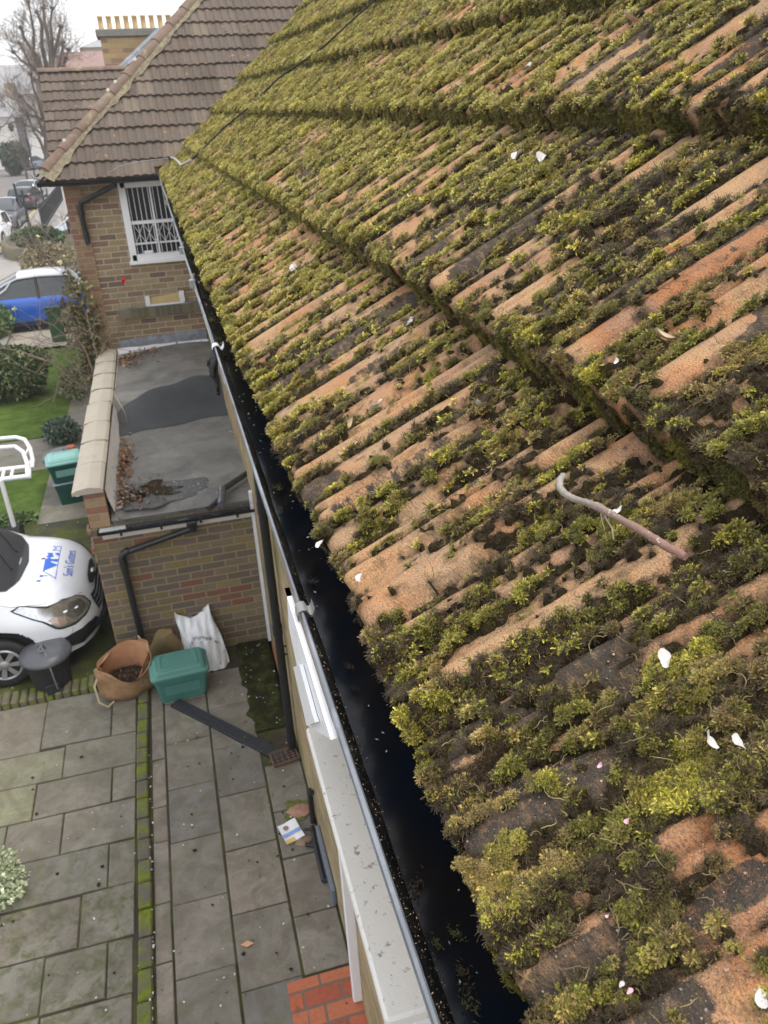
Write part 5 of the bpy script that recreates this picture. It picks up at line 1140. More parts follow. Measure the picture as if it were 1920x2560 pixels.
# green post
gp=empty('utility_post',tuple(onZ(150,855)),'leaning flat dark green marker board on the driveway edge','marker post')
M['gpost']=plain('green_paint',(.035,.085,.035),.6,.12,5)
MB().bbox((-.17,-.05,-.1),(.17,.05,.86),.02).build('board',M['gpost'],gp,local=True); MB().bbox((-.20,-.08,.86),(.20,.08,.91),.015).build('cap',M['gpost'],gp,local=True)
# ---- bins behind the parapet
gb=empty('recycling_box',(-1.83,11.62,0),'dark green lower recycling box of the stack behind parapet','recycling box',rz=R(8))
recbox(gb,.50,.40,.33,M['teald'],M['teald'],lid=False)
MB().box((-.255,-.205,.335),(.255,.205,.345)).build('rim',plain('grey_rim',(.22,.24,.27),.5,.1,9),gb,local=True)
mb=MB()
for k in range(3):
    a0=k*2.094; mb.tube([(.04+.055*math.cos(a),-.185,.17+.06*math.sin(a)) for a in np.linspace(a0,a0+1.4,6)],.008,4); 
mb.build('recycling_mark',M['whiteclean'],gb,local=True)
gb=empty('recycling_box',(-1.85,11.62,.35),'pale teal lidded recycling box on top of its stack','recycling box',rz=R(8))
recbox(gb,.52,.42,.30,M['teald'],plain('pale_teal',(.20,.42,.38),.4,.06,5))
d,L=dustbin((-1.90,12.05,.0),1.25,'grey lidded dustbin behind the stacked green recycling boxes',rz=.3); 
o=MB().bbox((-1.85,11.98,.625),(-1.72,12.07,.70),.02).build('brick',plain('loose_brick',(.42,.15,.07),.85,.15,12,bump=.4)); tag(o,'orange brick weighing down the grey dustbin lid','brick')
# ---- white tubular rack
rk=empty('ladder_rack',(-2.6,10.8,0),'white tubular steel rack standing at left edge beyond van','rack')
z0=1.0
def Z(x,y,z=z0): return onZ(x,y,z)
mb=MB(); mb.tube([Z(-60,1104,1.25),Z(6,1096,1.25),Z(40,1093,1.25),Z(62,1099,1.22),Z(75,1120,1.15),Z(82,1150,1.05),Z(80,1170,1.0)],.028,10); mb.build('rear_hoop',M['whiteclean'],rk)
mb=MB(); mb.tube([Z(-60,1122,1.2),Z(0,1119,1.2),Z(38,1116,1.2),Z(58,1130,1.15),Z(68,1158,1.05),Z(69,1190,.98)],.028,10); mb.build('front_hoop',M['whiteclean'],rk)
mb=MB(); 
for a,b in (((-60,1182),(76,1166)),((-60,1206),(74,1190))): mb.tube([Z(*a),Z(*b)],.034,6)
for a,b in (((74,1166),(74,1192)),((33,1172),(27,1195)),((10,1178),(5,1198))): mb.tube([Z(*a),Z(*b)],.022,6)
mb.tube([Z(66,1133,1.15),Z(73,1112,1.15)],.012,6); mb.tube([Z(73,1160,1.03),Z(79,1140,1.03)],.012,6); mb.build('base_frame',M['whiteclean'],rk)
a=Z(4,1200); 
for aa in (Z(2,1200),Z(-50,1208)): MB().tube([aa,(aa[0],aa[1]+.0,.30)],.03,8).build('leg',M['whiteclean'],rk)
for aa in (Z(2,1200),Z(-50,1208)): MB().tube([(aa[0]-.07,aa[1],.17),(aa[0]+.07,aa[1],.17)],.17,16,smooth=False).build('castor',M['rubber'],rk)
# ============================================================ VEHICLES
M['vwhite']=plain('van_white',(.72,.745,.78),.22,.02,2,spec=.6,Coat_Weight=.5,Coat_Roughness=.08)
M['blk']=plain('trim_black',(.022,.023,.026),.5,.1,9,spec=.4)
M['glassw']=plain('windscreen',(.24,.30,.29),.05,.6,1.2,spec=.9)
M['chrome']=plain('chrome',(.62,.63,.65),.12,.3,14,metal=.9)
M['lamp']=plain('lamp_lens',(.45,.46,.48),.08,.55,26,spec=.9,metal=.5)
van=empty('van',(-2.2,8.0,0),'white panel van with blue roof logo and lettering on its bonnet','van')
# local frame: x forward (nose), y to the left, z up; nose tip at world x=-1.27
NX=-1.262; CYv=8.02
def top(s,w):   # height of skin at distance s behind nose, w=-1..1 across
    hb=np.interp(s,[0,.04,.12,.25,.45,.68,1.0,1.5,2.2],[.62,.72,.79,.84,.885,.93,1.10,1.45,1.62])
    return hb-.045*abs(w)**3-.05*abs(w)**8
def half(s): return .875*np.interp(s,[0,.03,.08,.16,.3,.5,.9,2.2],[.34,.52,.66,.80,.915,.965,.99,1.0])
def skin(s,tt): # tt -1 (near sill) .. 1 (far sill)
    hw=half(s); hz=top(s,0); k=abs(tt); sg=-1 if tt<0 else 1
    if k<.62: w=k/.62; x=w*hw*.90; z=top(s,w)
    else:
        w=(k-.62)/.38; zt=top(s,1)-.0; z=zt*(1-w)+.22*w; x=hw*(.90+.10*math.sin(min(1,w*2.2)*math.pi/2))-.02*max(0,w-.75)*4*hw*.3
        z=zt-(zt-.22)*w
    bul=.055*math.exp(-((z-.42)/.16)**2)*math.exp(-(s/.35)**2)  # bumper bulge
    return np.array([NX-s+bul,CYv+sg*x,z])
SS=[0,.01,.03,.06,.1,.15,.2,.28,.36,.45,.56,.68,.8,.95,1.1,1.3,1.5,1.8,2.2]; TT=np.concatenate([np.linspace(-1,-.62,10),np.linspace(-.58,.58,19),np.linspace(.62,1,10)])
def inarch(p): return (p[0]-(-2.14))**2+(p[2]-.27)**2<.375**2
mb=MB(); P=[[skin(s,t_) for t_ in TT] for s in SS]
# refine sides for the wheel arch: separate fine side panel
top_idx=[i for i,t_ in enumerate(TT) if -.63<t_<.63]
mb.grid([[P[i][j] for j in top_idx] for i in range(len(SS))])
for sg in (-1,1):
    fs=np.concatenate([np.linspace(0,.5,26),np.linspace(.52,1.4,60),np.linspace(1.45,2.2,8)]); ft=np.linspace(.62,1,34); V=[];idx={};F_=[]
    for i,s in enumerate(fs):
        for j,t_ in enumerate(ft): idx[i,j]=len(V); V.append(skin(s,sg*t_))
    for i in range(len(fs)-1):
        for j in range(len(ft)-1):
            c=sum(V[idx[a]] for a in((i,j),(i+1,j),(i+1,j+1),(i,j+1)))/4
            if not inarch(c): F_.append((idx[i,j],idx[i+1,j],idx[i+1,j+1],idx[i,j+1]))
    mb.add(V,F_,smooth=True)
# front face down to bumper
fr=[[np.array([NX+.0+.055*math.exp(-((z-.42)/.16)**2)*(1-.0)-.0,CYv+w*half(0),z]) for w in np.linspace(-1,1,11)] for z in np.linspace(.62,.22,9)]
for row in fr:
    for k,p in enumerate(row): p[0]-=.0
mb.grid(fr); body=mb.build('body',M['vwhite'],van)
MB().box((-3.6,CYv-.66,.18),(NX-.30,CYv+.66,.30)).build('underbody',M['rubber'],van)
MB().box((-2.65,CYv-.78,.18),(-1.70,CYv+.78,.70)).build('wheel_well',M['rubber'],van)
def patch(name,poly,mat,par,off=.004,n=14):   # polygon in (s,t) filled row by row
    ss=[p[0] for p in poly]; s0,s1=min(ss),max(ss); P=[]
    for s in np.linspace(s0+1e-4,s1-1e-4,n):
        xs=[]
        for (a,b),(c_,d_) in zip(poly,poly[1:]+poly[:1]):
            if (a-s)*(c_-s)<0: xs.append(b+(d_-b)*(s-a)/(c_-a))
        if len(xs)<2: continue
        lo,hi=min(xs),max(xs); row=[]
        for t_ in np.linspace(lo,hi,n):
            p=skin(s,t_); pa=skin(s+.01,t_)-p; pb=skin(s,t_+.01)-p; nn=np.cross(pa,pb); nn/=np.linalg.norm(nn)+1e-9
            if nn[2]<0 and abs(t_)<.6: nn=-nn
            if abs(t_)>=.6 and nn[1]*np.sign(t_)<0: nn=-nn
            row.append(p+nn*off)
        P.append(row)
    return MB().grid(P).build(name,mat,par)
ws=patch('windscreen',[(.66,-.0),(.70,-.30),(.80,-.46),(1.0,-.54),(2.1,-.52),(2.1,.52),(1.0,.54),(.80,.46),(.70,.30)],M['glassw'],van,.006,24)
cw=patch('cowl',[(.60,0),(.64,-.30),(.74,-.48),(.95,-.57),(1.05,-.55),(.90,-.40),(.84,-.20),(.82,0),(.84,.20),(.90,.40),(1.05,.55),(.95,.57),(.74,.48),(.64,.30)],M['blk'],van,.009,30)
for a in (-.18,.12): MB().tube([skin(.72,a)+[0,0,.03],skin(.80,a+.12)+[0,0,.035],skin(.92,a+.30)+[0,0,.03]],.008,5).build('wiper',M['blk'],van)
for sg in (-1,1):
    hl=patch('headlight',[(.07,sg*.60),(.05,sg*.67),(.10,sg*.735),(.22,sg*.775),(.33,sg*.77),(.42,sg*.715),(.68,sg*.64),(.62,sg*.615),(.38,sg*.635),(.26,sg*.60),(.14,sg*.575)],M['chrome'],van,.006,22)
    patch('lamp_edge',[(.06,sg*.595),(.04,sg*.67),(.09,sg*.745),(.21,sg*.79),(.345,sg*.785),(.44,sg*.72),(.71,sg*.640),(.62,sg*.605),(.38,sg*.622),(.26,sg*.59),(.14,sg*.565)],M['blk'],hl,.003,22)
    patch('reflector',[(.10,sg*.61),(.08,sg*.67),(.12,sg*.72),(.20,sg*.745),(.24,sg*.70),(.20,sg*.62)],plain('reflector_dark',(.30,.30,.31),.15,.5,40,metal=.8),hl,.009,12)
    patch('indicator',[(.25,sg*.70),(.25,sg*.755),(.33,sg*.76),(.40,sg*.71),(.33,sg*.69)],plain('indicator_amber',(.50,.40,.36),.2,.3,60,metal=.5),hl,.009,12)
    for (s,t_) in ((.15,sg*.665),(.24,sg*.675)):
        p=skin(s,t_); MB().lathe([(0,.012),(.022,.010),(.026,.004)],tuple(p),n=12).build('bulb',M['whiteclean'],hl)
    patch('fog_recess',[(.03,sg*.85),(.05,sg*.80),(.18,sg*.835),(.42,sg*.875),(.30,sg*.945),(.16,sg*.965),(.05,sg*.93)],M['blk'],van,.007,16)
patch('grille_bar',[(.012,-.34),(.035,-.40),(.05,-.2),(.04,0),(.05,.2),(.035,.40),(.012,.34),(.004,0)],M['blk'],van,.010,18)
M['badge']=plain('silver_badge',(.5,.51,.53),.2,.2,30,metal=.8)
MB().lathe([(0,.016),(.045,.012),(.052,.0)],(NX-.005,CYv,.70),n=20,sx=.5).build('badge',M['badge'],van)
def frontpatch(name,y0,y1,z0,z1,mat,off,par=None,rows=1):
    P=[[np.array([NX+off+.055*math.exp(-((z-.42)/.16)**2)-.20*max(0,abs(y-CYv)-.29)**1.3*2.0,y,z]) for y in np.linspace(y0,y1,14)] for z in np.linspace(z0,z1,8)]
    return MB().grid(P).build(name,mat,par or van)
g=frontpatch('grille',CYv-.42,CYv+.42,.46,.64,M['blk'],.008)
for z in (.50,.55,.60): MB().tube([(NX+.02+.05*math.exp(-((z-.42)/.16)**2)-.20*max(0,abs(y-CYv)-.29)**1.3*2,y,z) for y in np.linspace(CYv-.40,CYv+.40,9)],.008,5).build('grille_slat',plain('slat_grey',(.12,.125,.13),.35,.1,9),g)
MB().tube([(NX+.075-.35*max(0,abs(y-CYv)-.25)**1.4*2,y,.335) for y in np.linspace(CYv-.55,CYv+.55,15)],.045,8).build('bumper_lip',M['blk'],van)
for sg in (-1,1):
    wh=empty('wheel',(0,0,0)); wh.parent=van; wc=Vector((-2.14,CYv+sg*.80,.268)); wh.location=wc-van.location; yo=wc.y
    def ring(pr,mat,nm): 
        n=36; P=[[(wc.x+r*math.cos(a),yo+sg*yy,wc.z+r*math.sin(a)) for a in np.linspace(0,2*math.pi,n+1)[:-1]] for r,yy in pr]; return MB().grid(P,closed=True).build(nm,mat,wh)
    ring([(.17,.055),(.19,.075),(.24,.075),(.266,.05),(.27,0),(.266,-.06),(.2,-.08)],M['rubber'],'tyre')
    rim=ring([(.178,.066),(.168,.074),(.155,.060),(.13,.048),(.0,.050)],M['blk'],'rim')
    tr=MB(); P=None
    for k in range(7):
        a0=k*2*math.pi/7; q=[(.035,a0-.6),(.165,a0-.17),(.165,a0+.17),(.035,a0+.6)]
        tr.add([(wc.x+r*math.cos(a),yo+sg*(.074 if r<.1 else .080),wc.z+r*math.sin(a)) for r,a in q],[(0,1,2,3)])
    n=28; tr.grid([[(wc.x+r*math.cos(a),yo+sg*y_,wc.z+r*math.sin(a)) for a in np.linspace(0,2*math.pi,n+1)[:-1]] for r,y_ in ((.150,.072),(.158,.084),(.172,.082),(.178,.070))],closed=True)
    tr.grid([[(wc.x+r*math.cos(a),yo+sg*y_,wc.z+r*math.sin(a)) for a in np.linspace(0,2*math.pi,n+1)[:-1]] for r,y_ in ((.0,.088),(.035,.086),(.052,.074))],closed=True)
    tr.build('wheel_trim',plain('trim_silver',(.34,.335,.33),.4,.1,12,metal=.5),wh)
    # arch lip
    MB().grid([[(wc.x+(.375+d_)*math.cos(a),CYv+sg*(.868-yy),wc.z+(.375+d_)*math.sin(a)) for d_,yy in ((.0,.0),(-.012,.01),(-.02,.10))] for a in np.linspace(.15,math.pi-.1,24)]).build('arch_lip',M['blk'],van)
for t_ in (-.33,.05): MB().bbox(tuple(skin(.47,t_)+[-.02,-.005,.002]),tuple(skin(.47,t_)+[.02,.006,.012]),.002).build('washer_jet',M['blk'],van)
# panel lines
M['seam']=plain('panel_gap',(.13,.14,.15),.6,.1,9)
for sg in (-1,1): 
    MB().tube([skin(s,sg*t_)+[0,sg*.001,.001] for s,t_ in ((.02,.52),(.1,.555),(.25,.585),(.45,.605),(.7,.617),(.95,.622))],.0028,4).build('bonnet_gap',M['seam'],van)
    MB().tube([skin(s,sg*t_)+[0,sg*.002,0] for s,t_ in ((.22,.80),(.26,.86),(.40,.89))],.0028,4).build('bumper_gap',M['seam'],van)
# logo on the bonnet: text runs across the van (baseline towards the nose)
M['logo']=plain('logo_blue',(.03,.13,.58),.4,.05,9)
def onbon(u,w): # u along text (towards far side), w up the letter (towards windscreen)
    y=CYv-.40+u; s=.20-0.0+(-w*-1); k=(y-CYv)/(half(s)*.90)*.62
    p=skin(s,k); return p+np.array([0,0,.0045])
def bon(u,w): return onbon(u,w)
textobj("Sam's Gutters",.125,M['logo'],None,lambda x,y: bon(x*.80+.40,y*1.0-.03),'lettering').parent=van
for o in van.children:
    if o.name.startswith('lettering'): o.data.transform(Matrix.Translation(-van.location))
def lg(poly,name='logo_shape'):
    me=[(u,w) for u,w in poly]; c=np.mean(me,0); V=[bon(*c)]+[bon(*p) for p in me]; n=len(me); MB().add(V,[(0,1+i,1+(i+1)%n) for i in range(n)]).build(name,M['logo'],van)
def lgl(a,b,w=.004): a=np.array(a);b=np.array(b); d=b-a; s=np.array([-d[1],d[0]]);s=s/np.linalg.norm(s)*w; lg([a-s,b-s,b+s,a+s],'logo_line')
lgl((.04,.12),(.76,.12)); lgl((.06,.12),(.20,.25)); lgl((.20,.25),(.34,.12)); lg([(.08,.24),(.115,.24),(.115,.27),(.08,.27)]); lg([(.10,.20),(.112,.20),(.112,.24),(.10,.24)])
lg([(.20,.25),(.45,.25),(.50,.21),(.44,.185),(.40,.205),(.37,.17),(.34,.125),(.315,.15)]); lg([(.40,.13),(.46,.12),(.46,.19),(.42,.19)]); lg([(.50,.25),(.56,.225),(.60,.25),(.60,.185),(.55,.19),(.53,.17),(.50,.19)]); lg([(.53,.125),(.60,.125),(.60,.17),(.56,.15)]); lgl((.66,.12),(.66,.20)); lgl((.66,.20),(.71,.16)); lgl((.71,.16),(.76,.20)); lgl((.76,.20),(.76,.12))
# something on the dashboard
MB().add([skin(1.05,-.30)+[0,0,.012],skin(1.05,-.15)+[0,0,.012],skin(1.15,-.13)+[0,0,.012],skin(1.15,-.33)+[0,0,.012]],[(0,1,2,3)]).build('dashboard_paper',plain('paper_ochre',(.55,.42,.22),.6,.1,9),van)
# ---- a general car builder for the street
def car(loc,rz,L,Wd,H_,paint,label,group=None,roofmat=None,rear=True,plate=None,lights=True):
    o=empty('parked_car',loc,label,'car',group,rz=rz)
    # side profile (x forward) body then cabin
    hood=.62*H_; P=[]; xs=np.linspace(-L/2,L/2,25)
    def zt(x):
        u=x/L; return np.interp(u,[-.5,-.49,-.46,-.40,-.18,-.02,.16,.27,.44,.485,.5],[.42*H_,.58*H_,.70*H_,.98*H_*.985,1.0*H_,.985*H_,.80*H_,.64*H_,.52*H_,.40*H_,.30*H_])
    def zb(x): return np.interp(x/L,[-.5,-.49,-.46,.27,.44,.485,.5],[.42*H_,.56*H_,.60*H_,.62*H_,.53*H_,.42*H_,.30*H_])
    def hw(x): return Wd/2*np.interp(abs(x/L),[0,.35,.45,.485,.5],[1,.985,.93,.84,.74])
    for x in xs: 
        w=hw(x); z=zb(x); P.append([(x,-w*.97,.18),(x,-w,.30*H_),(x,-w*.99,z*.85),(x,-w*.93,z),(x,0,z+.015),(x,w*.93,z),(x,w*.99,z*.85),(x,w,.30*H_),(x,w*.97,.18)])
    b=MB().grid(P); b.add(P[0],[tuple(range(9))]); b.add(P[-1],[tuple(range(9))[::-1]]); b=b.build('body',paint,o,local=True)
    gm=M['glass_dark']; cx=[x for x in np.linspace(-.465*L,.27*L,19)]; G=[]
    for x in cx:
        z=max(zt(x),zb(x)+.002); zz=zb(x)-.01; w=hw(x)*.93; k=(z-zz)/(H_*.38); w2=w*(1-.20*min(1,k)); G.append([(x,-w,zz),(x,-(w*.35+w2*.65),zz+(z-zz)*.62),(x,-w2,zz+(z-zz)*.90),(x,-w2*.75,z),(x,0,z+.02),(x,w2*.75,z),(x,w2,zz+(z-zz)*.90),(x,(w*.35+w2*.65),zz+(z-zz)*.62),(x,w,zz)])
    MB().grid(G).build('glazing',gm,o,local=True)
    rm=roofmat or paint; k0,k1=4,12
    Rf=[[np.array(G[i][j])+[0,0,.012] for j in (2,3,4,5,6)] for i in range(k0-1,k1)]; MB().grid(Rf).build('roof',rm,o,local=True)
    for sg,ji in ((-1,(0,1,2)),(1,(8,7,6))):
        for (i0) in (1,3,8,13):
            mb=MB(); mb.tube([np.array(G[min(i0+ (0 if i0<10 else 3),18)][ji[0]])+[0,sg*.01,0],np.array(G[i0][ji[1]])+[0,sg*.012,0],np.array(G[i0 if i0<10 else 12][ji[2]])+[0,sg*.01,0]],.035,5); mb.build('pillar',rm if i0 in(1,13) else M['blk'],b,local=True)
        mb=MB().tube([np.array(G[i][ji[2]])+[0,sg*.012,0] for i in range(1,14)]+[np.array(G[18][ji[0]])],.032,5).build('roof_rail',rm,b,local=True)
        mb=MB(); mb.bbox((.20*L-.05,sg*Wd*.5-.0,.62*H_),(.20*L+.05,sg*(Wd*.5+.13),.70*H_),.02); mb.build('mirror',paint,o,local=True)
        MB().bbox((-L*.33,sg*Wd/2-.02,.14*H_),(L*.33,sg*Wd/2+.012,.20*H_),.01).build('sill',M['blk'],o,local=True)
        for xx in (-.31*L,.31*L):
            r=.205*H_+.02
            mb=MB(); mb.tube([(xx,sg*(Wd/2-.20),r),(xx,sg*(Wd/2+.005),r)],r*1.12,18,smooth=False); wh=mb.build('wheel',M['rubber'],o,local=True)
            MB().tube([(xx,sg*(Wd/2-.02),r),(xx,sg*(Wd/2+.015),r)],r*.62,10,smooth=False).build('hub',M['badge'],wh,local=True)
    for sg in (-1,1):
        MB().bbox((.455*L,sg*Wd*.36-.13,.43*H_),(.487*L,sg*Wd*.36+.10,.51*H_),.02).build('headlight',M['lamp'],o,local=True)
        MB().bbox((-.497*L,sg*Wd*.38-.12,.44*H_),(-.47*L,sg*Wd*.38+.10,.60*H_),.02).build('tail_light',M['tail'],o,local=True)
    MB().bbox((.478*L,-Wd*.25,.26*H_),(.506*L,Wd*.25,.38*H_),.02).build('grille',M['blk'],o,local=True)
    MB().bbox((-.507*L,-Wd*.42,.17*H_),(-.485*L,Wd*.42,.30*H_),.02).build('rear_bumper',M['blk'],o,local=True)
    MB().bbox((.503*L,-.25,.20*H_),(.512*L,.25,.26*H_),.003).build('number_plate',M['whiteclean'],o,local=True)
    MB().bbox((-.512*L,-.25,.36*H_),(-.500*L,.25,.43*H_),.003).build('number_plate',M['plate'],o,local=True)
    return o
M['tail']=plain('tail_red',(.30,.02,.02),.3,.2,20); M['plate']=plain('plate_yellow',(.62,.48,.06),.5,.05,9)
cp=lambda n,c: plain(n,c,.25,.03,2,spec=.6,Coat_Weight=.4,Coat_Roughness=.1)
M['blue']=cp('car_blue',(.008,.10,.50)); M['silver']=cp('car_silver',(.50,.53,.57)); M['cwhite']=cp('car_white',(.72,.73,.74)); M['cgrey']=cp('car_grey',(.09,.095,.115)); M['cdark']=cp('car_dark',(.055,.05,.055)); M['cblue2']=cp('car_bluegrey',(.20,.23,.32)); M['csil']=cp('car_paleblue',(.36,.40,.44))
car((-3.95,24.1,.01),R(184),3.75,1.55,1.46,M['blue'],'bright blue car with silver roof parked across the pale driveway',roofmat=M['silver'])
g_='cars parked along the street'
def on(x,y): p=onZ(x,y,.03); return (float(p[0]),float(p[1]),.02)
car((-7.75,43.6,.02),R(-95),3.0,1.55,1.42,M['cwhite'],'small white car nearest on the road at left edge',g_)
car((-8.0,50.6,.02),R(-94),3.8,1.7,1.5,M['cgrey'],'dark grey car facing viewer behind the nearest white car',g_)
car((-8.3,62.2,.02),R(86),4.1,1.75,1.38,M['cdark'],'dark car seen from behind with red lights and yellow plate',g_)
car((-8.75,69.,.02),R(86),4.1,1.75,1.42,M['csil'],'pale silver car just beyond the dark car',g_)
car((-12.6,106,.02+rise(0,106)),R(70),4.0,1.7,1.4,M['cblue2'],'distant blue grey car at the bend near the pavement',g_)
car((-24.5,118,.02+rise(0,118)),R(160),4.0,1.7,1.4,M['cwhite'],'distant white car parked beside the far hedge',g_)
car((-28,119,.02+rise(0,119)),R(160),4.0,1.7,1.4,M['cwhite'],'farthest white car cut off by the left edge',g_)
# ============================================================ STREET
def post(x,y0,y1,r,name,label,cat,extra=None):
    a=onZ(x,y1,.1); hgt=None
    Y_=a[1]; t_=onY(x-0,y0,Y_); o=empty(name,(float(a[0]),float(a[1]),.1),label,cat)
    MB().tube([(0,0,0),(0,0,float(t_[2])-.1)],r,8).build('post',M['blackiron'],o,local=True); MB().lathe([(r*1.7,0),(r*1.7,.25),(r,.35)],n=10).build('base',M['blackiron'],o,local=True)
    MB().lathe([(r*.9,0),(r*1.4,.03),(r*.8,.09),(0,.12)],(0,0,float(t_[2])-.1),n=10).build('cap',M['blackiron'],o,local=True)
    return o,float(t_[2])
post(76,478,572,.06,'bollard_post','black post on pavement nearest the grey car','post')
post(115,452,530,.05,'bollard_post','black post on pavement beside the dark car','post')
o,_z=post(58,462,560,.06,'bollard_post','black post at kerb in front of dark car','post')
lp=empty('street_lamp',(-6.9,70,.1),'tall thin lamp post with dark lantern against pale houses','street lamp')
a=onY(90,452,70); b=onY(58,302,70)
lp.location=(float(a[0]),70,.1); mb=MB(); mb.tube([(0,0,0),(0,0,float(b[2])-.1)],.05,8).build('pole',M['blackiron'],lp,local=True)
MB().tube([(0,0,float(b[2])-.15),(-.5,0,float(b[2])-.1),(-.9,0,float(b[2])-.2)],.03,6).build('arm',M['blackiron'],lp,local=True)
MB().lathe([(.05,0),(.16,-.08),(.2,-.3),(.1,-.55),(0,-.6)],(-.9,0,float(b[2])-.2),n=12).build('lantern',M['blackiron'],lp,local=True)
# railings
rl=empty('railings',(-5.9,52,.1),'black iron railings along the pavement by house corner','railings')
mb=MB(); a=np.array([-5.75,46.5]); b=np.array([-6.35,66.]); n=60
for k in range(n+1): p=a+(b-a)*k/n; mb.tube([(p[0],p[1],.1),(p[0],p[1],1.25)],.022,4)
for z in (.25,1.15): mb.tube([(a[0],a[1],z),(b[0],b[1],z)],.03,5)
mb.build('bars',M['blackiron'],rl); MB().box((a[0]-.1,a[1],.08),(a[0]+.1,a[1]+.3,.4)).build('end_block',M['oldwall'],rl)
gl_=empty('glass_canopy',(-4.9,48,1),'pale glass canopy edge by the house corner','canopy'); MB().add([onY(137,573,47),onY(170,552,47),onY(170,572,46),onY(140,582,46)],[(0,1,2,3)]).build('pane',plain('pale_glass',(.45,.52,.55),.15,.1,3,spec=.7),gl_); MB().tube([onY(137,573,47),onY(162,553,47),onY(170,543,47)],.05,6).build('frame',M['whiteclean'],gl_); MB().tube([onY(168,553,46),onY(178,588,46)],.10,6).build('post',M['blackiron'],gl_)
# houses down the street
M['stucco']=plain('pale_stucco',(.66,.64,.60),.8,.06,.3); M['slroof']=plain('grey_slate_roof',(.30,.30,.305),.8,.12,.8); M['yb']=plain('yellow_brick_far',(.36,.29,.19),.9,.15,2); M['redroof']=plain('red_roof_far',(.26,.17,.145),.9,.12,.8); M['winfar']=plain('far_window',(.10,.11,.12),.3,.2,.5)
def hse(loc,w,d_,h,rh,wall,roofm,label,rz=0,win=(2,3),chim=True):
    o=empty('distant_house',loc,label,'house',rz=rz)
    wl=MB().box((-w/2,-d_/2,-.5),(w/2,d_/2,h)).build('wall',wall,o,local=True)
    rf=MB(); e=.3; V=[(-w/2-e,-d_/2-e,h),(w/2+e,-d_/2-e,h),(w/2+e,d_/2+e,h),(-w/2-e,d_/2+e,h),(-w/2+d_*.3,0,h+rh),(w/2-d_*.3,0,h+rh)]; rf.add(V,[(0,1,5,4),(1,2,5),(2,3,4,5),(3,0,4)]); rf=rf.build('roof',roofm,o,local=True)
    if chim: 
        MB().box((w*.22,-.4,h+rh*.4),(w*.22+1.2,.5,h+rh+1.3)).build('chimney',M['yb'],rf,local=True)
    nx,nz=win
    for i in range(nx):
        for j in range(nz):
            x=-w/2+w*(i+.5)/nx; z=h*(j+.45)/nz
            f=MB().box((x-.62,-d_/2-.06,z-.85),(x+.62,-d_/2+.0,z+.95)).build('window',M['whiteclean'],o,local=True); MB().box((x-.5,-d_/2-.09,z-.75),(x+.5,-d_/2-.055,z+.85)).build('pane',M['winfar'],f,local=True)
    for j in range(2): 
        for i in range(3): z=h*(j+.5)/2; y=-d_/2+d_*(i+.5)/3; f=MB().box((-w/2-.06,y-.5,z-.8),(-w/2+.0,y+.5,z+.9)).build('window',M['whiteclean'],o,local=True); MB().box((-w/2-.09,y-.4,z-.7),(-w/2-.055,y+.4,z+.8)).build('pane',M['winfar'],f,local=True)
    return o
hse((-15.5,128,1.),13,11,7.6,3.6,M['stucco'],M['slroof'],'pale stuccoed house with grey hipped roof left of tiled wing',rz=R(12))
hse((-33,140,1.2),16,11,6.0,3.0,M['yb'],M['slroof'],'yellow brick house with grey roof farthest up the street',rz=R(10))
hse((-16.5,112,1.),9,8,5.0,2.2,M['stucco'],M['slroof'],'pale house with white walls behind the street lamp',rz=R(14))
hse((-1.6,88,.0),14,9,8.6,2.2,M['redroof'],M['redroof'],'red brown terrace roof showing above the tiled wing ridge',rz=R(4),chim=True)
hse((2.4,120,.0),16,9,13.,1.4,M['yb'],M['slroof'],'distant grey roofed terrace with chimneys left of the stack',rz=R(3))
# trees
def tree(name,x,ybase,Y,hgt,label,seed,r0=.3,knob=True,spread=.55,n0=5,dep=4,cat='tree',z0=0,bark=None):
    q=np.random.RandomState(seed); base=onY(x,ybase,Y); bx_=float(base[0]); o=empty(name,(bx_,Y,z0),label,cat,'bare winter street trees')
    mb=MB(); tw=MB()
    def grow(p,d,L,r,dep,M_):
        pts_=[p]; k=5
        for i in range(k): d=d+q.randn(3)*.13+np.array([0,0,.05]); d/=np.linalg.norm(d); p=p+d*L/k; pts_.append(p)
        M_.tube(pts_,list(np.linspace(r,r*.62,k+1)),6 if r>.05 else 4,cap=False)
        if dep==0:
            if knob: M_.lathe([(0,-r*1.3),(r*1.5,0),(0,r*1.3)],tuple(p),n=6)
            for k2 in range(7): 
                dd=d+q.randn(3)*.55; dd/=np.linalg.norm(dd); pp_=p; P_2=[pp_]
                for i in range(3): dd=dd+q.randn(3)*.18+np.array([0,0,.1]); dd/=np.linalg.norm(dd); pp_=pp_+dd*L*.28; P_2.append(pp_)
                tw.tube(P_2,[r*.32,r*.22,r*.15,r*.08],3,cap=False)
            return
        for k2 in range(q.randint(2,4)):
            i=q.randint(2,k+1) if k2 else k; dd=d*1.0+q.randn(3)*spread*np.array([1,1,.5]); dd[2]+=.12; dd/=np.linalg.norm(dd); grow(pts_[i],dd,L*q.uniform(.62,.85),r*.62,dep-1,M_)
    p0=np.array([0,0,0.]); mb.tube([(0,0,-.3),(0,0,hgt*.18),(.05,0,hgt*.30)],[r0*1.2,r0,r0*.85],8,cap=False)
    for k in range(n0): a=q.uniform(0,6.28); grow(np.array([.05,0,hgt*q.uniform(.22,.30)]),np.array([math.cos(a)*spread*1.0,math.sin(a)*spread*1.0,.9]),hgt*.26,r0*.6,dep-1,mb)
    mb.build('trunk',bark or M['bark'],o,local=True); tw.build('twigs',M['twigm'],o,local=True); return o
pt=empty('plane_tree',tuple(onY(118,420,60)*[1,1,0]),'large bare pollarded plane tree behind the tiled wing roof','tree','bare winter street trees')
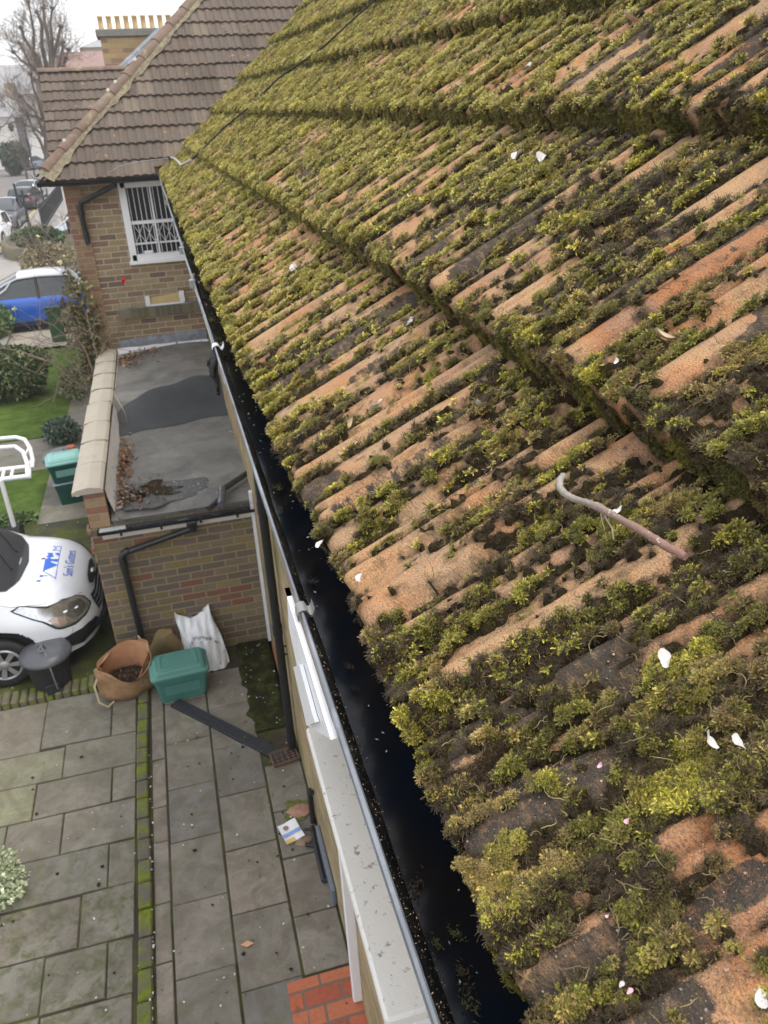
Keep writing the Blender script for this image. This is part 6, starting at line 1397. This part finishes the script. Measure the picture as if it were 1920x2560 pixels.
limbs=[[(122,420),(120,340),(118,290)],[(118,290),(112,240),(100,190),(97,150),(78,122),(60,95),(52,68)],[(112,240),(120,190),(112,150),(104,110),(105,60),(92,30)],[(120,290),(126,220),(132,150),(142,110),(152,66)],[(119,280),(130,210),(128,160),(124,110),(112,60),(108,20)],[(104,200),(90,168),(75,160),(60,128),(48,108)],[(98,185),(75,165),(52,150),(33,130)],[(110,300),(95,250),(82,215),(76,185)],[(108,330),(90,280),(70,262),(50,240)],[(110,340),(98,330),(80,318),(62,312)],[(104,300),(86,290),(68,285),(56,276)],[(158,168),(165,145),(172,124)],[(150,300),(156,200),(165,145)],[(126,220),(140,200),(150,160),(158,105)],[(112,385),(100,350),(85,330),(66,282)],[(90,168),(84,130),(84,80),(78,40),(70,5)],[(132,150),(130,100),(126,60),(130,20)]]
q=np.random.RandomState(4); mb=MB(); tw=MB()
def tips(p,d,L,r,dep):
    Pt2=[p]
    for i in range(4): d=d+q.randn(3)*.20+np.array([0,0,.10]); d/=np.linalg.norm(d); p=p+d*L/4; Pt2.append(p)
    tw.tube(Pt2,[r,r*.8,r*.6,r*.5,r*.3],3,cap=False)
    if dep:
        for k in range(4): dd=d+q.randn(3)*.6; tips(Pt2[q.randint(1,5)],dd/np.linalg.norm(dd),L*.65,r*.6,dep-1)
for li,L_ in enumerate(limbs):
    yo=60+q.uniform(-1.2,1.2)*(li>0); Pt=[onY(x,y,yo if k else 60) for k,(x,y) in enumerate(L_)]; r0=.30 if li==0 else .16 if li in(1,2,3,4) else .10
    mb.tube(Pt,list(np.linspace(r0,.22 if li==0 else r0*.5,len(Pt))),7,cap=False)
    if li:
        mb.lathe([(0,-.14),(.13,-.05),(.14,.05),(0,.14)],tuple(Pt[-1]),n=6)
        for k in range(len(Pt)-1):
            for m_ in range(9 if k==len(Pt)-2 else 4):
                f=q.rand() if k<len(Pt)-2 else .5+.5*q.rand(); d=(Pt[k+1]-Pt[k]); d/=np.linalg.norm(d); d=d+q.randn(3)*.75; tips(Pt[k]+(Pt[k+1]-Pt[k])*f,d/np.linalg.norm(d),q.uniform(.8,1.7),.020,2)
mb.build('trunk',M['bark'],pt); tw.build('twigs',M['twigm'],pt)
tree('bare_tree',20,420,110,10.5,'fuzzy bare tree at far left above yellow brick house',9,.25,knob=False,n0=7,dep=4,spread=.7)
tree('bare_tree',62,420,90,5.0,'slim young bare tree standing beside the street lamp',21,.10,knob=False,n0=4,dep=3,spread=.4)
tree('bare_tree',160,300,75,8.6,'reddish twigged bare tree just left of the chimney',31,.16,knob=False,n0=8,dep=4,spread=.6,bark=plain('red_bark',(.20,.12,.10),.9,.2,9))
leafcloud('street_hedge',(-23,112,2.6),(6,2.5,1.6),5000,[(.06,.09,.04),(.09,.13,.05),(.05,.07,.035)],.3,'dark green street hedge behind the distant white cars','hedge',seed=25)
leafcloud('evergreen_bush',(-13.3,98,2.2),(1.6,1.5,1.6),3000,[(.05,.07,.035),(.08,.10,.05)],.25,'dark conical bush in front of pale house','bush',seed=26)
# ============================================================ THINGS ON THE ROOF
def onroof(x,y,h=.02):
    H_=0.
    for k in range(5):
        v_,Y_=onW(x,y,H_); va=np.array([max(v_,.002)]); ya=np.array([Y_]); hb,_=vofh(va,ya); mo,_,_=mossf(va,ya); H2=float(hb[0]+h+.016*mo[0]*(1+.6*sst(Y_,1.5,5)))-.034; H_=.5*H_+.5*H2 if k<4 else H_
    v_,Y_=onW(x,y,H_); r=ray(x,y); return r*(Y_/r[1])+[0,0,CZ]
M['barkp']=None
t=NT('stick_bark'); v=t.uv(kind='Object'); sx_=t.n.new('ShaderNodeSeparateXYZ'); t.l.new(v,sx_.inputs[0]); g_y=t.ramp(t.math('ADD',sx_.outputs[1],.80),[(.66,(.30,.165,.13)),(.76,(.27,.18,.145)),(.83,(.30,.255,.21)),(.90,(.36,.33,.29))]); c=t.mix(.8,g_y,t.mix(t.noise(150,7,.75,v),(.2,.2,.2),(.8,.8,.8)),'OVERLAY'); c=t.mix(t.ramp(t.noise(160,3,.6,v),[(.62,(0,0,0)),(.68,(1,1,1))]),c,(.55,.48,.42)); t.bump(t.noise(220,6,.75,v),1,.0025); M['stick']=t.fin(c,.65,.3)
st=empty('fallen_branch',tuple(onroof(1560,1290,.0)),'bent peeled branch, grey at one end and pink brown at other','branch')
sp_=[(lambda q: ray(*p)*(q[1]/ray(*p)[1])+[0,0,CZ])(onW(*p,.042)) for p,h in (((1410,1188),.030),((1400,1200),.034),((1402,1222),.036),((1425,1243),.036),((1470,1258),.036),((1500,1270),.036),((1540,1292),.036),((1600,1325),.034),((1660,1362),.032),((1714,1392),.028))]
st.location=Vector(sp_[5]); sp2=[];rr2=[]
_q=np.random.RandomState(8); _r=[.0036,.0046,.0044,.0046,.0040,.0054,.0042,.0044,.0048,.0043]
for k in range(9):
    for u in np.linspace(0,1,7)[:-1]:
        p0,p1,p2,p3=[np.array(sp_[min(max(i,0),9)]) for i in (k-1,k,k+1,k+2)]; sp2.append(.5*((2*p1)+(-p0+p2)*u+(2*p0-5*p1+4*p2-p3)*u*u+(-p0+3*p1-3*p2+p3)*u**3)+_q.randn(3)*.00022); rr2.append((_r[k]*(1-u)+_r[k+1]*u)*(1+_q.randn()*.05))
sp2.append(np.array(sp_[9])); rr2.append(.0040); MB().tube(sp2,rr2,14).build('bark',M['stick'],st)
MB().tube([sp_[5]+[0,0,.004],onroof(1515,1295,.035),onroof(1530,1320,.022),onroof(1534,1350,.018)],[.0020,.0014,.001,.0006],6).build('side_shoot',M['twig'],st)
MB().tube([sp_[5]+[0,0,.004],onroof(1505,1300,.03),onroof(1512,1325,.02)],[.0016,.001,.0006],6).build('side_shoot',M['twig'],st)
# cable along the roof
wp=[onroof(x,y,.080) for x,y in ((1010,-60),(937,0),(870,60),(810,116),(750,158),(694,197),(625,266),(555,324),(505,375),(478,400),(452,413))]+[onroof(445,404,.06),onroof(436,396,.06),onroof(422,392,.05)]
cb_=empty('cable',tuple(wp[5]),'black cable draped diagonally down the mossy roof','cable'); MB().tube(wp,.008,6).build('sheath',M['rubber'],cb_); MB().tube(wp[-5:],.012,6).build('bare_end',plain('bleached_end',(.42,.41,.38),.8,.1,20),cb_)
MB().tube([onY(420,396,12.1),onY(350,404,11.8),onY(300,415,11.85),onY(272,432,11.86)],.006,5).build('thin_wire',M['clip'],cb_)
# white blossom petals on the roof, each its own thing
M['petal']=plain('petal_white',(.60,.565,.54),.6,.10,120,spec=.2,dirt=((.42,.33,.24),160,.62,.75)); M['petalp']=plain('petal_pink',(.62,.36,.42),.5,.1,40)
def petal(x,y,s,rz,label,mat=None,h=.012,grp='petals and flakes lying on the mossy roof'):
    p=onroof(x,y,h); q=np.random.RandomState(int(x*3+y)); P=[]
    s*=.80
    for r_ in (0,.25,.5,.75,.9,1.):
        P.append([( s*r_*math.cos(a)*1.25*(1+.12*math.sin(2*a+y)), s*r_*math.sin(a)*(.74+.16*math.cos(3*a+x)), s*.55*r_*r_*abs(math.sin(a+x))+.22*s*math.sin(2*a+y)*r_-.10*s*math.cos(5*a)*r_) for a in np.linspace(0,2*math.pi,15)[:-1]])
    o=MB().grid(P,closed=True).build('petal',mat or M['petal']); o.location=tuple(p); o.rotation_euler=(q.randn()*.25-.2,-float(aang(p[1]))*.9+q.randn()*.2,rz); tag(o,label,'petal',grp)
pl=[(1662,1647,.0095,1.2,'largest white petal, on moss left of the lower right corner'),(1070,1718,.0075,.3,'white folded petal on moss near the gutter below sandy patch'),(1773,1850,.0085,2.3,'left of two white petals close together at lower right'),(1843,1858,.0085,2.2,'right of two white petals close together at lower right'),
(801,1360,.0085,.5,'white petal on the eave moss edge above metal clip'),(901,1443,.0085,.8,'white petal on orange tile just right of the eave'),(943,1013,.014,.2,'white petal near the stub of the leaf in mid roof'),(1207,433,.022,.2,'white petal left of the green cushion moss'),(1294,388,.020,.4,'left of two petals lying on grey streaked tile'),(1355,397,.018,1.4,'right of two petals lying on grey streaked tile'),
(1770,250,.018,.7,'upper of two white petals by the upper right step'),(1727,286,.020,1.1,'lower of two white petals by the upper right step'),(1733,66,.020,.2,'white petal near the top right edge of picture'),(892,346,.022,.2,'white petal at far row below the cable'),(935,410,.022,.2,'tiny white petal on pale streak in far moss'),(1320,170,.02,.2,'tiny white petal beside a bare rib, upper middle'),(1025,806,.012,.3,'small white petal in the moss under first tile step'),
(1905,2500,.0065,1.0,'white petal cut off by the right edge at bottom'),(1541,905,.0055,.6,'tiny white petal under the big orange tile corner'),(1545,1277,.0075,.3,'white petal tucked behind the fallen branch'),(1555,2462,.0028,.2,'tiny white petal fragment on dark bare tile'),
(735,670,.022,1.6,'pale upright flake stuck in the far moss'),(748,1090,.012,.1,'small white petal on cushion of moss by the eave'),(975,55,.02,.2,'pale flake standing on topmost moss step')]
for a in pl: petal(a[0],a[1],a[2],a[3],a[4])
for x,y,s,lb in ((1500,1913,.0030,'pink petal scrap above the green cushion'),(1570,2052,.0035,'pinkish petal scrap below the green cushion'),(1574,2478,.0028,'pink petal scrap beside the white fragment'),(1520,2290,.0022,'tiny pink scrap at the edge of dark tile')): petal(x,y,s,.4,lb,M['petalp'])
# curled dead leaves and bits
def deadleaf(x,y,s,label,col=(.40,.30,.19),h=.02):
    p=onroof(x,y,h); o=MB().grid([[(s*(u-.0),s*.35*w*(1-u*u),s*.25*u*u+s*.3*w*w) for w in (-1,0,1)] for u in np.linspace(-1,1,8)]).build('dead_leaf',plain('leaf_tan',col,.8,.2,40)); o.location=tuple(p); q=np.random.RandomState(int(x)); o.rotation_euler=(q.randn()*.4,-.5,q.uniform(0,6)); tag(o,label,'leaf')
deadleaf(870,1058,.016,'curled tan leaf lying on moss near the eave'); deadleaf(1655,842,.016,'pale curled flake on dark moss in middle right',(.50,.40,.28)); deadleaf(1575,50,.03,'tan crumpled leaf near the top right'); deadleaf(1200,1017,.018,'narrow pale leaf sliver standing in moss',(.45,.42,.35))
# gutter contents: petals and grit (fine, uncountable)
gp_=[];gc_=[];
for i in range(5200):
    y=RS.rand()**1.9*11.5-.1; x=XR+.006+RS.rand()**1.6*.024; d_=(x-XR); z=ZR+np.interp(d_,[.006,.012,.028,.05,.11],[0,-.012,-.047,-.050,-.050])+.002; gp_.append((x,y,z)); gc_.append(np.array([(.09,.07,.04),(.2,.16,.10),(.06,.045,.03),(.30,.20,.10)][RS.randint(4)])*RS.uniform(.7,1.9))
litter('gutter_grit',np.array(gp_),np.array(gc_),leafproto('grit',M['leaf'],1,.0009,1.2),'brown grit and moss crumbs lining the black gutter','grit',s=(.4,1.4),flat=.6)
gp_=[];gc_=[]
for i in range(260):
    y=RS.rand()*11.6+.2; x=XR+.03+RS.rand()*.07; gp_.append((x,y,ZR-.049)); gc_.append(np.array((.7,.7,.7))*RS.uniform(.4,1.1))
pr_=leafproto('fleck',M['leaf'],1,.0016,.3); n_=len(gp_); gp_=np.array(gp_); sc=np.repeat((RS.uniform(.5,1.2,n_)*(1+.75*gp_[:,1]))[:,None],3,1)
scatter('floating_flecks',gp_,np.stack([RS.randn(n_)*.15,RS.randn(n_)*.15,RS.rand(n_)*6],1),sc,RS.randint(0,4,n_),np.array(gc_),pr_,'white flecks and petal bits floating on the gutter water','flecks')
# pebbles of the tile surface
Y,q=sample(26000,.14,1.8,77,1.01); V=q.rand(len(Y))*1.5*np.minimum(1,.25+Y); mo,_,_=mossf(V,Y); k=(mo<.25)&(fbm(Y*5,V*5,3,66)>.36); Y=Y[k];V=V[k]; hb,_=vofh(V,Y); P=surf(V,Y,hb+.0002); n_=len(Y)
pe_=[]
for i in range(3):
    pb=PB(); import itertools
    dirs=[np.array(d_,float) for d_ in itertools.product((-1,0,1),repeat=3) if any(d_)]
    mbp=MB().lathe([(0,-.6),(.7,-.45),(1,0),(.75,.5),(0,.7)],n=7); mbp.v=[(a*.0011*(1+.25*rs.randn()*.5),b*.0009,c*.0007) for a,b,c in mbp.v]; pe_.append(mbp.build('pebble',None or plain('x',(1,1,1))))
t=NT('pebble_mat'); M['peb']=t.fin(t.attr('col','INSTANCER'),.55,.4)
for p in pe_: p.data.materials.clear(); p.data.materials.append(M['peb'])
scatter('tile_grit',P,np.stack([q.randn(n_)*.4,-aang(Y)+q.randn(n_)*.3,q.rand(n_)*6],1),np.repeat((q.rand(n_)**5*1.3+.38)[:,None],3,1),q.randint(0,3,n_),pal(n_,[(.42,.30,.18),(.30,.22,.16),(.50,.40,.26),(.20,.17,.15),(.36,.26,.22)]),pe_,'small pebbles set in the sandy tile surface','grit')
# long dry strands on the near moss
mb=MB(); q=np.random.RandomState(90)
for i in range(430):
    x=q.uniform(900,1915); y=q.uniform(500,2540)
    if x<930+ (y-1500)*.42 : continue
    p=onroof(x,y,.006+q.rand()*.006); d=q.randn(3); d[2]*=.4; d/=np.linalg.norm(d); L_=q.uniform(.008,.022)*(1+p[1]*.6); pts_=[p]
    for k in range(7): d=d+q.randn(3)*.45+np.array([-.05,0,-.05]); d/=np.linalg.norm(d); p=p+d*L_/7; pts_.append(p)
    w_=.00030*(1+p[1]*.8); mb.tube(pts_,[w_,w_*1.2,w_*1.2,w_,w_,w_*.8,w_*.6,w_*.4],3,cap=False)
t=NT('dry_strand'); v=t.uv(kind='Object'); c=t.ramp(t.noise(14,3,.6,v),[(.3,(.09,.06,.035)),(.5,(.27,.20,.10)),(.7,(.36,.33,.13))]); M['strand']=t.fin(c,.8,.2)
tag(mb.build('dry_strands',M['strand']),'straggling dry straw coloured stems lying over the moss','dry stems',kind='stuff')
# petals and clods on the paving
fp=MB().grid([[(.011*r_*math.cos(a)*1.2,.009*r_*math.sin(a),.004*r_) for a in np.linspace(0,2*math.pi,9)[:-1]] for r_ in (0,1)],closed=True).build('petal',M['petal']); tag(fp,'tiny white blossom petal fallen on the ground below','petal','petals scattered on paving and forecourt')
spots=[]
q=np.random.RandomState(55)
for i in range(60): y=2.6+q.rand()**1.5*3.2; spots.append((-.805+q.randn()*.012,y))
for i in range(85): spots.append((q.uniform(-2.1,.42),q.uniform(2.8,6.6)))
for i in range(26): spots.append((q.uniform(.1,.42),q.uniform(5.75,7.05)))
for i in range(70): spots.append((q.uniform(-3.0,-1.15),q.uniform(7.1,10.8)))
for i,(x,y) in enumerate(spots):
    zz=.012 if y<5.7 or x<0 else .022
    if i==0: o=fp
    else: o=fp.copy(); C.objects.link(o)
    o.location=(x,y,zz+.004); o.rotation_euler=(q.randn()*.2,q.randn()*.2,q.rand()*6); s=q.uniform(.3,.8); o.scale=(s,s,s)
pp=[(q.uniform(-.6,.40),q.uniform(2.7,5.9)) for i in range(70)]+[(q.uniform(-2,-.95),q.uniform(3,6.6)) for i in range(22)]
cl2=[]
for i in range(3):
    pb=PB()
    for k in range(26): d=rs.randn(3);d/=np.linalg.norm(d);d[2]=abs(d[2])*.6; s=np.cross(d,rs.randn(3));s/=np.linalg.norm(s); pb.tri(s*.006,-s*.006,d*.017,.3,.3,.8)
    cl2.append(pb.obj('moss_clod',M['leaf']))
n_=len(pp); scatter('moss_clods',np.array([(a,b_,.008) for a,b_ in pp]),np.stack([q.randn(n_)*.2,q.randn(n_)*.2,q.rand(n_)*6],1),np.repeat((q.rand(n_)**2*1.0+.35)[:,None],3,1),q.randint(0,3,n_),pal(n_,[(.035,.03,.018),(.05,.05,.02),(.03,.022,.015)]),cl2,'dark clods of fallen moss dotted over the grey slabs','moss')

q=np.random.RandomState(17); gm_=[];
for i in range(46):
    y=q.rand()**1.7*9+.35; gm_.append((XR+.014+q.rand()**1.5*.05,y,ZR-.044-.004*q.rand()))
n_=len(gm_); gm_=np.array(gm_); gc3=[]
for i in range(3):
    pb=PB()
    for k in range(60): d=rs.randn(3);d/=np.linalg.norm(d);d[2]=abs(d[2])*.6; s_=np.cross(d,rs.randn(3));s_/=np.linalg.norm(s_); c_=rs.randn(3)*np.array([.003,.006,.001]); pb.tri(c_+s_*.0006,c_-s_*.0006,c_+d*.005,.3,.3,.8)
    gc3.append(pb.obj('moss_clod',M['leaf']))
scatter('gutter_moss',gm_,np.stack([q.randn(n_)*.2,q.randn(n_)*.2,q.randn(n_)*.3],1),np.repeat(((q.rand(n_)**2*1.1+.5)*(1+.35*gm_[:,1]))[:,None],3,1),q.randint(0,3,n_),pal(n_,[(.10,.09,.03),(.07,.05,.03),(.16,.15,.05),(.05,.035,.02)]),gc3,'lumps of fallen moss caught along the black gutter lining','moss')
# ------------------------------------------------------------ air
mh=bpy.data.materials.new('haze_air'); mh.use_nodes=True; nt=mh.node_tree; nt.nodes.clear(); oo=nt.nodes.new('ShaderNodeOutputMaterial'); vv=nt.nodes.new('ShaderNodeVolumePrincipled'); vv.inputs['Color'].default_value=(.97,.98,1,1); vv.inputs['Density'].default_value=.0011; nt.links.new(vv.outputs[0],oo.inputs['Volume'])
hz=MB().box((-330,-40,-2),(330,360,24)).build('haze',mh); hz['kind']='stuff'
